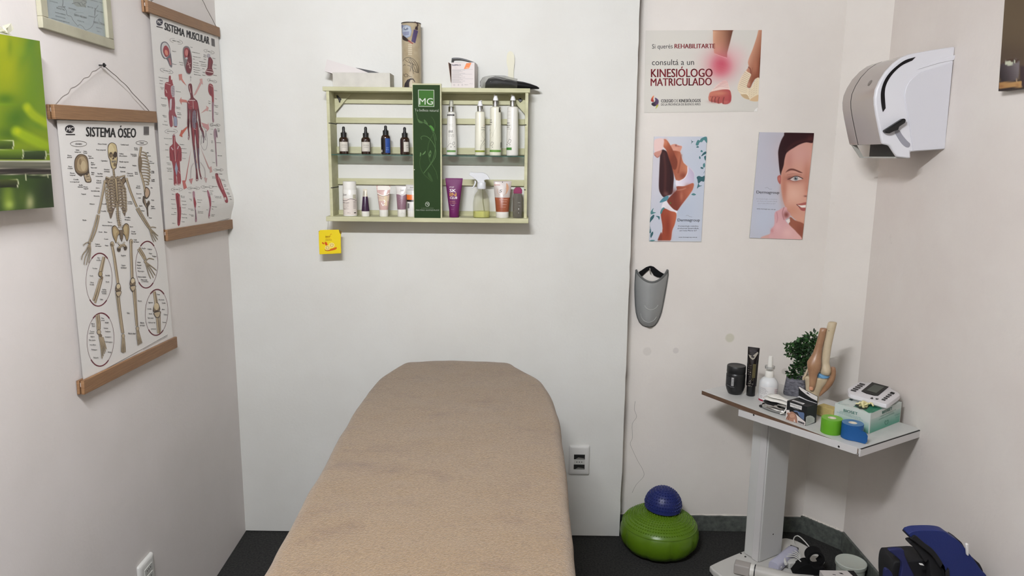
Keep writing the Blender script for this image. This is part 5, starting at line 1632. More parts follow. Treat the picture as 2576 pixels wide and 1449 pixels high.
poly = [(X(u), Z(v)) for u, v in smooth_pts([(990, 480), (1014, 500), (1006, 540), (985, 575), (960, 602), (948, 598), (972, 560), (988, 520)], 3)]
MB().prism(poly, lambda u, v, h: Vector((u, h, v)), -0.006, 0.006, m_tr).build('trigger', t, bevel=0.0015)

m_org = mat('orange_scrub_tube', (152, 80, 48), 0.35, coat=0.15)
def art5(a, h, hc, w, rc, b):
 e = lambda z: b.ab(z)[0] * 0.99
 f = lambda t: hc + (h - hc) * t
 a.up()
 a.ell(0, h - 0.001, 0.0013, 0.0022, (30, 26, 24), 10)
 z = f(0.70)
 a.ring(-w * 0.05, z, w * 0.52, 0.016, 0.0014, (184, 150, 128), 30, 150, 400).poly([(w * 0.42, f(0.96)), (w * 0.62, f(0.9)), (w * 0.68, f(0.78)), (w * 0.5, f(0.64)), (w * 0.35, f(0.6)), (w * 0.42, f(0.74))], (194, 146, 112), 4)
 a.text('S', -w * 0.34, z - 0.005, w * 0.28, 0.0105, (90, 84, 80), vs=1, lean=0.2, bold=0.03).text('NUTREX', -w * 0.9, f(0.885), w * 0.66, 0.0034, (190, 92, 60), vs=1, bold=0.07)
 a.rect(-e(f(0.47)), f(0.465), e(f(0.47)), f(0.475), (130, 60, 40), 8)
 a.text('EXFOLIANTE', -w * 0.3, f(0.40), w * 0.85, 0.0034, (220, 186, 170), vs=1, bold=0.03, res=1).text('CORPORAL', -w * 0.1, f(0.33), w * 0.6, 0.003, (220, 186, 170), vs=1, bold=0.03, res=1).text('CÍTRICO', w * 0.02, f(0.24), w * 0.46, 0.003, (232, 206, 192), vs=1, bold=0.03, res=1).text('SUAVE', w * 0.02, f(0.15), w * 0.36, 0.003, (214, 170, 150), vs=1, bold=0.03, res=1)
 a.text('NATURAL', -w * 0.5, f(0.2), w * 0.4, 0.0024, (140, 56, 30), vs=1, res=1).text('GEL', -w * 0.4, f(0.1), w * 0.5, 0.004, (134, 52, 28), vs=1, res=1)
squeeze('cosmetic_tube', 'clear and orange scrub tube with white flip cap', 1263.5, 552, 463, 45, 32.5, 536.5, m_wplas, [(0.47, m_org), (1.1, mat('tube_beige_clear', (182, 172, 164), 0.35, coat=0.15))], art5)

t, p = px_item('toiletry_bottle', 'small smoky clear bottle with burgundy flip cap at shelf right end', 'bottle', 1302, 549.5, ZB)
sc = scale_at(p)
R = 25.5 * sc / 2
hb, ht = (551 - 490) * sc, (551 - 474.5) * sc
m_smoke = clear('smoky_bottle', (176, 172, 162), 0.18, 0.04, haze=0.25, hazec=(170, 166, 156))
b = Body([(0, R * 0.9, R * 0.72, m_smoke), (0.003, R * 0.98, R * 0.8, m_smoke), (hb * 0.4, R, R * 0.8, m_smoke), (hb * 0.82, R * 0.98, R * 0.78, m_smoke), (hb - 0.001, R * 0.82, R * 0.66, m_smoke)])
a = b.art()
a.text('Seda', R * 0.0, hb * 0.62, R * 0.5, 0.004, (190, 188, 180), vs=1, lean=0.2).text('COLONIA', R * 0.1, hb * 0.5, R * 0.4, 0.0025, (186, 184, 178), vs=1, res=1).ell(R * 0.2, hb * 0.38, 0.0018, 0.003, (200, 198, 192), 10).ell(R * 0.2, hb * 0.22, 0.0012, 0.002, (200, 198, 192), 8)
mb = MB(); b.mesh(mb); merge_art(mb, a).build('bottle_body', t, smooth=50)
m_burg = mat('burgundy_cap', (134, 42, 84), 0.35)
w2 = 21.5 * sc / 2
MB().prism([(-w2, hb), (w2, hb), (w2, hb + (ht - hb) * 0.6), (w2 * 0.5, ht), (-w2 * 0.5, ht), (-w2, hb + (ht - hb) * 0.6)], lambda u, v, h: Vector((u, h, v)), -R * 0.72, R * 0.72, m_burg).build('flip_cap', t, bevel=0.0025, seg=3)

# ------------------------------------------------------------------ the green sign standing on the lower board's front edge
YS = -DB + 0.0005
c = [on(*q, 1, YS) for q in ((1036.5, 210), (1110.5, 210), (1112, 552.5), (1041, 552))]
x0, x1 = (c[0].x + c[3].x) / 2, (c[1].x + c[2].x) / 2
z1 = (c[0].z + c[1].z) / 2
t = thing('display_sign', 'tall green display sign lettered MG standing on the shelf front', 'sign', ((x0 + x1) / 2, YS + 0.006, ZB))
mb = MB().box(x0, x1, YS, YS + 0.013, ZB, z1, m_green)
mb.build('board', t, world=True, bevel=0.0008)
conv = lambda px, py, h: on(px, py, 1, YS) + Vector((0, -0.0003 - h, 0))
a = Art(conv, (1030, 200, 4.0222), rough=0.75, k=0.72)
DG = (36, 66, 18)
a.poly([(33, 54), (309, 56), (316, 1405), (50, 1405)], DG).up()
a.poly([(88, 104), (250, 106), (251, 276), (91, 274)], (226, 232, 216)).up().poly([(93, 109), (245, 111), (246, 271), (96, 269)], (66, 120, 42)).up()
a.text('MG', 100, 254, 138, 66, (236, 240, 228), 0.0, bold=0.0, res=4)
a.text('Tu belleza natural', 54, 322, 240, 27, (206, 214, 196), 0.02, res=3, bold=0.01)
V1, V2, V3 = (92, 128, 74), (70, 104, 52), (60, 92, 44)
a.line([(62, 318), (78, 370), (90, 410), (170, 450), (220, 500), (250, 580), (262, 690), (240, 800), (195, 880), (145, 945)], 4.5, V1, 6)
a.line([(222, 376), (250, 420), (258, 480), (236, 560), (200, 630), (186, 720), (205, 820), (240, 880), (272, 940), (286, 1010)], 4.5, V2, 6)
a.line([(125, 608), (116, 590), (135, 572), (180, 580), (230, 630), (262, 700), (262, 780), (215, 860), (145, 950)], 5, V1, 6)
a.line([(118, 770), (104, 830), (112, 890), (140, 950), (190, 1000), (232, 1036)], 4, V2, 6)
a.line([(205, 480), (240, 520), (264, 570), (270, 618)], 4, V1, 5)
for pts, cc in (([(82, 396), (110, 420), (134, 440), (104, 440), (88, 424)], V1), ([(150, 404), (176, 432), (186, 454), (164, 448), (150, 428)], V1), ([(200, 470), (222, 466), (246, 496), (250, 524), (224, 506)], (86, 150, 62)),
    ([(106, 780), (110, 736), (122, 756)], (104, 140, 84)), ([(128, 762), (166, 720), (154, 752)], (104, 140, 84)), ([(194, 760), (212, 714), (222, 740), (208, 790)], V1), ([(186, 936), (216, 970), (238, 1030), (196, 990)], V3)):
 a.poly(pts, cc, 4)
a.poly([(100, 418), (124, 436), (106, 434)], DG).poly([(156, 416), (176, 442), (162, 438)], DG).poly([(200, 760), (212, 734), (214, 756)], DG)
a.ring(182, 1262, 20, 22, 5, (206, 212, 196), 30).line([(168, 1250), (196, 1274)], 5, (206, 212, 196)).line([(176, 1262), (190, 1250), (190, 1266)], 4, (206, 212, 196), 4)
a.text('LABORATORIO', 122, 1306, 122, 9, (150, 166, 138), 0.0, bold=0.02)
a.text('MATÍAS GONZÁLEZ', 66, 1328, 236, 13, (206, 212, 196), 0.0, bold=0.03)
a.ell(50, 912, 5, 5, (226, 226, 216), 10)
a.mb.build('printed_front', t, world=True, smooth=0)

# ------------------------------------------------------------------ things on top of the shelf
ZS = 1.8358
YF = -0.092
def on_top(px, y=YF):
 return on(px, 222, 1, y).x
sc = scale_at(Vector((-0.4, YF, ZS)))
# white carton with its lid askew
m_card = mat('white_card', (206, 203, 192), 0.75, var=0.15, vscale=20)
m_lid = mat('white_card_lid', (214, 208, 204), 0.7)
xa, xb = on_top(837.5), on_top(981.5)
hb = 35 * sc
t = thing('carton', 'open white carton with tilted lid at the left of the shelf top', 'box', ((xa + xb) / 2, (YF - 0.004) / 2, ZS))
mb = MB()
th = 0.0016
mb.box(xa, xb, YF, YF + th, ZS, ZS + hb, m_card).box(xa, xb, -0.004 - th, -0.004, ZS, ZS + hb, m_card).box(xa, xa + th, YF + th, -0.004 - th, ZS, ZS + hb, m_card).box(xb - th, xb, YF + th, -0.004 - th, ZS, ZS + hb, m_card).box(xa + th, xb - th, YF + th, -0.004 - th, ZS, ZS + th, m_card)
mb.build('tray', t, world=True, smooth=0, bevel=0.0006)
PT = lambda x, y, Y=YF + 0.003: on(x, y, 1, Y)
q = [PT(822.4, 149), PT(897, 171.5), PT(953, 188.5), PT(838, 187), PT(816, 179)]
lid = MB()
dy = 0.080
e = (q[1] - q[0]).normalized()
top0, top1 = q[0], q[0] + e * 0.232
d = (q[4] - q[0])
pr = [top0, top1, top1 + d, top0 + d]
for Y0, Y1 in ((0, th), (dy - th, dy)):
 lid.add([p + Vector((0, Y, 0)) for Y in (Y0, Y1) for p in pr], [(0, 1, 2, 3)[::-1], (4, 5, 6, 7), (0, 1, 5, 4), (1, 2, 6, 5), (2, 3, 7, 6), (3, 0, 4, 7)], m_lid)
k = d.normalized() * th
for p0, p1, off in ((top0, top1, k), (top0, top0 + d, e * th), (top1, top1 + d, e * -th)):
 lid.add([x + Vector((0, Y, 0)) for x, Y in ((p0, th), (p1, th), (p1, dy - th), (p0, dy - th), (p0 + off, th), (p1 + off, th), (p1 + off, dy - th), (p0 + off, dy - th))], [(0, 1, 2, 3)[::-1], (4, 5, 6, 7), (0, 1, 5, 4), (1, 2, 6, 5), (2, 3, 7, 6), (3, 0, 4, 7)], m_lid)
lid.build('lid', t, world=True, smooth=0)
mb = MB()
w0, w1, w2_ = PT(894, 170.5, YF + 0.001), PT(977, 188, YF + 0.001), PT(950, 189.5, YF + 0.001)
mb.prism([(w0.x, w0.z + 0.001), (w2_.x, w2_.z - 0.004), (w1.x, w1.z - 0.002), (PT(940, 180).x, PT(940, 180).z + 0.0015)], lambda u, v, h: Vector((u, YF + 0.0022 + h, v)), 0, 0.07, m_black)
mb.build('black_insert', t, world=True, smooth=0)

# printed tin
yt = -0.052
xt = (on(1009.5, 150, 1, yt - 0.02).x + on(1057.5, 150, 1, yt - 0.02).x) / 2
R = 48.5 * scale_at(Vector((xt, yt, 2))) / 2
Ht = on(1033, 54.5, 1, yt - R).z - ZS
t = thing('tin', 'tall round printed tin standing on the shelf top', 'tin', (xt, yt, ZS))
m_tin = mat('parchment_print', (184, 170, 142), 0.3, spec=0.6, var=0.3, vscale=22, rgb2=(158, 142, 112))
m_rim = mat('dark_rim', (46, 36, 30), 0.4)
b = Body([(0, R, R, m_rim), (0.0015, R, R, m_tin), (Ht - 0.005, R, R, m_tin), (Ht - 0.004, R * 1.02, R * 1.02, m_rim), (Ht, R * 1.02, R * 1.02, m_rim)], 44)
aa = b.art()
u = lambda x: (x / 610.0 * 80 + 1000 - 1033.5) * sc * 0.99
v = lambda y: (222 - (40 + y * 190 / 1449.0)) * sc * 0.968
class TA:
 pass
def cz(pts):
 return [(u(x), v(y)) for x, y in pts]
BL, DK, PU = (112, 120, 140), (44, 34, 30), (78, 66, 100)
aa.poly(cz([(100, 200), (200, 200), (270, 230), (292, 310), (270, 410), (200, 445), (130, 420), (92, 330)]), (138, 148, 168)).up().poly(cz([(118, 230), (200, 210), (256, 240), (274, 320), (252, 400), (190, 425), (136, 400), (110, 310)]), (164, 172, 184)).up()
aa.poly(cz([(110, 330), (245, 322), (240, 392), (124, 400)]), (132, 138, 160)).ell(u(180), v(270), 0.009, 0.0045, (96, 104, 124)).ell(u(180), v(258), 0.007, 0.003, (206, 208, 206)).line(cz([(112, 310), (245, 304)]), 0.002, (196, 200, 204)).poly(cz([(78, 190), (112, 180), (120, 230), (84, 260)]), (110, 112, 140))
aa.poly(cz([(330, 280), (405, 300), (352, 540), (282, 508)]), PU).up().poly(cz([(362, 222), (402, 236), (396, 290), (348, 280)]), (54, 42, 50)).line(cz([(345, 140), (385, 160), (400, 190), (384, 230)]), 0.004, (70, 52, 48), 4).line(cz([(334, 284), (402, 302)]), 0.001, (150, 140, 160))
aa.poly(cz([(108, 390), (160, 420), (225, 480), (210, 512), (110, 466)]), DK, 3).poly(cz([(222, 476), (240, 486), (316, 544), (306, 560), (210, 506)]), (140, 64, 52)).up()
HL = (70, 64, 54)
for pts in ([(105, 880), (150, 830), (230, 812), (310, 840), (370, 910), (400, 1000), (398, 1100)], [(250, 815), (310, 880), (360, 960), (390, 1090)], [(240, 830), (290, 910), (330, 1010), (370, 1100)], [(220, 850), (270, 950), (295, 1030), (315, 1125)], [(150, 850), (210, 900), (270, 920), (350, 960)], [(200, 960), (240, 970), (265, 1000), (250, 1080)], [(300, 930), (296, 1010), (320, 1070), (400, 1100)], [(110, 970), (135, 945), (165, 960)], [(130, 1150), (170, 1120), (195, 1150), (205, 1190)], [(110, 1120), (150, 1180), (200, 1180)], [(195, 1130), (230, 1170), (290, 1190)]):
 aa.line(cz(pts), 0.0014, HL, 5)
aa.poly(cz([(122, 1390), (140, 1310), (190, 1240), (260, 1210), (310, 1215), (345, 1280), (330, 1280), (300, 1232), (255, 1240), (230, 1300), (228, 1390)]), (46, 38, 40))
for k in range(6):
 aa.rect(-R * 0.2, v(560 + k * 36), R * 0.2, v(585 + k * 36), (188, 175, 148), 5)
mb = MB(); b.mesh(mb); merge_art(mb, aa).build('tin_body', t, smooth=40)

# carton of syringes with a dark strap over it
xl, xr = on_top(1137.5, -0.085), on_top(1196.5, -0.085)
t = thing('medicine_box', 'small white carton lettered NIPRO with a black strap on top', 'box', ((xl + xr) / 2, -0.05, ZS), radians(-6))
w = (xr - xl) / 2
hb = 62.5 * sc
m_bx = mat('white_carton', (214, 206, 202), 0.6)
mb = MB().box(-w, w, -0.035, 0.035, 0, hb, m_bx)
mb.build('box_body', t, bevel=0.0008)
MB().add([(-w - 0.0006, -0.036, 0.02), (-w - 0.0006, 0.02, 0.02), (-w - 0.010, 0.02, hb), (-w - 0.010, -0.036, hb)] + [(-w - 0.0016, -0.036, 0.02), (-w - 0.0016, 0.02, 0.02), (-w - 0.0115, 0.02, hb), (-w - 0.0115, -0.036, hb)],
         [(0, 1, 2, 3), (7, 6, 5, 4), (0, 4, 5, 1), (1, 5, 6, 2), (2, 6, 7, 3), (3, 7, 4, 0)], mat('brown_card', (150, 120, 104), 0.7)).build('side_flap', t, smooth=0)
a = Art(lambda x, z, h: Vector((x, -0.0352 - h, z)))
s_ = 2 * w / 285
U = lambda x: -w + (x - 520) * s_
V = lambda y: (597 - y) * s_ * 1.02
a.text('NIPRO', U(530), V(342), U(636) - U(530), 0.006, (44, 40, 70), vs=1, bold=0.06)
a.poly([(U(706), V(312)), (U(768), V(306)), (U(738), V(370)), (U(674), V(378))], (226, 132, 74)).up().rect(U(700), V(364), U(736), V(360), (244, 200, 170))
for k, yy in enumerate(list(range(388, 430, 9)) + list(range(442, 480, 9)) + list(range(496, 534, 9))):
 a.rect(U(530), V(yy), U([690, 640, 660, 620][k % 4]), V(yy + 3.4), (168, 164, 164))
a.rect(U(530), V(436), U(775), V(437.5), (130, 128, 130)).rect(U(530), V(490), U(790), V(491.5), (130, 128, 130)).rect(U(530), V(382), U(785), V(383.5), (150, 148, 150))
for x in (555, 608, 655):
 a.ring(U(x), V(560), 0.0022, 0.0024, 0.0006, (110, 108, 110), 14)
a.text('STERILE EO', U(680), V(562), U(730) - U(680), 0.0026, (120, 118, 120), vs=1, res=1).text('50 pcs', U(745), V(548), U(785) - U(745), 0.0022, (120, 118, 120), vs=1, res=1).text('30G', U(560), V(368), U(592) - U(560), 0.0022, (160, 150, 150), vs=1, res=1)
a.mb.build('printing', t, smooth=0)
st = []
for k in range(13):
 q = k / 12
 st.append((-w * 0.98 + 2 * w * 0.98 * q, hb + 0.0165 * sin(pi * min(1, q * 1.05) * 0.5 + 0.0) * 0 + (0.0165 if q < 0.02 else 0.0175 - 0.0165 * max(0, q - 0.25) ** 1.6 / 0.75 ** 1.6)))
st = [(-w * 1.02, hb + 0.001), (-w * 0.98, hb + 0.0165)] + st[1:]
mb = MB()
rs = []
for x, z in st:
 rs.append([(x, -0.030, z), (x, 0.012, z), (x + 0.001, 0.012, max(hb, z - 0.0055)), (x + 0.001, -0.030, max(hb, z - 0.0055))])
mb.rings(rs, m_black)
mb.build('strap', t, smooth=60)

# black brush in a clear bag
t = thing('brush', 'black tapered brush in a crinkled clear bag on the shelf top right', 'brush', (on(1290, 222, 1, -0.06).x, -0.06, ZS))
x_of = lambda zx: on(1030 + zx / 4.829, 200, 1, -0.06).x
z_of = lambda zy: ZS + (598 - zy) / 4.829 * sc
rs = []
for zx, z0, z1, d in ((918, 575, 598, 0.012), (925, 520, 598, 0.022), (960, 470, 598, 0.028), (1040, 446, 598, 0.032), (1120, 455, 598, 0.032), (1200, 475, 598, 0.030), (1290, 496, 598, 0.026), (1380, 508, 597, 0.020), (1470, 530, 596, 0.015), (1550, 558, 594, 0.010), (1578, 576, 592, 0.005)):
 xx, za, zb = x_of(zx), z_of(z1), z_of(z0)
 rs.append([(xx, -0.055 + d * cos(2 * pi * j / 18), (za + zb) / 2 + (zb - za) / 2 * sin(2 * pi * j / 18)) for j in range(18)])
MB().rings(rs, mat('brush_black', (12, 11, 12), 0.5, spec=0.3)).build('brush_body', t, world=True, smooth=60)
m_bag = clear('crinkled_bag', (240, 240, 238), 0.2, 0.15, haze=0.04, hazec=(225, 225, 222))
rnd = random.Random(4)
rs = []
for zx, z0, z1, d in ((860, 505, 560, 0.006), (885, 470, 590, 0.014), (920, 455, 596, 0.027), (980, 447, 597, 0.033), (1060, 438, 597, 0.036), (1150, 447, 597, 0.036), (1230, 462, 597, 0.034), (1310, 480, 597, 0.030)):
 xx, za, zb = x_of(zx), z_of(z1), z_of(z0)
 rs.append([(xx + rnd.uniform(-0.002, 0.002), -0.055 + (d + rnd.uniform(-0.002, 0.003)) * cos(2 * pi * j / 22), (za + zb) / 2 + ((zb - za) / 2 + rnd.uniform(0, 0.0028)) * sin(2 * pi * j / 22)) for j in range(22)])
MB().rings(rs, m_bag, True, False).build('clear_bag', t, world=True, smooth=25)
mb = MB()  # pale threads laid on the bag imitate light glinting along its creases
for k in range(9):
 p0 = rs[3 + k % 3][5 + k % 7]
 p1 = rs[4 + k % 3][4 + (k + 2) % 7]
 mb.tube([(p0[0], p0[1], p0[2]), ((p0[0] + p1[0]) / 2, (p0[1] + p1[1]) / 2, (p0[2] + p1[2]) / 2 + 0.001), (p1[0], p1[1], p1[2])], 0.0004, mat('bag_glint', (196, 196, 196), 0.3), 5)
mb.build('bag_glint_line', t, world=True)

# pale spatula leaning on the wall
t_ = [(1274 + 0, 0)]
pts = smooth_pts([(1180, 250), (1184, 190), (1200, 150), (1224, 138), (1252, 150), (1272, 190), (1278, 250), (1274, 300), (1268, 350), (1266, 420), (1268, 592), (1198, 592), (1198, 420), (1196, 350), (1184, 300)], 4)
pp = [on(1030 + x / 4.829, 100 + y / 4.829, 1, -0.006) for x, y in pts]
zb_ = min(p.z for p in pp)
o = MB().prism([(p.x, ZS + (p.z - zb_)) for p in pp], lambda a_, b_, h: Vector((a_, -0.0045 - h, b_)), 0, 0.003, mat('pale_birch', (222, 219, 198), 0.7)).build('spatula', smooth=0)
tag(recentre(o), 'pale wooden spatula leaning on the wall behind the black brush', 'spatula')

# ------------------------------------------------------------------ yellow freshener sachet hanging under the shelf's left corner
YH = -0.075
c4 = [on(*q, 1, YH) for q in ((801, 580), (854, 578), (858, 637.5), (803, 640))]
t = thing('air_freshener', 'yellow lemon air freshener packet hanging below the shelf corner', 'air freshener', (c4[3] + c4[2]) / 2)
m_yel = mat('yellow_card', (232, 206, 12), 0.4)
P = [(801.5, 584), (805, 579), (829, 578.2), (852, 578), (853.5, 584.5), (857, 590), (857, 612), (858, 637.5), (830, 639), (803.5, 640), (802, 612)]
fn = lambda px, py, h: on(px, py, 1, YH) + Vector((0, h, 0))
mb = MB().prism(P, fn, 0.0, 0.007, m_yel)
mb.build('packet', t, world=True, bevel=0.0012)
MB().prism([(800.3, 582), (803, 580.5), (854, 579.5), (857.6, 583), (857.6, 589), (830, 592), (800.3, 590)], fn, 0.0071, 0.0085, mat('brown_tab', (110, 84, 20), 0.6)).build('backing_card', t, world=True, smooth=0)
a = Art(lambda px, py, h: on(px, py, 1, YH) + Vector((0, -0.0002 - h, 0)), (780, 300, 3.6233))
OR = (196, 110, 16)
a.text('aer', 140, 1080, 48, 24, OR, -0.06, res=3, bold=0.01).line([(183, 1056), (190, 1046), (200, 1048)], 3.5, OR, 4)
a.text('MINI FRESCO', 142, 1094, 52, 7, (214, 150, 24), -0.04, bold=0.04, res=1).text('LIMÓN', 142, 1106, 54, 8, (150, 100, 16), -0.04, bold=0.06, res=1)
a.poly([(132, 1128), (142, 1116), (156, 1130), (160, 1150), (144, 1150)], (206, 84, 20), 3).poly([(108, 1122), (122, 1124), (130, 1138), (116, 1136)], (206, 84, 20), 3).poly([(196, 1180), (236, 1166), (244, 1176), (226, 1190), (160, 1202), (128, 1190), (150, 1196)], (206, 96, 14), 3)
a.up()
for cx, cy, rx, ry in ((198, 1148, 27, 25), (160, 1172, 26, 23)):
 a.ell(cx, cy, rx, ry, (240, 214, 40)).up().ell(cx, cy, rx * 0.88, ry * 0.88, (248, 240, 190)).up()
 for k in range(8):
  q = 2 * pi * k / 8 + 0.3
  a.poly([(cx + 2 * cos(q), cy + 2 * sin(q)), (cx + rx * 0.8 * cos(q - 0.3), cy + ry * 0.8 * sin(q - 0.3)), (cx + rx * 0.8 * cos(q + 0.3), cy + ry * 0.8 * sin(q + 0.3))], (206, 168, 20))
a.line([(136, 1188), (150, 1197), (172, 1194)], 4, (150, 70, 16), 4)
a.mb.build('printed_front', t, world=True, smooth=0)
pt = on(824, 579, 1, YH)
MB().tube([pt + Vector((0, 0.0035, -0.006)), pt + Vector((0.0, 0.004, 0.005)), on(825, 558, 1, YH) + Vector((0, 0.005, 0.002)), Vector((on(826, 556, 1, YH).x, YH + 0.005, 1.3398))], 0.0009, clear('nylon_thread', (225, 225, 220), 0.4), 6).build('hanging_thread', t, world=True)

# ================================================================== posters in the bay
def bay(px, py, off=0.0):
 return on(px, py, 1, REC - off)
NB = Vector((0, -1, 0))
def bay_print(name, label, cat, px4, crop, base, paint, art_fn, thick, edge, nu, nv, rough, k):
 off = thick + 0.0012
 mb = MB()
 print_grid(mb, [bay(*q, off) for q in px4], 0, NB, nu, nv, crop, base, paint, thick, edge, rough, k)
 a = Art(lambda px, py, h: bay(px, py, off + 0.0002 + h), crop, k=k)
 a.crop(*crop)
 art_fn(a)
 merge_art(mb, a)
 o = recentre(add_cols(mb.build(name, smooth=0), mb))
 return tag(o, label, cat)

SK1, SK2, SK3 = (204, 152, 122), (150, 92, 66), (92, 52, 38)
def foot(p):
 p.blob(350, 500, 500, 700, (204, 200, 190), 0.5)
 p.poly([(1122, 140), (1416, 140), (1370, 330), (1330, 480), (1328, 552), (1240, 525), (1142, 488), (1128, 400), (1122, 280)], ramp((1130, 300), (206, 160, 130), (1390, 320), (96, 56, 40)), 3, 0)
 p.blob(1230, 330, 90, 220, (178, 124, 94), 0.55); p.poly([(1110, 140), (1426, 140), (1420, 160), (1120, 160)], (120, 72, 50), 8, 0, 0.5)
 p.blob(1190, 420, 50, 90, (200, 146, 120), 0.5)
 # hand
 p.poly([(1790, 140), (1842, 140), (1830, 500), (1812, 700), (1800, 850), (1770, 852), (1740, 860), (1700, 920), (1670, 985), (1640, 992), (1614, 968), (1630, 910), (1660, 840), (1676, 790), (1630, 762), (1604, 742), (1640, 684), (1632, 620), (1650, 550), (1700, 430), (1760, 250)], ramp((1650, 500), (204, 154, 126), (1830, 560), (126, 70, 48)), 3)
 p.blob(1740, 690, 40, 120, (178, 116, 90), 0.6); p.stroke([(1640, 690), (1668, 720), (1676, 790)], 14, (120, 66, 50), 6); p.blob(1640, 940, 26, 40, (216, 160, 140), 0.6)
 p.stroke([(1700, 700), (1690, 780), (1700, 850)], 8, (130, 76, 58), 5, 4, 0.6); p.stroke([(1815, 560), (1800, 840)], 20, (92, 46, 30), 8, 0, 0.8)
 # gauze roll
 p.poly([(1598, 744), (1630, 764), (1676, 792), (1660, 840), (1618, 960), (1640, 1000), (1680, 984), (1750, 860), (1800, 855), (1792, 1010), (1784, 1170), (1720, 1180), (1660, 1162), (1590, 1150), (1540, 1110), (1526, 1085), (1480, 1000), (1520, 860)], (222, 208, 178), 5)
 p.poly([(1530, 1080), (1620, 1086), (1664, 1160), (1600, 1150), (1550, 1120)], (190, 164, 126), 5); p.poly([(1660, 1162), (1790, 1090), (1786, 1180), (1700, 1186)], (206, 176, 136), 5)
 p.stroke([(1540, 1078), (1620, 1084), (1662, 1158)], 10, (232, 222, 196), 4)
 for i in range(11):
  y = 760 + i * 26
  p.stroke([(1580 - i * 10, y), (1660 - i * 5, y + 48)], 4, (122, 104, 84), 2.5, 0, 0.7 if i < 8 else 0.35)
 for j in range(9):
  for i in range(4):
   x, y = 1640 + i * 34 + j * 2, 1150 - j * 32 - i * 26
   if x < 1788 and y > 870 and (y > 1000 or x > 1690):
    p.stroke([(x, y), (x + 18, y - 12)], 6, (176, 152, 116), 3, 0, 0.6)
 # bandage over the instep
 p.poly([(1085, 1052), (1180, 950), (1250, 900), (1298, 884), (1336, 905), (1352, 960), (1364, 1020), (1290, 1010), (1200, 1020), (1130, 1036)], (226, 206, 194), 4)
 for i in range(5):
  p.stroke([(1130 + i * 30, 1010 - i * 26), (1230 + i * 18, 972 - i * 18), (1350 - i * 4, 990 - i * 24)], 4, (176, 130, 122), 2.5, 4, 0.8)
 # toes
 p.poly([(1060, 1110), (1085, 1055), (1180, 1030), (1280, 1014), (1364, 1024), (1388, 1090), (1390, 1150), (1376, 1200), (1330, 1228), (1270, 1228), (1250, 1212), (1205, 1222), (1160, 1206), (1110, 1196), (1066, 1180), (1056, 1140)], ramp((1060, 1060), (190, 116, 96), (1390, 1160), (156, 62, 66)), 4)
 p.blob(1230, 1070, 110, 34, (206, 144, 112), 0.6); p.blob(1150, 1190, 80, 24, (150, 70, 70), 0.6); p.blob(1320, 1130, 44, 60, (178, 92, 84), 0.5); p.blob(1310, 1200, 50, 22, (196, 116, 108), 0.6)
 for x, y0, y1 in ((1104, 1120, 1198), (1150, 1125, 1204), (1200, 1130, 1214), (1270, 1130, 1220)):
  p.stroke([(x + 14, y0), (x, (y0 + y1) / 2), (x + 2, y1)], 9, (98, 42, 40), 5)
 p.blob(1090, 1120, 14, 8, (150, 70, 66), 0.8); p.blob(1140, 1118, 14, 8, (150, 70, 66), 0.8); p.blob(1190, 1120, 14, 8, (150, 70, 66), 0.8)
 # glow of pain
 p.blob(1240, 650, 240, 230, (206, 120, 130), 0.75, 1.0); p.blob(1250, 640, 130, 120, (186, 62, 84), 0.7); p.blob(1230, 740, 120, 100, (190, 76, 92), 0.45); p.blob(1480, 520, 140, 130, (222, 180, 180), 0.35)
 for i in range(5):
  p.stroke([(1150, 640 + i * 26), (1320, 700 + i * 40)], 2.5, (206, 140, 140), 2, 0, 0.3)
 p.stroke([(1146, 490), (1240, 530), (1326, 556)], 6, (222, 170, 166), 4, 3, 0.7)
 # emblem
 p.poly([(222, 1150), (240, 1120), (262, 1104), (252, 1150), (262, 1190), (240, 1196), (218, 1182)], ramp((216, 1190), (140, 30, 36), (256, 1110), (220, 120, 60)), 2)
 p.poly([(276, 1134), (310, 1150), (332, 1180), (320, 1230), (280, 1258), (250, 1256), (224, 1230), (240, 1206), (268, 1196), (280, 1170)], ramp((320, 1150), (96, 76, 110), (230, 1240), (30, 26, 34)), 2)
 p.poly([(300, 1240), (326, 1232), (318, 1262), (284, 1300), (292, 1270)], (170, 176, 60), 2); p.blob(300, 1230, 20, 20, (130, 60, 120), 0.5)
def foot_t(a):
 DK, RE = (42, 38, 40), (122, 22, 34)
 HALO = (214, 176, 172)
 a.text('Si querés', 234, 420, 300, 66, DK, -0.02, res=3)
 a.text('REHABILITARTE', 562, 416, 590, 66, (132, 34, 40), -0.006, bold=0.06, res=3)
 a.text('consultá a un', 232, 660, 614, 84, DK, -0.006, res=3)
 a.text('KINESIÓLOGO', 220, 836, 894, 122, RE, -0.006, bold=0.045, res=3)
 a.text('MATRICULADO', 215, 964, 888, 112, RE, -0.012, bold=0.045, res=3)
 a.text('COLEGIO', 366, 1204, 178, 46, DK, -0.01, bold=0.06).text('DE', 560, 1202, 54, 44, (80, 74, 74), -0.01).text('KINESIÓLOGOS', 630, 1202, 312, 46, DK, -0.01, bold=0.06)
 a.text('DE LA PROVINCIA DE BUENOS AIRES', 366, 1252, 574, 34, (70, 66, 66), -0.012, bold=0.02)
 a.up().poly([(1715, 1338), (1768, 1336), (1776, 1275), (1740, 1300)], (226, 224, 218))
m_edge = mat('paper_edge', (214, 212, 206), 0.7)
bay_print('wall_poster', 'landscape poster of a bandaged foot headed Si querés REHABILITARTE', 'poster', [(1624, 76.7), (1916.5, 75.5), (1906, 280), (1620.7, 283.7)], (1600, 50, 5.797), (206, 203, 194), foot, foot_t, 0.0006, m_edge, 300, 210, 0.5, 1.12)

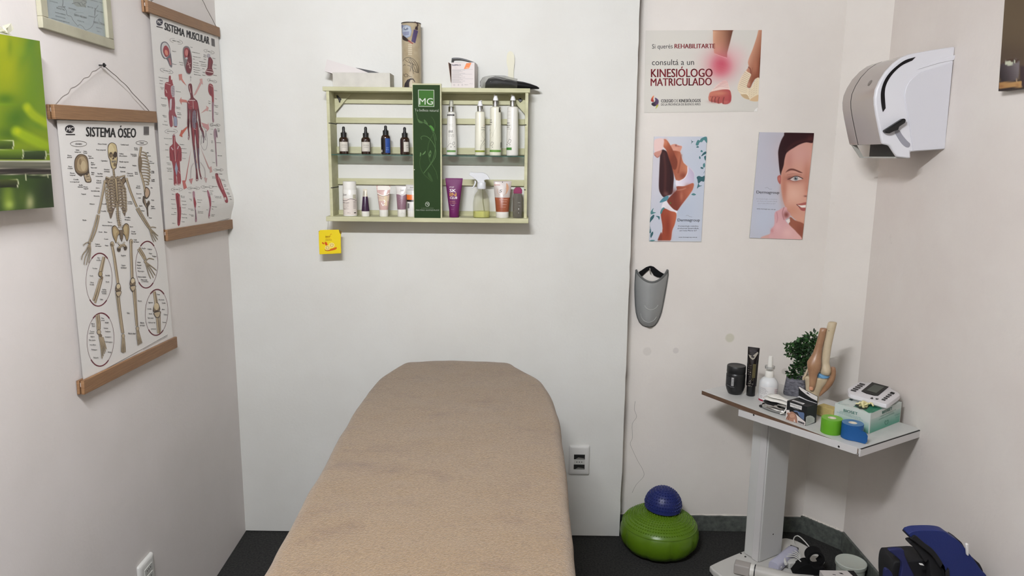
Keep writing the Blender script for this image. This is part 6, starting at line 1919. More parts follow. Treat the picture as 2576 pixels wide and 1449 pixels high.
TEAL = (58, 104, 110)
def dancer(p):
 p.blob(620, 700, 330, 700, (188, 196, 208), 0.9); p.blob(200, 500, 160, 500, (204, 200, 206), 0.8); p.blob(520, 1000, 200, 200, (178, 188, 204), 0.7); p.blob(350, 100, 300, 120, (206, 206, 212), 0.6)
 # halo round the figure
 body = [(300, 100), (345, 120), (385, 175), (430, 165), (520, 185), (526, 205), (500, 275), (520, 320), (545, 390), (600, 450), (660, 495), (684, 545), (670, 640), (668, 720), (620, 800), (520, 930), (465, 1000), (460, 1050), (440, 1160), (405, 1250), (380, 1380), (262, 1380), (280, 1200), (262, 1050), (282, 980), (330, 870), (400, 800), (460, 740), (450, 640), (425, 560), (400, 440), (360, 330), (320, 260), (280, 235), (240, 310), (190, 300), (180, 280), (270, 225), (290, 150)]
 p.poly(body, (222, 212, 212), 14, 3, 0.6)
 # hair
 p.poly([(262, 240), (330, 250), (370, 330), (404, 440), (424, 560), (420, 660), (405, 780), (345, 810), (300, 830), (262, 790), (238, 720), (240, 560), (248, 380)], (54, 26, 28), 5)
 p.stroke([(300, 280), (320, 500), (310, 780)], 24, (88, 48, 44), 14, 4, 0.7); p.stroke([(370, 380), (390, 600), (370, 780)], 14, (38, 16, 18), 8, 4, 0.7); p.blob(330, 790, 30, 30, (150, 110, 104), 0.5)
 # face, tilted back
 p.poly([(385, 180), (430, 162), (462, 168), (490, 180), (524, 188), (526, 210), (508, 250), (500, 280), (450, 300), (410, 230)], (206, 146, 126), 4); p.blob(452, 178, 10, 12, (90, 40, 40), 0.7); p.blob(480, 190, 26, 6, (160, 84, 80), 0.7); p.blob(440, 230, 40, 30, (214, 160, 140), 0.5)
 # neck, chest
 p.poly([(400, 250), (500, 260), (520, 320), (546, 392), (600, 452), (600, 520), (560, 590), (500, 622), (456, 620), (420, 520), (400, 440), (390, 330)], ramp((400, 400), (150, 78, 56), (600, 430), (196, 128, 98)), 5)
 p.blob(500, 380, 30, 90, (180, 110, 84), 0.6); p.blob(545, 560, 50, 50, (120, 54, 40), 0.7); p.stroke([(520, 300), (500, 420), (480, 520)], 14, (120, 58, 42), 10, 4, 0.6)
 # raised arm
 p.poly([(300, 100), (344, 120), (400, 210), (440, 300), (470, 380), (456, 470), (420, 480), (390, 420), (360, 330), (330, 240), (290, 190), (284, 140)], ramp((300, 180), (176, 98, 70), (440, 300), (120, 58, 42)), 5); p.blob(320, 140, 24, 40, (206, 134, 104), 0.7)
 p.poly([(176, 120), (240, 90), (300, 104), (296, 180), (280, 230), (250, 250), (200, 268), (176, 230)], (226, 196, 190), 8); p.poly([(180, 270), (240, 248), (276, 244), (250, 310), (222, 334), (190, 312), (176, 292)], (196, 140, 126), 5); p.stroke([(184, 300), (216, 330), (242, 312)], 8, (150, 80, 72), 4, 3, 0.8)
 # top
 p.poly([(450, 620), (500, 622), (556, 594), (592, 540), (600, 455), (640, 480), (676, 530), (680, 590), (666, 650), (560, 690), (460, 694)], ramp((470, 640), (232, 226, 234), (680, 560), (186, 174, 196)), 4); p.stroke([(600, 452), (598, 520), (560, 590), (500, 624)], 9, (236, 226, 230), 3); p.stroke([(548, 392), (620, 450), (664, 505)], 6, (206, 190, 200), 3)
 # belly
 p.poly([(462, 694), (560, 690), (668, 652), (668, 720), (620, 800), (520, 930), (466, 1000), (420, 985), (350, 900), (345, 860), (400, 800), (460, 740)], ramp((420, 820), (120, 56, 44), (620, 760), (176, 100, 76)), 5); p.blob(520, 820, 20, 60, (196, 124, 98), 0.6); p.stroke([(470, 742), (530, 734), (575, 716)], 10, (206, 156, 136), 6, 3, 0.7); p.blob(430, 780, 40, 60, (104, 46, 38), 0.6); p.blob(600, 700, 40, 40, (146, 78, 58), 0.5)
 # briefs
 p.poly([(270, 960), (290, 900), (330, 880), (360, 920), (420, 980), (466, 1004), (456, 1030), (380, 1000), (300, 970)], (226, 222, 226), 3)
 # legs
 p.poly([(262, 1060), (272, 985), (310, 970), (380, 1002), (456, 1032), (440, 1160), (405, 1250), (378, 1384), (268, 1384), (284, 1220)], ramp((270, 1150), (146, 66, 46), (450, 1150), (180, 98, 70)), 4); p.blob(350, 1200, 40, 160, (120, 44, 30), 0.6); p.poly([(270, 1270), (272, 1384), (222, 1384), (240, 1320)], (130, 62, 46), 4)
 p.poly([(180, 60), (850, 60), (850, 66), (180, 66)], (150, 152, 156), 2, 0, 0.5)
 p.poly([(100, 1372), (780, 1372), (780, 1400), (100, 1400)], (196, 200, 204), 3, 0, 0.7)
def dancer_t(a):
 T, T2 = TEAL, (78, 128, 130)
 LV = [((246, 896), (278, 850), (330, 814), (360, 820), (345, 864), (290, 890)), ((645, 796), (672, 780), (704, 796), (676, 808)), ((712, 580), (740, 562), (780, 574), (812, 560), (806, 632), (770, 628), (745, 650), (728, 650), (722, 610)), ((720, 700), (738, 640), (744, 680), (782, 684), (740, 700), (720, 722)),
          ((790, 420), (812, 400), (818, 440), (800, 460)), ((760, 455), (784, 452), (798, 472), (770, 472)), ((742, 330), (752, 312), (762, 340), (750, 350)), ((760, 250), (776, 236), (790, 258), (770, 264)), ((770, 310), (800, 268), (832, 256), (830, 282), (800, 300), (778, 314)), ((806, 320), (828, 310), (824, 370), (810, 350)),
          ((700, 170), (724, 112), (752, 116), (770, 90), (836, 70), (840, 150), (806, 110), (780, 136), (750, 140), (730, 180)), ((640, 106), (660, 128), (690, 126), (662, 136), (640, 164), (650, 134)), ((706, 200), (726, 188), (742, 200), (722, 208)),
          ((136, 1010), (172, 964), (160, 1010), (200, 1022), (176, 1034), (140, 1046)), ((124, 1150), (130, 1090), (160, 1056), (180, 1052), (172, 1090), (140, 1130)), ((196, 1066), (246, 1072), (240, 1116), (226, 1086)), ((264, 990), (292, 958), (314, 970), (290, 990), (268, 1040), (254, 1030)), ((130, 1300), (160, 1260), (166, 1290), (146, 1330), (138, 1345)), ((120, 1280), (128, 1220), (136, 1270)), ((118, 1380), (150, 1366), (190, 1372), (160, 1384))]
 for i, l in enumerate(LV):
  a.poly(l, (T, T2, (50, 92, 98))[i % 3] if i else (82, 132, 146), 3)
 a.line([(800, 530), (812, 500)], 4, T).line([(126, 1200), (140, 1250), (130, 1330)], 4, T)
 a.ell(384, 904, 9, 10, (70, 90, 40)).ell(384, 904, 5, 5, (110, 140, 60))
 a.line([(575, 1062), (600, 1058), (622, 1072), (655, 1078)], 5, (150, 156, 168), 4)
 a.text('Dermagroup', 472, 1134, 280, 36, (46, 46, 54), 0.0, bold=0.015, res=3)
 for s, x, y, w in (('Dermatología cosmética', 482, 1200, 252), ('profesional desarrollada', 474, 1228, 262), ('por Luisa Mierez Q.F', 500, 1256, 212)):
  a.text(s, x, y, w, 16, (70, 70, 82), 0.0, bold=0.05, res=1)
 a.text('www.dermagroup.com.uy', 486, 1338, 232, 12, (40, 40, 48), 0.0, bold=0.05, res=1)
m_card_e = mat('card_edge', (150, 152, 154), 0.6)
bay_print('wall_poster', 'upright card of a backward-bending woman in white underwear', 'poster', [(1645.6, 343.6), (1778.5, 343.6), (1764, 608), (1633, 607)], (1610, 330, 4.996), (192, 196, 206), dancer, dancer_t, 0.003, m_card_e, 150, 280, 0.4, 1.12)

def face(p):
 p.blob(330, 700, 260, 900, (186, 186, 196), 0.8); p.blob(300, 1150, 200, 300, (186, 196, 212), 0.6); p.blob(450, 120, 200, 120, (178, 176, 184), 0.5)
 S1 = (204, 152, 132)
 p.poly([(520, 300), (600, 180), (940, 140), (930, 700), (850, 960), (822, 1230), (700, 1160), (610, 1060), (560, 960), (532, 820), (520, 700), (524, 560)], S1, 4)
 p.blob(760, 330, 220, 180, (206, 156, 146), 0.9); p.blob(620, 430, 60, 160, (178, 120, 110), 0.5); p.blob(680, 840, 120, 110, (222, 178, 158), 0.8); p.blob(560, 760, 40, 200, (176, 112, 92), 0.7); p.blob(850, 600, 50, 160, (178, 112, 92), 0.55); p.blob(860, 790, 30, 60, (170, 102, 84), 0.5); p.blob(660, 1040, 80, 70, (196, 136, 112), 0.6); p.blob(800, 1180, 60, 60, (214, 160, 136), 0.7)
 # hair
 p.poly([(600, 60), (945, 60), (930, 190), (840, 190), (760, 215), (690, 255), (600, 315), (570, 390), (556, 480), (530, 560), (518, 602), (502, 520), (490, 380), (490, 290), (520, 180), (560, 105)], (44, 18, 22), 5)
 p.stroke([(600, 290), (700, 200), (900, 150)], 30, (72, 36, 36), 16, 4, 0.6); p.blob(900, 140, 50, 40, (96, 50, 46), 0.5)
 # ear
 p.poly([(480, 620), (505, 602), (522, 612), (520, 690), (512, 716), (490, 690), (478, 655)], (170, 92, 84), 4); p.blob(500, 650, 12, 26, (206, 132, 118), 0.7)
 # brow, eye
 p.poly([(580, 568), (620, 528), (670, 520), (730, 540), (794, 572), (760, 572), (700, 548), (650, 542), (610, 555)], (104, 58, 50), 4)
 p.blob(700, 650, 100, 48, (150, 88, 74), 0.75); p.blob(640, 640, 50, 26, (120, 66, 58), 0.6)
 p.poly([(640, 660), (670, 628), (720, 618), (764, 632), (792, 648), (760, 664), (710, 676), (670, 674)], (206, 190, 184), 3); p.stroke([(610, 654), (650, 640), (690, 618), (740, 618), (796, 646)], 9, (52, 26, 26), 3); p.stroke([(640, 664), (690, 680), (760, 668)], 4, (120, 70, 62), 3)
 p.blob(709, 644, 27, 27, (112, 122, 126), 0.95, 3); p.blob(709, 644, 12, 12, (26, 24, 28), 0.95, 3); p.blob(716, 636, 5, 5, (236, 240, 240), 0.9, 2); p.stroke([(600, 600), (680, 585), (780, 600)], 6, (140, 82, 70), 5, 4, 0.6)
 # nose, mouth
 p.blob(834, 866, 22, 10, (92, 44, 40), 0.8); p.blob(850, 830, 30, 40, (206, 146, 124), 0.6)
 p.poly([(720, 970), (770, 958), (820, 945), (850, 945), (830, 975), (770, 980)], (166, 90, 84), 4); p.poly([(735, 980), (772, 984), (832, 980), (830, 1010), (790, 1010), (760, 996)], (232, 222, 214), 3); p.poly([(740, 988), (780, 1012), (830, 1012), (824, 1050), (780, 1046), (756, 1020)], (160, 84, 80), 4); p.stroke([(720, 972), (740, 990), (762, 1004)], 7, (80, 34, 34), 3)
 # neck and shoulder
 p.poly([(640, 1130), (700, 1170), (822, 1232), (800, 1420), (700, 1420), (620, 1210)], (150, 88, 68), 5); p.blob(760, 1300, 60, 80, (130, 70, 54), 0.6)
 p.poly([(270, 1384), (360, 1350), (440, 1330), (460, 1400), (300, 1400)], (206, 160, 150), 5)
 # hand
 p.poly([(444, 1080), (500, 1040), (560, 1006), (596, 1010), (600, 1050), (636, 1080), (636, 1120), (580, 1168), (640, 1240), (720, 1320), (770, 1420), (400, 1420), (390, 1320), (400, 1280), (440, 1220)], ramp((420, 1150), (206, 158, 162), (700, 1380), (216, 170, 164)), 5)
 p.blob(590, 1100, 34, 40, (120, 58, 50), 0.85); p.stroke([(560, 1010), (540, 1080), (560, 1160)], 9, (150, 92, 90), 6, 4, 0.7); p.stroke([(470, 1070), (480, 1140), (470, 1200)], 8, (170, 110, 112), 6, 4, 0.6); p.blob(480, 1250, 40, 60, (222, 178, 178), 0.6); p.blob(600, 1330, 60, 60, (226, 186, 180), 0.6); p.blob(410, 1300, 20, 30, (196, 130, 128), 0.6)
 p.poly([(584, 1172), (634, 1146), (636, 1190), (616, 1212)], (226, 216, 210), 3, 0)
def face_t(a):
 a.line([(322, 766), (350, 756), (376, 776), (410, 778)], 4, (146, 146, 154), 4)
 a.text('Dermagroup', 216, 832, 286, 36, (40, 38, 44), 0.02, bold=0.02, res=3)
 for s, x, y, w in (('Dermatología cosmética', 216, 906, 256), ('profesional desarrollada', 226, 934, 248), ('por Luisa Mierez Q.F', 236, 962, 218)):
  a.text(s, x, y, w, 13, (142, 142, 150), 0.02, bold=0.0, res=1)
 a.text('www.dermagroup.com.uy', 218, 1030, 236, 12, (36, 36, 42), 0.035, bold=0.06, res=1)
bay_print('wall_poster', 'upright card with half of a smiling face, lettered Dermagroup', 'poster', [(1910, 332.4), (2047.8, 334.6), (2018, 602.7), (1885.6, 598.3)], (1860, 320, 4.995), (186, 186, 194), face, face_t, 0.005, mat('card_edge_pale', (196, 194, 184), 0.6), 150, 290, 0.4, 1.12)

# ------------------------------------------------------------------ shin guard on a nail
G = lambda x, y, off: bay(1570 + x / 7.243, 650 + y / 7.243, off)
cz_ = G(490, 1230, 0.0)
t = thing('shin_guard', 'grey moulded shin guard hanging from a nail by a black strap', 'shin guard', Vector((cz_.x, REC - 0.002, cz_.z)))
m_guard = mat('grey_plastic', (150, 152, 150), 0.45)
m_rimd = mat('dark_grey_foam', (92, 94, 92), 0.7)
rows = []      # y in the crop, left, right, rise of the middle
LR = [(215, 222, 794), (300, 214, 798), (420, 206, 780), (560, 202, 756), (700, 205, 732), (850, 212, 704), (980, 226, 676), (1080, 250, 640), (1160, 286, 600), (1215, 340, 560), (1240, 400, 510), (1247, 450, 470)]
def shell(rise, inset=0.0):
 out = []
 n = 20
 for k, (y, l, r) in enumerate(LR):
  row = []
  for j in range(n + 1):
   s = j / n
   x = l + inset + (r - l - 2 * inset) * s
   q = sin(pi * s) ** 0.75
   yy = y
   if k < 3:                       # the open top dips in the middle
    yy = y + (225 - 65 * k) * q
   w = (r - l) / 580.0
   row.append(G(x, yy, 0.006 + rise * q * (0.35 + 0.65 * w)))
  out.append(row)
 return out
def sheet_mesh(mb, a, b, m):
 R, C = len(a), len(a[0])
 k = len(mb.v)
 vs = [p for r in a for p in r] + [p for r in b for p in r]
 o = R * C
 fs = []
 for i in range(R - 1):
  for j in range(C - 1):
   fs.append((i * C + j, i * C + j + 1, (i + 1) * C + j + 1, (i + 1) * C + j))
   fs.append((o + i * C + j, o + (i + 1) * C + j, o + (i + 1) * C + j + 1, o + i * C + j + 1))
 for j in range(C - 1):
  fs += [(j, o + j, o + j + 1, j + 1), ((R - 1) * C + j, (R - 1) * C + j + 1, o + (R - 1) * C + j + 1, o + (R - 1) * C + j)]
 for i in range(R - 1):
  fs += [(i * C, (i + 1) * C, o + (i + 1) * C, o + i * C), (i * C + C - 1, o + i * C + C - 1, o + (i + 1) * C + C - 1, (i + 1) * C + C - 1)]
 return mb.add(vs, fs, m)
outer = shell(0.048)
inner = [[p + Vector((0, 0.006, 0)) for p in r] for r in outer]
mb = sheet_mesh(MB(), outer, inner, m_guard)
a = Art(lambda px, py, h: Vector((0, 0, 0)))
mb.build('shell', t, world=True, smooth=50)
MB().tube([p + Vector((0, 0.003, 0)) for p in outer[0]], 0.0046, m_rimd, 8).build('padded_rim', t, world=True)
el = [r[0] for r in outer]; er = [r[-1] for r in outer]
MB().tube([p + Vector((0, 0.002, 0)) for p in el] + [p + Vector((0, 0.002, 0)) for p in reversed(er)], 0.0034, m_rimd, 8).build('edge_binding', t, world=True)
def on_shell(x, y):
 for k in range(len(LR) - 1):
  if LR[k][0] <= y <= LR[k + 1][0]:
   f = (y - LR[k][0]) / (LR[k + 1][0] - LR[k][0])
   l = LR[k][1] + (LR[k + 1][1] - LR[k][1]) * f
   r = LR[k][2] + (LR[k + 1][2] - LR[k][2]) * f
   s = min(1, max(0, (x - l) / (r - l)))
   q = sin(pi * s) ** 0.75
   return G(x, y, 0.006 + 0.048 * q * (0.35 + 0.65 * (r - l) / 580.0))
m_ridge = mat('grey_plastic_ridge', (176, 178, 174), 0.4)
for pts, rr in (([(375, 858), (400, 900), (445, 930), (495, 938), (550, 922), (595, 885), (620, 850)], 0.0013), ([(300, 1000), (320, 1080), (370, 1140), (440, 1165), (510, 1150), (560, 1110), (590, 1060)], 0.0013)):
 MB().tube([on_shell(*q) for q in smooth_pts(pts, 4, False)], rr, m_ridge, 6).build('raised_rib', t, world=True)
m_strap = mat('black_webbing', (14, 14, 15), 0.85, spec=0.2)
st = []
for x, y0, y1, off in ((268, 245, 330, 0.008), (320, 215, 330, 0.0075), (400, 160, 255, 0.007), (460, 138, 205, 0.0062), (490, 136, 235, 0.0062), (540, 150, 310, 0.007), (600, 200, 340, 0.0075), (660, 245, 345, 0.008), (715, 275, 385, 0.009), (745, 285, 370, 0.010)):
 st.append([G(x, y0, off), G(x, y1, off), G(x, y1, off - 0.0025), G(x, y0, off - 0.0025)])
MB().rings(st, m_strap).build('strap', t, world=True, smooth=30)
n = thing('wall_nail', 'small steel nail in the plaster carrying the shin guard strap', 'nail', G(470, 235, 0.0))
MB().tube([G(466, 240, -0.008), G(466, 235, 0.010)], 0.0012, m_steel, 8).build('shank', n, world=True)
MB().tube([G(466, 180, 0.010), G(470, 200, 0.0108), G(478, 262, 0.0108), (G(484, 285, 0.010))], 0.0022, m_steel, 8).build('bent_head', n, world=True)

# ------------------------------------------------------------------ paper towel dispenser on the right wall
YN, YF2 = -0.494, -0.245
ZP = lambda x, y, yy=YN: on(2090 + x / 4.391, 90 + y / 4.391, 1, yy)
P0 = ZP(1255, 1255)
t = thing('towel_dispenser', 'white and smoky grey paper towel dispenser on the right wall', 'dispenser', Vector((1.349, (YN + YF2) / 2, P0.z)))
m_shell = mat('dispenser_white', (222, 222, 226), 0.35)
m_shell2 = mat('dispenser_white_panel', (214, 214, 219), 0.4)
m_smoky = mat('smoky_grey_plastic', (168, 158, 152), 0.16, spec=0.6, coat=0.3)
near = [(1378, 118), (1240, 136), (1100, 160), (935, 190), (860, 205), (790, 235), (700, 300), (610, 395), (545, 500), (505, 590), (490, 680), (492, 760), (508, 870), (530, 980), (552, 1090), (575, 1195), (650, 1210), (690, 1272), (735, 1340), (885, 1355), (880, 1280), (1255, 1255)]
pr = [(ZP(*q).x, ZP(*q).z) for q in near]
pr[0] = (1.349, pr[0][1]); pr[-1] = (1.349, pr[-1][1])
fnY = lambda u, v, h: Vector((u, h, v))
MB().prism(pr, fnY, YN, YN + 0.016, m_shell).build('side_shell', t, world=True, bevel=0.005, seg=3)
# smoky front cover, following the shell's curve right across
cov = pr[2:16]
top_in = [(1.349, pr[2][1] - 0.004)]
covp = [(x + 0.0015, z - 0.0008) for x, z in cov] + [(1.349, pr[15][1])] + [(1.349, pr[1][1] - 0.003)]
ys = YN + 0.016
seam = YN + 0.178
MB().prism(covp, fnY, ys, seam, m_smoky).build('front_cover', t, world=True, bevel=0.002)
MB().prism([(x + 0.0012, z - 0.0006) for x, z in cov] + [(1.349, pr[15][1]), (1.349, pr[1][1] - 0.003)], fnY, seam, seam + 0.0022, m_black).build('cover_seam', t, world=True, smooth=0)
MB().prism(covp, fnY, seam + 0.0022, YF2, m_smoky).build('end_cover', t, world=True, bevel=0.006, seg=3)
# mouth under the cover
zc_, zt2 = pr[15][1], pr[19][1]
xm = pr[18][0]
MB().box(xm + 0.02, pr[19][0] - 0.002, ys, YF2 - 0.012, zt2 + 0.004, zc_ - 0.0005, mat('mouth_dark', (60, 60, 56), 0.6)).build('dispensing_mouth', t, world=True, smooth=0)
mb = MB().box(xm - 0.002, pr[19][0] - 0.001, ys, YF2 - 0.014, zt2, zt2 + 0.005, mat('lip_grey', (176, 176, 168), 0.4))
mb.prism([(pr[15][0] + 0.004, zc_), (pr[16][0], zc_), (xm, zt2), (xm - 0.012, zt2)], fnY, YF2 - 0.016, YF2 - 0.010, mat('lip_grey', (176, 176, 168), 0.4))
mb.build('lower_lip', t, world=True, smooth=0)
# raised panel, window, lever, lock
pan = smooth_pts([(1345, 288), (1180, 345), (1050, 385), (945, 430), (870, 500), (825, 580), (808, 660)], 4, False) + [(820, 760), (860, 960), (905, 1272), (1255, 1250)]
MB().prism([(ZP(*q).x, ZP(*q).z) for q in pan], fnY, YN - 0.0035, YN + 0.001, m_shell2).build('side_panel', t, world=True, bevel=0.002, seg=3)
MB().prism([(ZP(*q).x, ZP(*q).z) for q in [(1376, 210), (1200, 268), (1060, 318), (960, 372), (1050, 345), (1200, 300), (1360, 268)]], fnY, YN - 0.0022, YN + 0.001, m_shell).build('side_ridge', t, world=True, bevel=0.0008)
win = smooth_pts([(936, 234), (820, 270), (720, 340), (640, 420), (585, 510), (555, 610), (552, 700), (562, 790), (574, 842)], 4, False) + smooth_pts([(604, 800), (598, 720), (594, 640), (604, 560), (640, 480), (700, 400), (780, 330), (870, 285), (895, 276)], 4, False)
MB().prism([(ZP(*q).x, ZP(*q).z) for q in win], fnY, YN - 0.0012, YN + 0.001, mat('dark_window', (22, 21, 24), 0.2)).build('level_window', t, world=True, smooth=0)
gro = smooth_pts([(705, 1058), (750, 1040), (790, 1100), (840, 1160), (874, 1192), (866, 1228), (835, 1232), (790, 1200), (740, 1130)], 3)
MB().prism([(ZP(*q).x, ZP(*q).z) for q in gro], fnY, YN - 0.0013, YN + 0.001, mat('lever_slot', (150, 150, 158), 0.4)).build('lever_slot', t, world=True, smooth=0)
lev = [(598, 1052), (606, 1040), (800, 915), (824, 912), (834, 930), (828, 962), (760, 1005), (752, 1040), (700, 1056), (655, 1078), (612, 1074)]
yl = YN - 0.022
ZL = lambda x, y: ZP(x, y, yl)
MB().prism([(ZL(*q).x, ZL(*q).z) for q in lev], fnY, yl, YN - 0.002, m_black).build('feed_lever', t, world=True, bevel=0.004, seg=3)
lk = ZP(470, 520, YN + 0.08)
xk = None
for (xa_, za_), (xb_, zb_) in zip(cov, cov[1:]):
 if min(za_, zb_) <= lk.z <= max(za_, zb_):
  f = (lk.z - za_) / (zb_ - za_ + 1e-9)
  xk = xa_ + (xb_ - xa_) * f
  nk = Vector((-(zb_ - za_), 0, xb_ - xa_)).normalized()
if xk:
 nk = nk if nk.x < 0 else -nk
 rot = nk.to_track_quat('Z', 'Y').to_matrix().to_4x4()
 MB().lathe([(0.010, -0.002), (0.010, 0.0012), (0.008, 0.002)], mat('lock_grey', (122, 114, 108), 0.35), 20, Matrix.Translation(Vector((xk + 0.0015, YN + 0.075, lk.z - 0.0008))) @ rot).build('key_lock', t, world=True)

# ------------------------------------------------------------------ brown canvas at the upper right edge
cf = [on(2511.5, 229.5, 0, 1.322), on(2527.5, 0, 0, 1.322)]
yl_, zb_ = cf[0].y, cf[0].z
ytop, ztop = cf[1].y, cf[1].z
dz = (ztop - zb_)
top = 0.62
TLc = Vector((1.322, yl_ + (ytop - yl_) * top / dz, zb_ + top))
BLc = Vector((1.322, yl_, zb_))
wv = Vector((0, -0.55, 0.0))
def still(p):
 p.blob(700, 300, 500, 600, (96, 80, 58), 0.8); p.blob(500, 850, 500, 200, (74, 58, 46), 0.6)
 p.poly([(430, 1240), (2200, 1060), (2200, 1400), (430, 1400)], (46, 34, 32), 6, 0); p.poly([(760, 1000), (2200, 980), (2200, 1340), (760, 1330)], (58, 42, 44), 10, 0)
 p.poly([(490, 960), (560, 915), (700, 895), (745, 920), (752, 1000), (742, 1150), (700, 1220), (600, 1244), (500, 1250), (460, 1190), (450, 1080), (466, 990)], ramp((460, 1150), (40, 30, 32), (740, 1050), (118, 110, 112)), 6)
 p.poly([(510, 940), (640, 900), (740, 905), (730, 935), (640, 965), (540, 975)], (70, 46, 34), 4); p.poly([(545, 925), (640, 935), (670, 900), (690, 950), (620, 985), (540, 985)], (196, 200, 176), 3); p.poly([(650, 940), (672, 905), (668, 950)], (40, 34, 28), 3)
 p.poly([(440, 1262), (785, 1225), (790, 1318), (440, 1350)], ramp((450, 1300), (170, 126, 74), (780, 1260), (186, 146, 92)), 3, 0); p.blob(480, 1312, 30, 16, (140, 84, 44), 0.6); p.blob(720, 1288, 26, 16, (140, 84, 44), 0.6); p.stroke([(708, 1210), (712, 1230)], 18, (170, 150, 120), 5, 0)
 p.poly([(430, 1350), (800, 1322), (2200, 1330), (2200, 1400), (430, 1400)], (40, 26, 24), 4, 0)
mb = MB()
print_grid(mb, (TLc, TLc + wv, BLc + wv, BLc), 0, Vector((-1, 0, 0)), 120, 150, (2440, 0, 6.037), (92, 76, 56), still, 0.024, mat('canvas_edge_brown', (74, 60, 48), 0.8), rough=0.55, k=1.0)
o = recentre(add_cols(mb.build('canvas_print', smooth=0), mb))
tag(o, 'dark brown canvas print of a stone cup on the right wall', 'canvas print')

# ================================================================== treatment couch
m_terry = mat('beige_terry', (144, 121, 92), 0.95, spec=0.1, bump=1.0, bscale=260, var=0.16, vscale=170, rgb2=(118, 98, 73))
nt = m_terry.node_tree
bs = nt.nodes['Principled BSDF']
bs.inputs['Sheen Weight'].default_value = 0.25
bs.inputs['Sheen Roughness'].default_value = 0.6
# brushed patches of the pile
prev = bs.inputs['Base Color'].links[0].from_socket
tc = nt.nodes.new('ShaderNodeTexCoord')
mp = nt.nodes.new('ShaderNodeMapping'); mp.inputs['Scale'].default_value = (6, 10, 8); mp.inputs['Location'].default_value = (3.1, 1.7, 0)
nz = nt.nodes.new('ShaderNodeTexNoise'); nz.inputs['Scale'].default_value = 1.0; nz.inputs['Detail'].default_value = 7; nz.inputs['Roughness'].default_value = 0.72
rp = nt.nodes.new('ShaderNodeValToRGB'); rp.color_ramp.elements[0].position = 0.53; rp.color_ramp.elements[1].position = 0.70
rp.color_ramp.elements[0].color = (0, 0, 0, 1); rp.color_ramp.elements[1].color = (0.6, 0.6, 0.6, 1)
mx = nt.nodes.new('ShaderNodeMix'); mx.data_type = 'RGBA'
nt.links.new(tc.outputs['Object'], mp.inputs[0]); nt.links.new(mp.outputs[0], nz.inputs['Vector']); nt.links.new(nz.outputs[0], rp.inputs[0])
nt.links.new(rp.outputs[0], mx.inputs[0]); nt.links.new(prev, mx.inputs[6]); mx.inputs[7].default_value = (*lin((104, 82, 66)), 1)
nt.links.new(mx.outputs[2], bs.inputs['Base Color'])

def couch_z(y):
 """height of the top: nearly level, rising a little towards the head end"""
 return 0.742 + max(0.0, (y + 1.75)) * 0.052
def on_couch(px, py):
 z = 0.78
 for _ in range(12):
  p = on(px, py, 2, z)
  z = couch_z(p.y)
 return on(px, py, 2, z)
Lp = [on_couch(*q) for q in ((652, 1446), (700, 1359), (752, 1266), (800, 1181), (850, 1093), (885, 1034), (918, 985), (950, 948), (984, 924))]
Rp = [on_couch(*q) for q in ((1451, 1446), (1441, 1359), (1432, 1266), (1424, 1181), (1414, 1093), (1404, 1024), (1388, 985), (1360, 948), (1326, 924))]
Lp[8] = on_couch(1000, 919); Rp[8] = on_couch(1300, 916)
head = [on_couch(x, y) for x, y in ((1060, 911), (1140, 906.5), (1230, 907))]
y_far = sum(p.y for p in head) / 3
# stations from the foot (unseen) to the head
st_ = []
for y in (-2.02, -1.9):
 st_.append((y, Lp[0].x + (-0.0), Rp[0].x, 0))
for l, r in zip(Lp, Rp):
 st_.append(((l.y + r.y) / 2, l.x, r.x, 0))
cm = (Lp[8].x + Rp[8].x) / 2
t = thing('treatment_couch', 'treatment couch under a fitted beige towelling cover in the room middle', 'massage table', ((Lp[0].x + Rp[0].x) / 2, (y_far - 1.95) / 2, 0))
IN = 0.010
mb = MB()
rs = []
m_pad = mat('couch_vinyl', (150, 120, 96), 0.5)
for y, xl, xr, _ in st_:
 z = couch_z(y)
 rs.append([(xl + IN, y, z - 0.075), (xr - IN, y, z - 0.075), (xr - IN, y, z - IN), (xl + IN, y, z - IN)])
mb.rings(rs, m_pad)
mb.build('mattress', t, world=True, bevel=0.012)
m_leg = mat('couch_metal', (120, 120, 120), 0.4, metal=0.8)
xs0, xs1 = Lp[3].x + 0.07, Rp[3].x - 0.07
for x in (xs0, xs1):
 mb = MB().add([(x - 0.02, -1.95, couch_z(-1.95) - 0.105), (x + 0.02, -1.95, couch_z(-1.95) - 0.105), (x + 0.02, -0.40, couch_z(-0.4) - 0.105), (x - 0.02, -0.40, couch_z(-0.4) - 0.105),
                   (x - 0.02, -1.95, couch_z(-1.95) - 0.0755), (x + 0.02, -1.95, couch_z(-1.95) - 0.0755), (x + 0.02, -0.40, couch_z(-0.4) - 0.0755), (x - 0.02, -0.40, couch_z(-0.4) - 0.0755)],
                  [(3, 2, 1, 0), (4, 5, 6, 7), (0, 1, 5, 4), (1, 2, 6, 5), (2, 3, 7, 6), (3, 0, 4, 7)], m_leg)
 mb.build('side_rail', t, world=True, bevel=0.003)
 for y in (-1.85, -0.55):
  MB().box(x - 0.02, x + 0.02, y - 0.02, y + 0.02, 0.0, couch_z(y) - 0.105, m_leg).build('leg', t, world=True, bevel=0.003)
for y in (-1.85, -0.55):
 MB().box(xs0 + 0.02, xs1 - 0.02, y - 0.015, y + 0.015, 0.25, 0.28, m_leg).build('cross_bar', t, world=True, bevel=0.002)
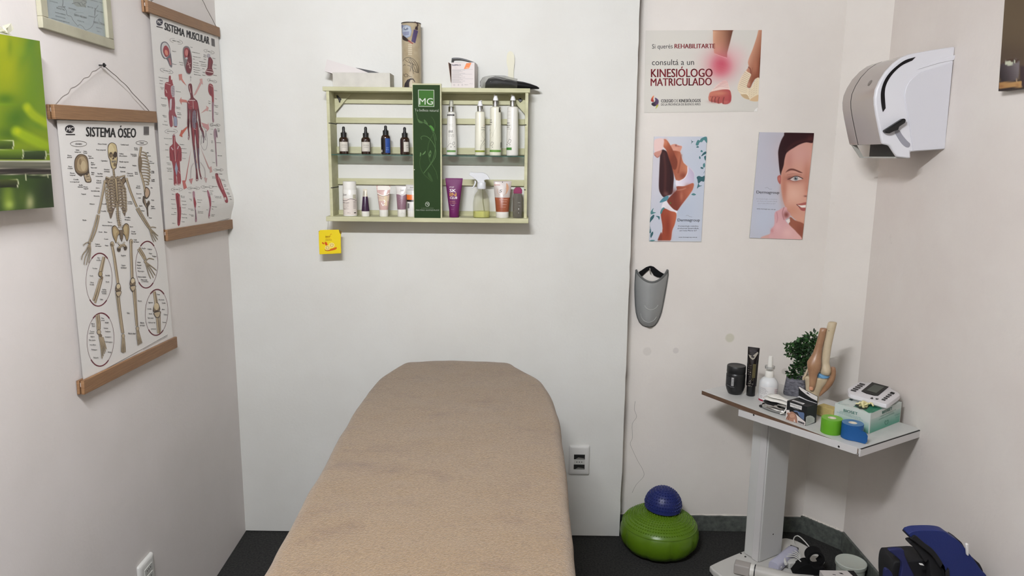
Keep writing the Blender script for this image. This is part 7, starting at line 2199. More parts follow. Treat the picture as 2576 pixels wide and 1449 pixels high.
# fitted towelling cover: rounded over the edges, gathered below
prof = [(0.0, 0.0), (0.5, 0.0)]
rnd = random.Random(2)
NP = 44
def cover_row(y, xl, xr, sh=0.0, dz=0.0):
 z = couch_z(y) - dz
 r = 0.034
 drop = 0.095
 out = []
 # from the left hem, up, over and down to the right hem
 for k in range(5):
  out.append((xl - 0.002 + 0.006 * (4 - k) / 4, y, z - drop + (drop - r) * k / 4))
 for k in range(1, 7):
  a_ = pi / 2 * k / 6
  out.append((xl + r - r * cos(a_), y, z - r + r * sin(a_)))
 n = 23
 for k in range(1, n):
  s = k / n
  x = xl + r + (xr - xl - 2 * r) * s
  out.append((x, y, z + 0.004 * sin(pi * s)))
 for k in range(0, 7):
  a_ = pi / 2 * (1 - k / 6)
  out.append((xr - r + r * cos(a_), y, z - r + r * sin(a_)))
 for k in range(3, -1, -1):
  out.append((xr + 0.002 - 0.006 * (4 - k) / 4, y, z - drop + (drop - r) * k / 4))
 return out
# resample stations finely
import bisect
ys_ = [s[0] for s in st_]
def lr(y):
 i = min(max(bisect.bisect(ys_, y) - 1, 0), len(ys_) - 2)
 f = (y - ys_[i]) / (ys_[i + 1] - ys_[i])
 return st_[i][1] + (st_[i + 1][1] - st_[i][1]) * f, st_[i][2] + (st_[i + 1][2] - st_[i][2]) * f
rows = []
y_e = st_[-1][0]
N = 60
for i in range(N + 1):
 y = -1.99 + (y_e + 1.99) * i / N
 xl, xr = lr(y)
 rows.append(cover_row(y, xl, xr))
# round over the head end
xl, xr = lr(y_e)
for k in range(1, 7):
 a_ = pi / 2 * k / 6
 y = y_e + (y_far - y_e + 0.004) * sin(a_)
 sh = 0.085 * (1 - cos(a_))
 row = cover_row(y_e, xl + sh, xr - sh)
 rows.append([(p[0], y + (0.04 * sin(pi * j / (len(row) - 1)) ** 0.8) * sin(a_), p[2] + (couch_z(y) - couch_z(y_e)) * 0.6 - 0.03 * (1 - cos(a_)) * (1 if p[2] > couch_z(y_e) - 0.06 else 0)) for j, p in enumerate(row)])
last = rows[-1]
zlow = couch_z(y_e) - 0.10
rows.append([(p[0], p[1] + 0.001, min(p[2], zlow + (p[2] - zlow) * 0.35)) for p in last])
mb = MB()
mb.rings(rows, m_terry, True, False, close=False)
o = mb.build('towelling_cover', t, world=True, smooth=180)
sol = o.modifiers.new('cloth', 'SOLIDIFY')
sol.thickness = 0.004
sol.offset = 0.0
sb = o.modifiers.new('smooth', 'SUBSURF'); sb.levels = sb.render_levels = 2
tx = bpy.data.textures.new('pile', 'CLOUDS'); tx.noise_scale = 0.16
dm = o.modifiers.new('rumple', 'DISPLACE'); dm.texture = tx; dm.strength = 0.008; dm.mid_level = 0.5
o['label'] = 'fitted beige terry towelling cover'

# ================================================================== pedestal side table in the right corner
ZTB = 0.70
TL0 = on(1765, 982, 2, ZTB)
E1 = (on(2160, 1129, 2, ZTB) - TL0)
LEN = E1.length
E1 = E1 / LEN
E2 = Vector((-E1.y, E1.x, 0))
DEP = (on(2291, 1071, 2, ZTB) - on(2160, 1129, 2, ZTB)).dot(E2)
TR = Matrix(((E1.x, E2.x, 0, TL0.x), (E1.y, E2.y, 0, TL0.y), (0, 0, 1, 0), (0, 0, 0, 1)))
t = thing('side_table', 'white pedestal side table with chipped front edge in the right corner', 'table', TL0 * 1.0 - Vector((0, 0, ZTB)), TR.to_3x3().to_4x4())
XF[t.name] = Matrix.Translation(Vector((TL0.x, TL0.y, 0))) @ TR.to_3x3().to_4x4()
t.matrix_world = XF[t.name]
m_mel = mat('white_melamine', (206, 206, 202), 0.4, var=0.08, vscale=20)
m_raw = mat('raw_chipboard_edge', (112, 86, 66), 0.8, var=0.45, vscale=30, stretch=(1, 6, 6), rgb2=(86, 62, 46))
m_wmet = mat('white_painted_steel', (210, 208, 206), 0.4)
TH = 0.016
mb = MB().box(0, LEN, 0.0006, DEP, ZTB - TH, ZTB, m_mel)
mb.box(0.001, LEN - 0.001, 0.0, 0.0006, ZTB - TH, ZTB - 0.0008, m_raw)
mb.build('tabletop', t, smooth=0)
mb = MB().box(LEN, LEN + 0.005, 0.003, DEP, ZTB - 0.026, ZTB - 0.0025, m_wmet)
mb.box(LEN + 0.0002, LEN + 0.0052, 0.008, DEP - 0.002, ZTB - 0.0025, ZTB - 0.0012, m_dark)
mb.build('side_rail', t, bevel=0.001)
# steel angle along the front, drooping a touch clear of the board on the left
p0 = onp(1858, 1030, Vector((TL0.x, TL0.y, 0)) - E2 * 0.003, E2)
e0 = (p0 - TL0).dot(E1)
e1_ = (onp(2157, 1126, Vector((TL0.x, TL0.y, 0)) - E2 * 0.003, E2) - TL0).dot(E1)
z0 = p0.z
z1 = onp(2157, 1126, Vector((TL0.x, TL0.y, 0)) - E2 * 0.003, E2).z
hh = 0.0245
mb = MB()
fn = lambda u, v, h: Vector((u, h, v))
mb.prism([(e0, z0 - hh), (e1_ - 0.006, z1 - hh), (e1_, z1 - hh + 0.004), (e1_, z1), (e0, z0), ], fn, -0.0032, -0.0008, m_wmet)
mb.prism([(e0, min(z0, z1) - hh), (e1_, z1 - hh), (e1_, z1 - hh + 0.002), (e0, z0 - hh + 0.002)], fn, -0.0008, 0.028, m_wmet)
rail = mb.build('steel_angle', t, bevel=0.0006)
for px, py in ((1896, 1044), (2110, 1123.5)):
 q = onp(px, py, Vector((TL0.x, TL0.y, 0)) - E2 * 0.0034, E2)
 u, v = (q - TL0).dot(E1), q.z
 MB().prism([(u + 0.0036 * cos(s), v + 0.0036 * sin(s)) for s in (2 * pi * j / 14 for j in range(14))], fn, -0.0037, -0.0031, m_dark).build('screw_hole', rail, smooth=0)
# pedestal
CX0, CX1, CY0, CY1 = 0.128, 0.206, 0.150, 0.285
m_col = mat('white_column', (206, 206, 202), 0.45)
MB().box(CX0, CX1 - 0.0, CY0 + 0.006, CY1, 0.030, ZTB - TH - 0.005, m_col).build('column', t, bevel=0.003)
MB().box(CX1 - 0.034, CX1 - 0.004, CY0, CY0 + 0.006, 0.030, ZTB - TH - 0.005, m_wmet).build('column_strip', t, bevel=0.0015)
MB().box(CX0 - 0.02, CX1 + 0.02, CY0 + 0.01, CY1 + 0.02, ZTB - TH - 0.005, ZTB - TH, m_wmet).build('mounting_plate', t, smooth=0)
for zz, yy in ((0.61, CY0 + 0.07), (0.655, CY0 + 0.05), (0.13, CY0 + 0.075)):
 MB().lathe([(0.0028, 0), (0.0028, 0.0008)], m_dark, 10, Matrix.Translation((CX1, yy, zz)) @ Matrix.Rotation(pi / 2, 4, 'Y')).build('screw', t)
base = smooth_pts([(0.118, 0.0), (0.135, -0.035), (0.20, -0.045), (0.36, -0.045), (0.39, -0.03), (0.40, 0.02), (0.375, 0.25), (0.34, 0.36), (0.28, 0.415), (0.20, 0.43), (0.15, 0.42), (0.122, 0.38), (0.112, 0.20)], 5)
MB().prism(base, lambda u, v, h: Vector((u, v, h)), 0.002, 0.028, mat('white_base', (204, 202, 196), 0.4)).build('base_plate', t, bevel=0.006, seg=3)
for u, v in ((0.15, 0.02), (0.36, 0.0), (0.17, 0.38), (0.31, 0.36)):
 MB().lathe([(0.015, 0), (0.015, 0.0025)], m_rubber, 16, Matrix.Translation((u, v, 0))).build('foot_pad', t)
for u, v in ((CX0 - 0.006, CY0 - 0.004), (CX0 + 0.02, CY0 - 0.008)):
 MB().lathe([(0.004, 0.028), (0.003, 0.0305)], m_dark, 10, Matrix.Translation((u, v, 0))).build('bolt', t)

ZI = ZTB + 0.0004
def tp(px, py, z=None):
 return on(px, py, 2, ZI if z is None else z)
UP = Vector((0, 0, 1))
def face_cam(p):
 """heading that turns a thing's front (-Y) towards the camera"""
 return atan2(CAM.y - p.y, CAM.x - p.x) + pi / 2

# ------------------------------------------------------------------ black jar
p = tp(1848.5, 989)
t = thing('jar', 'squat black jar with a barcode at the left of the side table', 'jar', p, face_cam(p))
sc = scale_at(p)
R = 47 * sc / 2
k = sc * 1.04
m_blk = mat('satin_black', (20, 20, 21), 0.38)
hj = 60 * k
b = Body([(0, R * 0.66, R * 0.66, m_blk), (0.003, R * 0.74, R * 0.74, m_blk), (0.016, R * 0.90, R * 0.90, m_blk), (0.03, R, R, m_blk), (hj * 0.80, R * 1.0, R * 1.0, m_blk), (hj * 0.86, R * 0.94, R * 0.94, m_blk), (hj * 0.88, R * 0.9, R * 0.9, m_blk)], 40)
a = b.art()
a.rect(-R * 0.93, hj * 0.32, -R * 0.2, hj * 0.78, (34, 34, 36), 8).up()
a.rect(-R * 0.42, hj * 0.40, -R * 0.18, hj * 0.74, (186, 186, 184), 4).up()
for i in range(9):
 a.rect(-R * 0.40, hj * (0.42 + i * 0.033), -R * 0.2, hj * (0.432 + i * 0.033), (30, 30, 30), 2)
for i in range(5):
 a.text('MODO DE USO', -R * 0.88, hj * (0.70 - i * 0.06), R * 0.36, 0.0016, (120, 120, 122), vs=1, res=1)
a.text('500 g', -R * 0.85, hj * 0.36, R * 0.3, 0.004, (150, 150, 150), vs=1, res=1).text('2024', -R * 0.5, hj * 0.335, R * 0.4, 0.003, (150, 150, 150), vs=1, res=1)
mb = MB(); b.mesh(mb); merge_art(mb, a).build('jar_body', t, smooth=50)
MB().lathe([(R * 0.96, hj * 0.88), (R * 0.98, hj * 0.89), (R * 0.97, hj * 1.14), (R * 0.93, hj * 1.165), (R * 0.86, hj * 1.165), (R * 0.8, hj * 1.155), (0.001, hj * 1.155)], mat('jar_lid_black', (26, 26, 27), 0.45), 40).build('screw_lid', t, smooth=40)

# ------------------------------------------------------------------ black tube standing on its cap
p = tp(1888, 994.5)
t = thing('cosmetic_tube', 'tall black cosmetic tube with gold lettering beside the black jar', 'tube', p, face_cam(p) - 0.15)
sc = scale_at(p)
k = sc * 1.03
w, rc, hh_, hc = 14.2 * sc, 10.5 * sc, 119 * k, 25 * k
m_tb = mat('glossy_black_tube', (18, 14, 17), 0.16, spec=0.6, coat=0.5)
rows = tube_rows(hh_, w, rc, hc, m_blk, m_tb)
rows = rows[:3] + [(hc, rc, rc, m_tb), (hc + 0.0005, 12.6 * sc, 11.5 * sc, m_tb)] + [(r[0], (12.6 + 1.6 * i / 49) * sc, r[2] * 1.06, m_tb) for i, r in enumerate(rows[5:])]
mb = MB(); Body(rows[:4]).mesh(mb); mb.build('cap', t, smooth=50)
b = Body(rows)
mb = MB(); Body(rows[3:]).mesh(mb)
mb.box(-w, w, -0.0011, 0.0011, hh_ - 0.0005, hh_ + 0.003, m_tb)
a = b.art()
GO, GW = (96, 88, 52), (150, 146, 132)
a.rect(w * 0.14, hh_ * 0.40, w * 0.62, hh_ * 0.68, GO, 5).up()
for i in range(9):
 a.rect(w * 0.2, hh_ * (0.42 + i * 0.028), w * 0.56, hh_ * (0.428 + i * 0.028), (40, 34, 24), 3)
for i, s in enumerate(('CREMA', 'FACIAL')):
 for j, ch in enumerate(s):
  a.text(ch, -w * (0.62 - 0.0 * i) + (0.0 if i == 0 else w * 0.34), hh_ * (0.63 - j * 0.045), w * 0.2, 0.0045, (120, 112, 100), vs=1, res=1)
a.ring(w * 0.24, hh_ * 0.365, 0.0034, 0.0044, 0.0008, GO, 16)
a.line([(-w * 0.3, hh_ * 0.30), (-w * 0.1, hh_ * 0.34), (w * 0.02, hh_ * 0.30), (-w * 0.16, hh_ * 0.27)], 0.001, GW, 4).text('150 g', -w * 0.4, hh_ * 0.215, w * 0.66, 0.0042, GW, vs=1, bold=0.04, res=1).text('PRIMER CREMA', -w * 0.5, hh_ * 0.265, w * 0.95, 0.0026, GW, vs=1, res=1)
gl = (206, 200, 188)
a.poly([(-w * 0.8, hh_ * 0.86), (-w * 0.1, hh_ * 0.84), (w * 0.7, hh_ * 0.94), (w * 0.8, hh_ * 0.91), (w * 0.3, hh_ * 0.79), (0, hh_ * 0.76), (-w * 0.5, hh_ * 0.80)], (160, 154, 140)).up().poly([(-w * 0.4, hh_ * 0.82), (w * 0.1, hh_ * 0.80), (w * 0.3, hh_ * 0.83), (-w * 0.1, hh_ * 0.85)], (40, 34, 34)).line([(-w * 0.7, hh_ * 0.93), (w * 0.6, hh_ * 0.945)], 0.0012, (84, 76, 90))
merge_art(mb, a).build('tube_body', t, smooth=50)

# ------------------------------------------------------------------ white antiseptic bottle
p = tp(1930.5, 1009)
t = thing('antiseptic_bottle', 'translucent white bottle with a nozzle and red lettered label', 'bottle', p, face_cam(p))
sc = scale_at(p)
k = sc * 1.03
R = 46 * sc / 2
m_tw = mat('translucent_white', (214, 216, 216), 0.35, sub=0.1)
Hb = lambda zy: (1058 - zy) / 4.829 * k
b = Body([(0, R * 0.93, R * 0.93, m_tw), (0.002, R, R, m_tw), (Hb(870), R, R, m_tw), (Hb(820), R * 0.96, R * 0.96, m_tw), (Hb(785), R * 0.78, R * 0.78, m_tw), (Hb(765), R * 0.55, R * 0.55, m_tw), (Hb(758), R * 0.46, R * 0.46, m_tw)], 40)
a = b.art()
a.rect(-R * 0.96, Hb(1045), R * 0.985, Hb(858), (220, 218, 216), 18).up()
for i in range(7):
 a.text('SOLUCIÓN ANTISÉPTICA'[: 20 - i], -R * 0.84, Hb(880 + i * 11.5), R * (0.56 + 0.34 * (i % 4 == 3) + 0.08 * (i % 3)), 0.0017, (90, 88, 90), vs=1, bold=0.04, res=1)
a.text('USO EXTERNO EXCLUSIVO', -R * 0.9, Hb(968), R * 0.8, 0.0014, (120, 116, 118), vs=1, res=1)
a.rect(-R * 0.93, Hb(1040), -R * 0.45, Hb(1018), (150, 52, 66), 5).text('ALCOHOL', R * 0.18, Hb(984), R * 0.72, 0.004, (90, 84, 88), vs=1, bold=0.04, res=1)
for i in range(4):
 a.text('BIALCOHOL', R * 0.66, Hb(960 - i * 22), R * 0.3, 0.0036, (176, 120, 128) if i else (110, 100, 104), vs=1, bold=0.04, res=1)
a.ring(-R * 0.66, Hb(985), 0.0034, 0.004, 0.0008, (120, 118, 118), 10).ring(-R * 0.36, Hb(985), 0.003, 0.003, 0.0007, (130, 128, 128), 4).text('%', -R * 0.72, Hb(990), 0.004, 0.003, (120, 118, 118), vs=1, res=1)
mb = MB(); b.mesh(mb); merge_art(mb, a).build('bottle_body', t, smooth=50)
MB().lathe([(R * 0.47, Hb(760)), (R * 0.48, Hb(756)), (R * 0.46, Hb(690)), (R * 0.42, Hb(684))], m_wplas, 30).build('screw_cap', t, smooth=40)
mb = MB().lathe([(R * 0.2, Hb(684)), (R * 0.5, Hb(660)), (R * 0.53, Hb(628)), (R * 0.50, Hb(628)), (R * 0.46, Hb(655)), (R * 0.2, Hb(668))], clear('clear_flange', (240, 240, 240), 0.3, haze=0.3), 28)
mb.build('clear_flange', t, smooth=40)
MB().lathe([(R * 0.27, Hb(668)), (R * 0.26, Hb(580)), (R * 0.24, Hb(530)), (R * 0.19, Hb(508)), (R * 0.12, Hb(506))], m_wplas, 24).build('nozzle', t, smooth=50)

# ------------------------------------------------------------------ small artificial plant
p = tp(1998.5, 990)
t = thing('potted_plant', 'small bushy artificial plant in a grey textured pot', 'plant', p, face_cam(p))
sc = scale_at(p)
K = lambda zx: (zx / 7.243 + 1960 - 1998.5) * sc
Vz = lambda zy: (1420 - zy) / 7.243 * sc * 1.02
m_pot = mat('grey_rough_pot', (128, 128, 136), 0.9, bump=1.0, bscale=110, var=0.5, vscale=120, stretch=(0.6, 0.6, 1.6), rgb2=(66, 66, 72))
hp = Vz(1120)
RB, RT_ = 29.0 * sc, 24.0 * sc
rs = []
for z, r in ((0, RB * 0.95), (0.004, RB), (hp * 0.5, (RB + RT_) / 2), (hp - 0.002, RT_), (hp, RT_ * 0.95), (hp, RT_ * 0.82), (hp - 0.01, RT_ * 0.8)):
 ring = []
 n = 44
 for j in range(n):
  a_ = 2 * pi * j / n
  q = (abs(cos(a_)) ** 5 + abs(sin(a_)) ** 5) ** (-1 / 5) * 0.92
  ring.append((r * q * cos(a_), r * q * sin(a_), z))
 rs.append(ring)
MB().rings(rs, m_pot).build('pot', t, smooth=50)
rnd = random.Random(21)
stems = MB()
m_stem = mat('plant_stem', (62, 74, 36), 0.8)
m_leaf = [mat('leaf_dark', (36, 66, 32), 0.5), mat('leaf_mid', (56, 98, 46), 0.5), mat('leaf_deep', (24, 46, 24), 0.5)]
leaves = MB()
path = [(-20 * sc, 0, hp - 0.008), (K(240), 0, Vz(1000)), (K(300), -0.004, Vz(900)), (K(400), 0, Vz(760)), (K(420), 0.004, Vz(600)), (K(470), 0, Vz(450))]
stems.tube([Vector(q) for q in smooth_pts(path, 4, False)], 0.0022, m_stem, 7)
def leaf(P, d, L, wd, m):
 d = d.normalized()
 s = d.cross(Vector((rnd.uniform(-1, 1), rnd.uniform(-1, 1), rnd.uniform(-1, 1)))).normalized()
 nn = d.cross(s)
 pts = [(0, 0, 0), (0.25, 0.75, 0.06), (0.6, 1.0, 0.12), (0.88, 0.7, 0.08), (1.0, 0, 0.0)]
 v = [P + d * (L * a_) + s * (wd * b_) + nn * (L * c_) for a_, b_, c_ in pts] + [P + d * (L * a_) - s * (wd * b_) + nn * (L * c_) for a_, b_, c_ in pts[1:4]]
 mid = [P + d * (L * a_) for a_ in (0.25, 0.6, 0.88)]
 vs = v + mid
 leaves.add(vs, [(0, 1, 8), (1, 2, 9, 8), (2, 3, 10, 9), (3, 4, 10), (0, 8, 5), (8, 9, 6, 5), (9, 10, 7, 6), (10, 4, 7)], m)
clus = [(K(300), 0.0, Vz(590), 0.030), (K(430), 0.0, Vz(500), 0.033), (K(190), -0.004, Vz(600), 0.024), (K(500), 0.002, Vz(380), 0.028), (K(360), 0.0, Vz(700), 0.030), (K(470), 0.004, Vz(680), 0.028), (K(180), 0, Vz(700), 0.017), (K(330), 0, Vz(480), 0.022),
  (K(300), 0, Vz(900), 0.018), (K(360), 0.002, Vz(850), 0.024), (K(250), 0, Vz(960), 0.017), (K(220), -0.002, Vz(1050), 0.018), (K(290), 0.0, Vz(1040), 0.020), (K(480), 0, Vz(830), 0.022), (K(420), 0, Vz(920), 0.018), (K(540), 0.002, Vz(480), 0.022), (K(110), 0, Vz(580), 0.012)]
for cx_, cy_, cz2, r in clus:
 stems.tube([Vector((K(380), 0, min(cz2, Vz(500)))), Vector(((cx_ + K(380)) / 2, cy_, cz2 - 0.006)), Vector((cx_, cy_, cz2))], 0.0011, m_stem, 5)
 for _ in range(int(74 * (r / 0.028) ** 1.6)):
  d = Vector((rnd.gauss(0, 1), rnd.gauss(0, 1), rnd.gauss(0, 1))).normalized()
  P = Vector((cx_, cy_, cz2)) + Vector((d.x, d.y * 0.9, d.z)) * (r * rnd.uniform(0.25, 0.9))
  leaf(P, d + Vector((0, 0, 0.35)), rnd.uniform(0.012, 0.018), rnd.uniform(0.0032, 0.0046), m_leaf[rnd.choice((0, 0, 1, 2))])
stems.build('stem', t)
leaves.build('foliage', t, smooth=60)

# ------------------------------------------------------------------ knee joint model
p = tp(2050, 1012)
t = thing('knee_model', 'plastic anatomical model of a knee joint behind the black box', 'anatomy model', p, face_cam(p))
sc = scale_at(p)
K = lambda zx: (zx / 7.243 + 1960 - 2050) * sc
Vz = lambda zy: (1536 - zy) / 7.243 * sc * 1.03
m_bone = mat('model_bone', (206, 192, 164), 0.5, var=0.12, vscale=14, rgb2=(190, 172, 140))
m_lig = mat('model_ligament', (142, 104, 76), 0.35, var=0.3, vscale=16, rgb2=(170, 132, 100))
m_car = mat('cartilage_blue', (104, 156, 196), 0.4)
def limb(rows_, m, name, n=26):
 rs_ = []
 for x, y, z, a_, b_ in rows_:
  rs_.append([(x + a_ * cos(2 * pi * j / n), y + b_ * sin(2 * pi * j / n), z) for j in range(n)])
 return MB().rings(rs_, m).build(name, t, smooth=60)
def span(zy, x0, x1, y=0.0, d=None):
 a_ = (K(x1) - K(x0)) / 2
 return ((K(x0) + K(x1)) / 2, y, Vz(zy), a_, d if d else a_ * 0.9)
limb([span(1030, 700, 860, 0.008, 0.012), span(1005, 690, 872, 0.008, 0.022), span(960, 680, 884, 0.008, 0.026), span(900, 684, 880, 0.008, 0.026), span(850, 690, 850, 0.008, 0.020), span(780, 690, 832, 0.006, 0.014), span(650, 694, 838, 0.004), span(500, 704, 846, 0.004), span(300, 724, 868, 0.004), span(180, 738, 886, 0.004), span(85, 752, 900, 0.004), span(70, 770, 896, 0.004)], m_bone, 'femur')
limb([span(1536, 510, 712, 0.004, 0.020), span(1450, 500, 712, 0.004), span(1350, 484, 730, 0.004), span(1250, 470, 770, 0.004, 0.026), span(1160, 452, 826, 0.005, 0.028), span(1100, 420, 842, 0.006, 0.028), span(1075, 440, 840, 0.006, 0.027), span(1065, 470, 800, 0.006, 0.022)], m_bone, 'tibia')
limb([span(1062, 640, 856, 0.006, 0.024), span(1040, 640, 858, 0.006, 0.025), span(1015, 640, 800, 0.006, 0.024), span(995, 650, 730, 0.006, 0.018)], m_car, 'meniscus')
limb([span(1290, 548, 606, -0.026, 0.004), span(1260, 530, 626, -0.027, 0.007), span(1180, 530, 640, -0.028, 0.008), span(1080, 524, 652, -0.027, 0.009), span(1000, 506, 656, -0.024, 0.010), span(930, 486, 684, -0.022, 0.013), span(860, 470, 704, -0.020, 0.016), span(790, 464, 704, -0.018, 0.016), span(720, 500, 694, -0.014, 0.014), span(640, 545, 694, -0.010, 0.012), span(520, 574, 700, -0.006, 0.012), span(380, 600, 722, -0.004, 0.011), span(250, 620, 738, -0.003, 0.011), span(190, 632, 748, -0.003, 0.010), span(183, 650, 738, -0.003, 0.008)], m_lig, 'patellar_tendon')
limb([span(1276, 540, 600, -0.0335, 0.0022), span(1240, 534, 602, -0.0345, 0.003), span(1215, 540, 596, -0.0335, 0.002)], mat('tendon_pad', (206, 150, 118), 0.35), 'tendon_end')
limb([span(860, 870, 930, 0.0, 0.008), span(880, 868, 946, 0.0, 0.010), span(930, 874, 956, 0.0, 0.011), span(1000, 872, 960, 0.0, 0.011), span(1080, 846, 950, 0.0, 0.011), span(1180, 786, 916, 0.0, 0.011), span(1280, 740, 850, 0.0, 0.010), span(1360, 712, 780, 0.0, 0.008), span(1410, 706, 740, 0.0, 0.004)], m_lig, 'side_ligament')
limb([span(1150, 408, 440, 0, 0.008), span(1110, 404, 450, 0, 0.010), span(1060, 430, 480, 0, 0.012), span(960, 468, 500, 0, 0.010), span(900, 486, 510, 0, 0.006)], m_bone, 'fibula_head')
MB().lathe([(0.0013, 0), (0.0013, 0.0008)], m_dark, 8, Matrix.Translation((K(778), -0.0075 - 0.002, Vz(215))) @ Matrix.Rotation(pi / 2, 4, 'X')).build('peg_hole', t)

# ------------------------------------------------------------------ chrome and white massage device lying at the front edge
p = tp(1944, 1036)
t = thing('massage_head', 'shiny chrome rounded device with white pads at the table front edge', 'massager', p, TR.to_3x3().to_4x4())
sc = scale_at(p)
m_chr = mat('mirror_chrome', (196, 196, 194), 0.16, metal=1.0)
q0, q1 = tp(1912, 1022), tp(1979, 1040)
Lc = (q1 - q0).length
inv = XF[t.name].inverted()
def blob(rows_, m, name, n=26):
 rs_ = []
 for s, y, z, b_, c_ in rows_:
  rs_.append([(-Lc / 2 + Lc * s, y + b_ * cos(2 * pi * j / n), z + c_ * sin(2 * pi * j / n)) for j in range(n)])
 return MB().rings(rs_, m).build(name, t, smooth=60)
blob([(0.0, 0.012, 0.012, 0.004, 0.004), (0.03, 0.012, 0.012, 0.016, 0.0095), (0.15, 0.012, 0.0135, 0.026, 0.0133), (0.35, 0.012, 0.015, 0.030, 0.0148), (0.6, 0.012, 0.014, 0.028, 0.0138), (0.72, 0.012, 0.012, 0.022, 0.0118), (0.86, 0.012, 0.012, 0.018, 0.0118), (0.97, 0.012, 0.012, 0.014, 0.010), (1.0, 0.012, 0.012, 0.006, 0.006)], m_chr, 'chrome_body')
blob([(0.03, 0.016, 0.027, 0.004, 0.002), (0.06, 0.016, 0.027, 0.018, 0.004), (0.3, 0.016, 0.0285, 0.026, 0.005), (0.55, 0.016, 0.0275, 0.022, 0.004), (0.58, 0.016, 0.027, 0.006, 0.002)], m_blk, 'black_band')
blob([(0.0, 0.020, 0.038, 0.003, 0.001), (0.03, 0.020, 0.038, 0.018, 0.005), (0.2, 0.020, 0.0385, 0.026, 0.006), (0.42, 0.020, 0.0385, 0.025, 0.006), (0.56, 0.020, 0.038, 0.014, 0.005), (0.8, 0.022, 0.0375, 0.010, 0.004), (1.05, 0.024, 0.036, 0.009, 0.003), (1.08, 0.024, 0.036, 0.003, 0.001)], m_wplas, 'white_pad')
blob([(0.12, 0.024, 0.0495, 0.003, 0.001), (0.15, 0.024, 0.050, 0.018, 0.004), (0.35, 0.024, 0.0505, 0.024, 0.0048), (0.52, 0.024, 0.050, 0.018, 0.004), (0.7, 0.030, 0.048, 0.009, 0.003), (1.0, 0.034, 0.044, 0.010, 0.003), (1.12, 0.034, 0.042, 0.004, 0.001)], m_wplas, 'white_pad')
blob([(0.62, 0.014, 0.0295, 0.003, 0.001), (0.64, 0.014, 0.0295, 0.012, 0.003), (0.9, 0.018, 0.030, 0.014, 0.0036), (1.06, 0.018, 0.029, 0.010, 0.003), (1.08, 0.018, 0.029, 0.003, 0.001)], m_chr, 'hinge_plate')
MB().tube([(Lc * 0.36, -0.006, 0.006), (Lc * 0.46, -0.002, 0.012), (Lc * 0.49, 0.006, 0.024), (Lc * 0.46, 0.016, 0.034), (Lc * 0.38, 0.020, 0.038)], 0.0028, m_wplas, 8).build('white_loop', t)
MB().lathe([(0.004, 0.0), (0.008, 0.003), (0.008, 0.006), (0.004, 0.009)], m_blk, 14, Matrix.Translation((-Lc * 0.5 - 0.004, 0.004, 0.0))).build('black_knob', t)

# ------------------------------------------------------------------ black and white carton with a hang tab
A0, B0 = tp(1976.7, 1054.5), tp(2026.7, 1071.5)
C0 = tp(2049.6, 1062)
ex = (B0 - A0); wx_ = ex.length; ex.normalize()
ey = Vector((-ex.y, ex.x, 0)); dy_ = (C0 - B0).dot(ey)
M = Matrix(((ex.x, ey.x, 0, A0.x), (ex.y, ey.y, 0, A0.y), (0, 0, 1, A0.z), (0, 0, 0, 1)))
ht_ = (onp(2026.7, 1022.5, B0, ey) - B0).z
t = thing('product_box', 'black and white carton with a hang tab and bare back picture', 'box', A0, M.to_3x3().to_4x4())
m_bb = mat('black_carton', (20, 22, 23), 0.5)
mb = MB().box(0, wx_, 0, dy_, 0, ht_, m_bb)
fx = lambda px, py: (lambda q: ((q - A0).dot(ex), q.z - A0.z))(onp(px, py, A0, ey))
def conv(px, py, h):
 u, v = fx(px, py)
 return Vector((u, -0.0003 - h, v))
a = Art(conv, (1880, 980, 12.88), k=1.15)
WH = (206, 198, 192)
a.poly([(1262, 660), (1365, 660), (1370, 720), (1560, 780), (1700, 900), (1885, 1050), (1880, 1165), (1640, 1085), (1250, 945)], WH).up()
a.poly([(1290, 760), (1330, 740), (1380, 760), (1400, 720), (1470, 715), (1560, 780), (1600, 860), (1620, 1000), (1618, 1078), (1560, 1055), (1540, 1000), (1520, 950), (1500, 1040), (1420, 1020), (1340, 990), (1260, 950), (1280, 880), (1310, 830)], (158, 118, 98), 3).up().poly([(1440, 780), (1520, 800), (1540, 870), (1480, 920), (1400, 900), (1380, 840)], (178, 138, 116), 3).line([(1350, 800), (1350, 900), (1330, 980)], 22, (110, 72, 58), 3).line([(1380, 910), (1440, 925), (1500, 905)], 8, (110, 74, 60), 3).line([(1560, 800), (1600, 900), (1608, 1060)], 14, (128, 84, 68), 3).line([(1290, 770), (1320, 840), (1280, 940)], 16, (70, 44, 44), 3)
a.poly([(1495, 690), (1570, 680), (1690, 720), (1830, 745), (1850, 790), (1840, 990), (1800, 960), (1730, 900), (1680, 840), (1600, 760)], (86, 104, 136)).up().poly([(1540, 720), (1620, 730), (1665, 790), (1680, 850), (1600, 780)], (52, 48, 54)).line([(1500, 690), (1600, 690), (1660, 750), (1690, 850)], 12, (120, 142, 176), 4)
a.poly([(1390, 418), (1775, 540), (1765, 660), (1390, 545)], (212, 210, 206)).up()
a.text('KINESIOLOGY', 1404, 495, 350, 44, (96, 94, 94), 0.32, bold=0.06).text('TAPE SPORT', 1500, 570, 200, 26, (120, 118, 118), 0.32, bold=0.03, res=1)
a.text('5 cm x 5 m', 1490, 612, 170, 26, (176, 176, 176), 0.32, bold=0.03, res=1)
a.poly([(1650, 1005), (1855, 1075), (1850, 1135), (1645, 1060)], (44, 42, 44)).up().text('SPORT TAPE', 1660, 1046, 180, 20, (176, 172, 170), 0.34, res=1)
merge_art(mb, a)
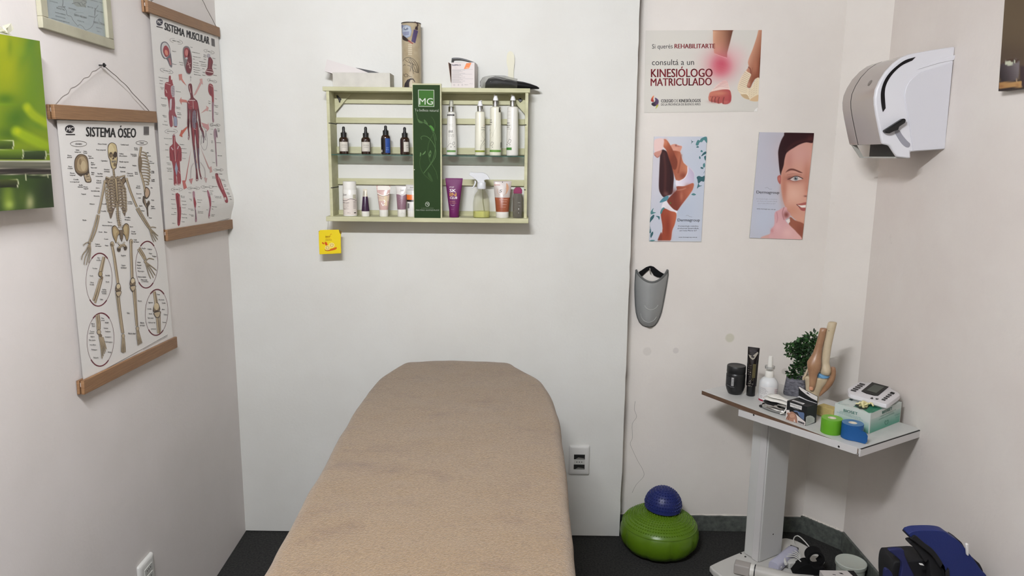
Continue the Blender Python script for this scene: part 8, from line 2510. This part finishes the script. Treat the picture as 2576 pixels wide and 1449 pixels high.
# right-hand end label
exy = lambda px, py: (lambda q: ((q - B0).dot(ey), q.z - A0.z))(onp(px, py, B0, ex))
def conv2(px, py, h):
 u, v = exy(px, py)
 return Vector((wx_ + 0.0003 + h, u, v))
a = Art(conv2, (1880, 980, 12.88), k=1.1)
a.poly([(1895, 900), (1930, 858), (2030, 838), (2110, 862), (2178, 920), (2175, 1060), (1890, 1172)], (190, 192, 186)).up()
for i in range(7):
 a.line([(1930, 930 + i * 26), (2030 + 60 * (i % 2), 900 + i * 26)], 7, (150, 152, 148))
merge_art(mb, a)
# label on the lid
def conv3(px, py, h):
 q = on(px, py, 2, A0.z + ht_)
 q = q - A0
 return Vector((q.dot(ex), q.dot(ey), ht_ + 0.0003 + h))
a = Art(conv3, (1880, 980, 12.88), k=1.1)
a.poly([(1430, 358), (1500, 340), (1870, 455), (1800, 490)], (206, 204, 202)).up().line([(1500, 362), (1800, 452)], 10, (120, 118, 118)).line([(1490, 380), (1770, 466)], 6, (130, 128, 128))
merge_art(mb, a)
mb.build('carton_body', t, smooth=0)
# hang tab standing at the back
zt_ = ht_
back = [(0.006, 0), (wx_, 0), (wx_, 0.026), (wx_ * 0.96, 0.027), (wx_ * 0.5, 0.034), (wx_ * 0.2, 0.040), (0.006, 0.043), (0.002, 0.040)]
mb = MB().prism(back, lambda u, v, h: Vector((u, dy_ - 0.002 + h, zt_ + v)), 0, 0.0012, m_bb)
a = Art(lambda u, v, h: Vector((u, dy_ - 0.0023 - h, zt_ + v)))
a.poly([(0.003, 0.0385), (0.006, 0.042), (wx_ * 0.2, 0.039), (wx_ * 0.5, 0.033), (wx_ * 0.96, 0.026), (wx_ - 0.0008, 0.0252), (wx_ - 0.0008, 0.010), (wx_ * 0.7, 0.014), (wx_ * 0.4, 0.022), (wx_ * 0.15, 0.031)], (214, 210, 206)).up()
a.poly([(wx_ * 0.38, 0.0285), (wx_ * 0.46, 0.0285), (wx_ * 0.5, 0.031), (wx_ * 0.55, 0.028), (wx_ * 0.66, 0.0235), (wx_ * 0.55, 0.025)], (20, 20, 20))
a.poly([(0.0, 0.004), (0.008, 0.009), (wx_ * 0.5, 0.0035), (wx_ * 0.98, 0.0025), (wx_ * 0.98, 0.0008), (wx_ * 0.5, 0.001)], (206, 206, 206))
merge_art(mb, a).build('hang_tab', t, smooth=0)

# ------------------------------------------------------------------ yellow sponge block
sA, sB = tp(2056, 1044), tp(2090, 1057)
o = MB().prism(rrect(-0.032, 0.032, -0.02, 0.02, 0.004, 3), lambda u, v, h: sA * 0.5 + sB * 0.5 + ex * u + ey * (v + 0.022) + UP * h, 0, 0.036, mat('yellow_sponge', (196, 176, 112), 0.95, bump=0.8, bscale=160, var=0.2, vscale=30)).build('sponge', smooth=30, bevel=0.003)
tag(recentre(o), 'yellow sponge block between the black carton and the glove box', 'sponge')

# ------------------------------------------------------------------ box of gloves
GB = tp(2185.6, 1092)
gr = tp(2263.5, 1061)
ez = (gr - GB); gd = ez.length; ez.normalize()
gx = Vector((ez.y, -ez.x, 0))            # along the long front face, towards the left back
gx = gx if gx.dot(tp(2101, 1060) - GB) > 0 else -gx
hg = (onp(2187.3, 1041.5, GB, gx) - GB).z
gl_ = (onp(2101, 1013, GB + UP * hg, Vector((ez.x, ez.y, 0))) - GB).dot(gx)
gl_ = min(gl_, 0.235)
M = Matrix(((gx.x, ez.x, 0, GB.x), (gx.y, ez.y, 0, GB.y), (0, 0, 1, GB.z), (0, 0, 0, 1)))
t = thing('glove_box', 'pale green and white glove box lettered BIOSET on the side table', 'box', GB)
GM = M
m_gb = mat('glove_card', (198, 206, 200), 0.55)
gmesh = MB().box(0, gl_, 0, gd, 0, hg, m_gb)
TQ = (108, 164, 146)
def cf(px, py, h):
 q = onp(px, py, GB, ez) - GB
 return Vector((q.dot(gx), -0.0003 - h, q.z))
a = Art(cf, (2020, 930, 6.037), k=1.15)
fr = lambda v: None
for i in range(10):
 f = i / 10.0
 v0, v1 = hg * (0.02 + 0.052 * i), hg * (0.02 + 0.052 * (i + 1))
 c0_ = tuple(int((108, 170, 150)[j] + ((196, 204, 198)[j] - (108, 170, 150)[j]) * f) for j in range(3))
 a.mb.add([Vector((gl_ * 0.02, -0.00031, v0)), Vector((gl_ * 0.9, -0.00031, v0)), Vector((gl_ * (0.9 - 0.05 * f), -0.00031, v1)), Vector((gl_ * 0.02, -0.00031, v1))], [(0, 1, 2, 3)], ink(c0_))
a.up(3)
a.text('BIOSET', 620, 636, 212, 42, (52, 112, 100), 0.255, bold=0.06, res=3)
a.text('LATEX EXAMINATION GLOVES', 560, 640, 320, 20, (104, 156, 146), 0.33, bold=0.0, res=1).text('GUANTES DE EXAMINACIÓN DE LÁTEX', 516, 650, 400, 20, (104, 156, 146), 0.33, bold=0.0, res=1)
merge_art(gmesh, a)
def cs(px, py, h):
 q = onp(px, py, GB, gx) - GB
 return Vector((-0.0003 - h, q.dot(ez), q.z))
a = Art(cs, (2020, 930, 6.037), k=1.1)
for i in range(9):
 f = i / 9.0
 v0, v1 = hg * (0.02 + 0.075 * i), hg * (0.02 + 0.075 * (i + 1))
 c0_ = tuple(int((96, 160, 138)[j] + ((186, 200, 194)[j] - (96, 160, 138)[j]) * f) for j in range(3))
 a.mb.add([Vector((-0.00031, gd * 0.02, v0)), Vector((-0.00031, gd * 0.98, v0)), Vector((-0.00031, gd * 0.98, v1)), Vector((-0.00031, gd * 0.02, v1))], [(3, 2, 1, 0)], ink(c0_))
a.up(3)
a.text('BIOSET', 1202, 672, 150, 42, (60, 110, 98), -0.47, bold=0.06, res=3)
a.text('LATEX EXAMINATION GLOVES', 1170, 720, 240, 18, (80, 134, 118), -0.46, res=1).text('GUANTES DE EXAMINACIÓN', 1150, 768, 230, 18, (80, 134, 118), -0.46, res=1)
a.line([(1246, 830), (1238, 800), (1250, 772), (1268, 782), (1288, 760), (1290, 790), (1278, 820), (1248, 838)], 6, (60, 116, 100), 4)
a.text('100 UNIDADES', 1390, 704, 80, 16, (80, 134, 118), -0.46, res=1).text('TALLE M', 1400, 740, 60, 16, (80, 134, 118), -0.46, res=1)
merge_art(gmesh, a)
def ctop(px, py, h):
 q = on(px, py, 2, GB.z + hg) - GB
 return Vector((q.dot(gx), q.dot(ez), hg + 0.0003 + h))
a = Art(ctop, (2020, 930, 6.037), k=1.1)
GD = (46, 118, 92)
a.poly([(760, 560), (900, 600), (1000, 660), (1060, 655), (1210, 588), (1230, 560), (1080, 520), (900, 520)], GD).up().poly([(780, 540), (880, 500), (1010, 560), (960, 610), (860, 600)], (24, 44, 36)).line([(1090, 630), (1190, 585)], 5, (100, 160, 130)).line([(1060, 620), (1160, 575)], 5, (100, 160, 130))
a.line([(600, 490), (560, 498), (540, 512), (560, 520)], 6, (120, 160, 160), 4).text('Cantidad 100', 570, 528, 130, 14, (120, 160, 150), 0.12, res=1)
a.poly([(690, 452), (720, 446), (770, 460), (740, 474)], (50, 70, 66))
merge_art(gmesh, a)
gmesh.v = [tuple(GM @ Vector(q)) for q in gmesh.v]
gmesh.build('carton_body', t, world=True, smooth=0)
# latex glove pulled half out of the slot
rnd = random.Random(8)
m_lat = mat('latex_glove', (222, 212, 160), 0.5, sub=0.1)
gl_mb = MB()
ctr = ctop(2020 + 905 / 6.037, 930 + 560 / 6.037, 0)
for k in range(9):
 a0 = rnd.uniform(0, 2 * pi)
 l = rnd.uniform(0.012, 0.026)
 pts = [ctr + Vector((rnd.uniform(-0.010, 0.010), rnd.uniform(-0.008, 0.008), -0.002))]
 for j in range(1, 5):
  pts.append(pts[0] + Vector((cos(a0 + j * 0.35) * l * j / 4, sin(a0 + j * 0.35) * l * 0.7 * j / 4, 0.006 + 0.010 * sin(pi * j / 5) * rnd.uniform(0.6, 1.3))))
 gl_mb.tube([Vector(q) for q in smooth_pts([tuple(q) for q in pts], 3, False)], [0.0045 * (1 - 0.04 * i) for i in range(13)], m_lat, 8)
gl_mb.v = [tuple(GM @ Vector(q)) for q in gl_mb.v]
gl_mb.build('latex_glove', t, world=True, smooth=60)

# ------------------------------------------------------------------ electrotherapy unit on the glove box
zD = GB.z + hg + 0.0006
tilt = 0.006
dv = [(680, 300), (700, 270), (850, 185), (880, 180), (960, 190), (1020, 186), (1050, 190), (1330, 268), (1340, 285), (1440, 340), (1470, 372), (1462, 400), (1330, 500), (1290, 520), (1240, 520), (1060, 470), (900, 420), (720, 370), (686, 335)]
zdt = zD + 0.022
P0d = on(2020 + 1080 / 6.037, 930 + 350 / 6.037, 2, zdt)
t = thing('electrotherapy_unit', 'white handheld electrotherapy unit with dark screen on the glove box', 'electrotherapy unit', Vector((P0d.x, P0d.y, zD)))
D = lambda x, y, z: on(2020 + x / 6.037, 930 + y / 6.037, 2, z)
top = [D(x, y, zdt) for x, y in smooth_pts(dv, 3)]
c_ = sum(top, Vector()) / len(top)
def ringz(s, z):
 return [Vector((c_.x + (q.x - c_.x) * s, c_.y + (q.y - c_.y) * s, z)) for q in top]
m_dev = mat('device_white', (216, 214, 216), 0.35)
MB().rings([ringz(0.86, zD), ringz(0.93, zD + 0.003), ringz(1.0, zD + 0.009), ringz(1.0, zdt - 0.004), ringz(0.985, zdt - 0.0008), ringz(0.96, zdt)], m_dev).build('housing', t, world=True, smooth=40)
def flat(pts, h0, h1, m, nm, bev=0.0):
 P = [D(x, y, zdt) for x, y in pts]
 return MB().prism([(q.x, q.y) for q in P], lambda u, v, h: Vector((u, v, zdt + h)), h0, h1, m).build(nm, t, world=True, smooth=0, bevel=bev)
flat([(1050, 198), (1300, 266), (1140, 398), (1080, 396), (960, 365), (886, 330)], 0.0001, 0.002, mat('screen_bezel', (22, 24, 22), 0.5, spec=0.2), 'screen_bezel')
flat([(1085, 232), (1235, 270), (1110, 362), (965, 318)], 0.002, 0.0022, mat('lcd_grey', (78, 84, 76), 0.5, spec=0.2), 'display')
m_key = mat('black_key', (24, 24, 26), 0.4)
def keys(p0, p1, n, wv, nm):
 for i in range(n):
  f = i / (n - 1)
  x, y = p0[0] + (p1[0] - p0[0]) * f, p0[1] + (p1[1] - p0[1]) * f
  flat([(x, y), (x + wv[0], y + wv[1]), (x + wv[0] - 12, y + wv[1] + 17), (x - 14, y + 15)], 0.0001, 0.0016, m_key, nm)
keys((866, 206), (736, 304), 5, (76, 18), 'key')
keys((1340, 340), (1330, 346), 2, (56, 16), 'key')
keys((1296, 372), (1204, 444), 4, (54, 14), 'key')
flat([(1020, 436), (1056, 422), (1066, 446), (1040, 446)], 0.0001, 0.0016, m_key, 'key')
flat([(1100, 448), (1110, 438), (1150, 448), (1124, 458)], 0.0001, 0.0016, m_key, 'key')

# ------------------------------------------------------------------ rolls of kinesiology tape
def roll(px, py, rx, hpx, rgb, rgb_top, label, tail=None):
 p = tp(px, py)
 sc = scale_at(p)
 R = rx * sc
 Hh = 0.050
 t = thing('tape_roll', label, 'tape roll', p, face_cam(p), 'rolls of sports tape at the table front')
 m1, m2 = mat('tape_%d' % rgb[1], rgb, 0.55), mat('tape_top_%d' % rgb[1], rgb_top, 0.6)
 mb = MB()
 n = 48
 ri = R * 0.40
 prof = [(ri, 0), (R * 0.985, 0), (R, 0.0012), (R, Hh - 0.0012), (R * 0.985, Hh), (ri, Hh)]
 rs = [[(r * cos(2 * pi * j / n), r * sin(2 * pi * j / n), z) for j in range(n)] for r, z in prof]
 mb.rings(rs, [m1, m1, m1, m1, m2], False, False)
 for k in range(6):
  r = ri + (R - ri) * (0.2 + 0.13 * k)
  mb.tube([(r * cos(2 * pi * j / 40), r * sin(2 * pi * j / 40), Hh - 0.00002) for j in range(40)], 0.0002, m1, 4, closed=True)
 mb.build('tape', t, smooth=40)
 m_core = mat('card_core', (222, 214, 196), 0.8)
 rs = [[(r * cos(2 * pi * j / 32), r * sin(2 * pi * j / 32), z) for j in range(32)] for r, z in ((ri - 0.002, Hh - 0.004), (ri - 0.002, Hh - 0.0005), (ri, Hh - 0.0005), (ri, 0.0), (ri - 0.002, 0.0), (ri - 0.002, Hh - 0.004))]
 MB().rings(rs, m_core, False, False).build('core', t, smooth=40)
 return t, R, Hh, m1
roll(2090, 1087, 24.8, 44, (92, 158, 22), (122, 176, 70), 'bright green roll of sports tape left of the blue roll')
t, R, Hh, m1 = roll(2142, 1100, 25.5, 44, (8, 78, 138), (84, 128, 166), 'blue roll of sports tape with its end peeling outwards')
# loose end of the blue tape leaving the roll in front and swinging to the right
rows_ = []
n = 16
for j in range(n + 1):
 s = j / n
 if s < 0.45:
  a_ = radians(200 + (270 - 200) * s / 0.45)
  x, y = (R + 0.0006) * cos(a_), (R + 0.0006) * sin(a_)
 else:
  q = (s - 0.45) / 0.55
  x = 0.046 * q
  y = -(R + 0.0006) - 0.016 * q * q
 z0_ = 0.0008
 z1_ = Hh - 0.012 * max(0, s - 0.3) / 0.7
 if s > 0.93:
  z0_ += 0.010 * (s - 0.93) / 0.07
  z1_ -= 0.008 * (s - 0.93) / 0.07
 rows_.append([(x, y, z0_), (x, y, z1_)])
mb = MB()
vs = [q for r in rows_ for q in r] + [(q[0] * 1.0, q[1] - 0.0008, q[2]) for r in rows_ for q in r]
m_ = len(rows_)
fs = [(2 * i, 2 * i + 2, 2 * i + 3, 2 * i + 1) for i in range(m_ - 1)] + [(2 * m_ + 2 * i, 2 * m_ + 2 * i + 1, 2 * m_ + 2 * i + 3, 2 * m_ + 2 * i + 2) for i in range(m_ - 1)]
fs += [(2 * i + 1, 2 * i + 3, 2 * m_ + 2 * i + 3, 2 * m_ + 2 * i + 1) for i in range(m_ - 1)] + [(2 * m_ - 2, 4 * m_ - 2, 4 * m_ - 1, 2 * m_ - 1)]
mb.add(vs, fs, m1)
mb.build('loose_end', t, smooth=60)

# ================================================================== things on the floor
def fp_(px, py, z=0.0):
 return on(px, py, 2, z)
# green inflated balance cushion
DC = Vector((0.588, -0.085, 0))
RD_ = 0.160
t = thing('balance_cushion', 'bright green inflated balance cushion with nubs on the floor', 'balance cushion', DC)
m_gc = mat('green_rubber', (88, 122, 18), 0.34)
pf = [(0.06, 0.0), (0.10, 0.002), (0.135, 0.016), (0.154, 0.042), (0.160, 0.070), (0.157, 0.096), (0.148, 0.116), (0.135, 0.130), (0.110, 0.146), (0.075, 0.158), (0.04, 0.164), (0.002, 0.166)]
rs = []
n = 96
for k_, (r, z) in enumerate(pf):
 ring = []
 for j in range(n):
  a_ = 2 * pi * j / n
  rr = r * (1 - (0.035 * abs(cos(4.5 * a_)) ** 14 if 1 < k_ < 6 else 0))
  ring.append((rr * cos(a_), rr * sin(a_), z))
 rs.append(ring)
mb = MB().rings(rs, m_gc)
def z_top(r):
 for (r1, za), (r0, zb) in zip(pf[5:], pf[6:]):
  if r0 <= r <= r1:
   return za + (zb - za) * (r1 - r) / (r1 - r0)
 return pf[-1][1]
def nub(mb, P, N, r, h, m, n=6):
 N = N.normalized()
 u = N.orthogonal().normalized(); w = N.cross(u)
 mb.rings([[P + (u * cos(2 * pi * j / n) + w * sin(2 * pi * j / n)) * q + N * e for j in range(n)] for q, e in ((r, -0.001), (r * 0.9, h * 0.6), (r * 0.5, h))], m, False, True)
for k_ in range(12):
 r = 0.020 + 0.0108 * k_
 cnt = int(2 * pi * r / 0.0105)
 for j in range(cnt):
  a_ = 2 * pi * j / cnt + k_ * 0.3
  sl_ = (z_top(r + 0.004) - z_top(r - 0.004)) / 0.008
  nub(mb, Vector((r * cos(a_), r * sin(a_), z_top(r))), Vector((-sl_ * cos(a_), -sl_ * sin(a_), 1)), 0.0034, 0.0042, m_gc)
mb.tube([(0.150 * cos(2 * pi * j / 60), 0.150 * sin(2 * pi * j / 60), 0.1135) for j in range(60)], 0.0022, m_gc, 6, closed=True)
mb.build('cushion', t, smooth=50)
# blue half ball standing on it
nb = Vector((0.04, -0.10, 1)).normalized()
BC = DC + Vector((0.014, 0.018, 0.1735))
t = thing('half_ball', 'dark blue spiky half ball lying on the green cushion', 'massage ball', BC, Vector((0.05, -0.05, 1)).to_track_quat('Z', 'Y').to_matrix().to_4x4())
m_bl = mat('dark_blue_rubber', (26, 38, 100), 0.4)
RB_ = 0.074
mb = MB().lathe([(RB_ * 0.97, 0.0), (RB_ * 1.02, 0.003), (RB_ * 1.0, 0.010)] + [(RB_ * cos(a_), 0.010 + 1.02 * RB_ * sin(a_)) for a_ in (pi / 2 * i / 10 for i in range(1, 10))] + [(0.001, 0.010 + 1.02 * RB_)], m_bl, 48)
for k_ in range(9):
 a_ = pi / 2 * (k_ + 0.7) / 9.4
 r = RB_ * cos(a_)
 cnt = max(1, int(2 * pi * r / 0.011))
 for j in range(cnt):
  q = 2 * pi * j / cnt + k_ * 0.4
  nub(mb, Vector((r * cos(q), r * sin(q), 0.010 + 1.02 * RB_ * sin(a_))), Vector((cos(q) * cos(a_), sin(q) * cos(a_), sin(a_))), 0.0034, 0.0036, m_bl)
mb.build('dome', t, smooth=50)

ZP_ = 0.0285                  # top of the pedestal's base plate
# grey handpiece lying across the base plate
a0, a1 = fp_(1848, 1424, ZP_ + 0.024), fp_(2020, 1466, ZP_ + 0.024)
d = (a1 - a0).normalized()
t = thing('handpiece', 'pale grey cylindrical handpiece with black ring lying on the pedestal base', 'handpiece', a0)
rot = d.to_track_quat('Z', 'Y').to_matrix().to_4x4()
MR = Matrix.Translation(a0) @ rot
m_hp = mat('pale_grey_plastic', (196, 193, 186), 0.45)
L_ = (a1 - a0).length
MB().rings([[MR @ Vector((x, y, z)) for x, y in rrect(-0.022, 0.022, -0.020, 0.020, 0.006, 3)] for z in (0.0, 0.058)], mat('warm_grey_plastic', (168, 162, 156), 0.5)).build('end_block', t, world=True, bevel=0.003, smooth=40)
MB().lathe([(0.024, 0.058), (0.0245, 0.060), (0.0245, 0.072), (0.024, 0.073)], m_wplas, 30, MR).build('white_collar', t, world=True)
MB().lathe([(0.0242, 0.073), (0.0242, 0.077)], m_rubber, 30, MR).build('black_ring', t, world=True)
MB().lathe([(0.024, 0.077), (0.0245, 0.079), (0.0245, L_), (0.022, L_ + 0.003)], m_hp, 30, MR).build('barrel', t, world=True)
# lilac white power supply leaning beside the column
a0, a1 = fp_(1946, 1427, ZP_ + 0.022), fp_(1997, 1385, ZP_ + 0.022)
d = (a1 - a0).normalized()
MR = Matrix.Translation(a0) @ d.to_track_quat('Z', 'Y').to_matrix().to_4x4()
t = thing('power_supply', 'lilac white rounded power supply block lying against the white column', 'power supply', a0)
L_ = (a1 - a0).length
MB().rings([[MR @ Vector((x * s, y * s, z)) for x, y in rrect(-0.021, 0.021, -0.021, 0.021, 0.013, 4)] for z, s in ((0, 0.94), (0.004, 1.0), (L_ - 0.012, 1.0), (L_, 0.82))], mat('lilac_plastic', (190, 190, 208), 0.4)).build('case', t, world=True, smooth=50)
MB().box(-0.017, 0.017, -0.017, 0.017, L_, L_ + 0.006, m_black, MR).build('dark_end', t, world=True, bevel=0.002)
# charger block with its white cable
P = fp_(1997, 1424, ZP_)
t = thing('charger', 'small white charger block with tangled white cable on the base', 'charger', P, 0.25)
MB().box(-0.034, 0.034, -0.016, 0.016, 0.0, 0.026, mat('charger_white', (200, 200, 194), 0.45)).build('block', t, bevel=0.005, seg=3)
m_wc = mat('white_cable', (214, 214, 208), 0.45)
Q = lambda x, y, z: fp_(1760 + x / 5.6, 1280 + y / 5.6, z)
Z0 = ZP_ + 0.003
cab = [(1440, 770, Z0 + .03), (1418, 640, Z0 + .03), (1360, 540, Z0 + .02), (1322, 460, Z0 + .02), (1336, 400, Z0 + .02), (1378, 380, Z0 + .02), (1430, 410, Z0 + .02), (1500, 480, Z0 + .012), (1560, 560, Z0 + .008), (1585, 620, Z0 + .004), (1570, 655, Z0 + .004), (1620, 665, Z0 + .004), (1690, 690, Z0 + .004), (1740, 720, Z0 + .004), (1752, 760, Z0 + .004), (1715, 790, Z0 + .01)]
MB().tube([Q(*q) for q in smooth_pts(cab, 4, False)], 0.0022, m_wc, 7).build('cable', t, world=True)
rnd = random.Random(3)
for k_ in range(4):
 w_ = [(1130 + 8 * k_, 830, Z0 + .02), (1098 + 14 * k_, 740, Z0 + .03), (1140 + 16 * k_, 650 + 10 * k_, Z0 + .036), (1230 + 10 * k_, 590 + 26 * k_, Z0 + .038), (1330 + 8 * k_, 590 + 30 * k_, Z0 + .036), (1400 + 8 * k_, 640 + 34 * k_, Z0 + .034), (1440, 740 + 10 * k_, Z0 + .03)]
 MB().tube([Q(*q) for q in smooth_pts(w_, 5, False)], 0.0021, m_wc, 7).build('cable', t, world=True)
MB().tube([Q(1186, 690, Z0 + .034), Q(1215, 780, Z0 + .030)], 0.006, m_wc, 8).build('cable_plug', t, world=True, bevel=0.001)
# black velcro strap loop
P = fp_(2046, 1437, ZP_)
t = thing('strap_loop', 'black padded strap rolled into a loop on the base edge', 'strap', P, face_cam(P) + 0.3)
rs = []
for j in range(25):
 a_ = radians(-60 + 300 * j / 24)
 r0, r1 = 0.023, 0.032
 c_, s_ = cos(a_), sin(a_)
 rs.append([(c_ * r1, -0.02, 0.06 + s_ * r1), (c_ * r1, 0.025, 0.06 + s_ * r1), (c_ * r0, 0.025, 0.06 + s_ * r0), (c_ * r0, -0.02, 0.06 + s_ * r0)])
MB().rings(rs, m_strap).build('loop', t, smooth=50)
pts = smooth_pts([(-0.085, 0.0), (-0.06, 0.03), (-0.03, 0.045), (0.0, 0.030), (0.03, 0.035), (0.034, 0.0)], 4, False)
MB().prism(pts, lambda u, v, h: Vector((u, h, v)), -0.03, 0.02, m_strap).build('folded_end', t, bevel=0.006, seg=3)
# white carton with a dark side by the frame's lower edge
P = fp_(2062, 1434.5, 0.095)
P2 = fp_(2146, 1434, 0.095)
t = thing('carton', 'white flat carton with dark marks on the floor below the table', 'box', Vector(((P.x + P2.x) / 2, P.y - 0.06, 0)))
w_ = (P2.x - P.x) / 2
mb = MB().box(-w_, w_, -0.06, 0.06, 0, 0.095, mat('white_carton_b', (214, 208, 204), 0.6))
a = Art(lambda u, v, h: Vector((u, v, 0.0952 + h)))
a.poly([(w_ * 0.62, 0.06), (w_, 0.06), (w_, -0.06), (w_ * 1.0 - 0.004, -0.06)], (24, 22, 24)).poly([(-w_ * 0.4, 0.036), (-w_ * 0.25, 0.032), (-w_ * 0.26, 0.028), (-w_ * 0.42, 0.032)], (40, 36, 38)).poly([(0.0, 0.046), (0.012, 0.044), (0.016, 0.034), (0.006, 0.036)], (40, 36, 38))
merge_art(mb, a).build('carton_body', t, smooth=0)
# round translucent tub
P = Vector((1.281, -0.300, 0))
t = thing('tub', 'round frosted tub with a flat lid by the skirting', 'tub', P)
m_tub = mat('frosted_plastic', (186, 192, 182), 0.4, sub=0.2)
MB().lathe([(0.046, 0.0), (0.048, 0.002), (0.052, 0.062), (0.0525, 0.066)], m_tub, 40).build('tub_body', t)
MB().lathe([(0.055, 0.062), (0.056, 0.064), (0.056, 0.077), (0.054, 0.079), (0.050, 0.0775), (0.001, 0.0775)], m_tub, 40).build('lid', t, smooth=40)
# blue sports bag by the right wall
YB2 = -0.90
B = lambda x, y, yy=YB2: on(2160 + x / 6.192, 1290 + y / 6.192, 1, yy)
t = thing('sports_bag', 'blue and black fabric bag standing on the floor by the right wall', 'bag', Vector((1.19, -0.95, 0)))
m_bag1 = mat('royal_blue_nylon', (18, 36, 100), 0.6, bump=0.15, bscale=300)
m_bag2 = mat('dark_navy_nylon', (26, 32, 82), 0.7)
m_bagk = mat('black_nylon', (13, 13, 17), 0.75)
def slab(pts, y0, y1, m, nm, bev=0.012, sm=4):
 P = []
 for q in (smooth_pts(pts, sm) if sm else pts):
  w = B(q[0], min(q[1], 1250), y1)
  P.append(Vector((w.x, 0, w.z if q[1] < 1500 else w.z * max(0, (low - q[1]) / (low - 1500)))))
 P = [(min(q.x, 1.338), max(q.z, 0.002)) for q in P]
 return MB().prism(P, lambda u, v, h: Vector((u, h, v)), y0, y1, m).build(nm, t, world=True, bevel=bev, seg=3)
low = 3350
slab([(300, 780), (330, 560), (420, 530), (640, 515), (840, 520), (1000, 640), (1120, 900), (1180, low), (420, low), (330, 1300)], YB2 - 0.10, YB2 - 0.02, m_bagk, 'bag_body', 0.015)
slab([(690, 262), (760, 205), (900, 190), (1100, 190), (1240, 212), (1330, 270), (1460, 355), (1560, 470), (1680, 620), (1800, 790), (1900, 910), (1960, 1200), (1980, low), (1270, low), (1240, 960), (1180, 760), (1080, 560), (950, 430), (820, 350)], YB2 - 0.135, YB2 - 0.105, m_bag1, 'front_flap', 0.010)
slab([(676, 272), (740, 215), (880, 330), (1010, 430), (1130, 590), (1210, 760), (1270, 940), (1320, low), (1250, low), (1190, 900), (1110, 700), (990, 520), (820, 380), (720, 300)], YB2 - 0.140, YB2 - 0.090, m_bagk, 'piping', 0.004)
slab([(720, 405), (800, 380), (960, 440), (1090, 560), (1190, 720), (1250, 980), (1280, low), (1100, low), (1050, 900), (960, 700), (840, 520)], YB2 - 0.125, YB2 - 0.101, m_bagk, 'inner_fold', 0.004)
slab([(440, 545), (650, 535), (690, 640), (760, 800), (850, 1000), (880, 1300), (600, 1300), (610, 1000), (640, 760), (540, 640)], YB2 - 0.114, YB2 - 0.101, m_bag2, 'side_pocket', 0.006)
slab([(390, 850), (470, 880), (510, 1000), (520, 1300), (360, 1300), (370, 1000)], YB2 - 0.114, YB2 - 0.101, m_bag2, 'side_pocket', 0.006)
slab([(1380, 290), (1500, 370), (1570, 480), (1700, 640), (1780, 700), (1834, 800), (1840, 850), (1740, 730), (1600, 530), (1480, 400)], YB2 - 0.104, YB2 - 0.075, m_bagk, 'back_edge', 0.006)
slab([(1646, 480), (1662, 464), (1688, 466), (1696, 485), (1694, 640), (1686, 656), (1664, 640)], YB2 - 0.142, YB2 - 0.1345, mat('white_tab', (226, 224, 220), 0.5), 'zip_pull', 0.002, 0)
slab([(932, 778), (990, 786), (1010, 812), (940, 798)], YB2 - 0.130, YB2 - 0.1245, mat('white_tab', (226, 224, 220), 0.5), 'zip_slider', 0.001, 0)
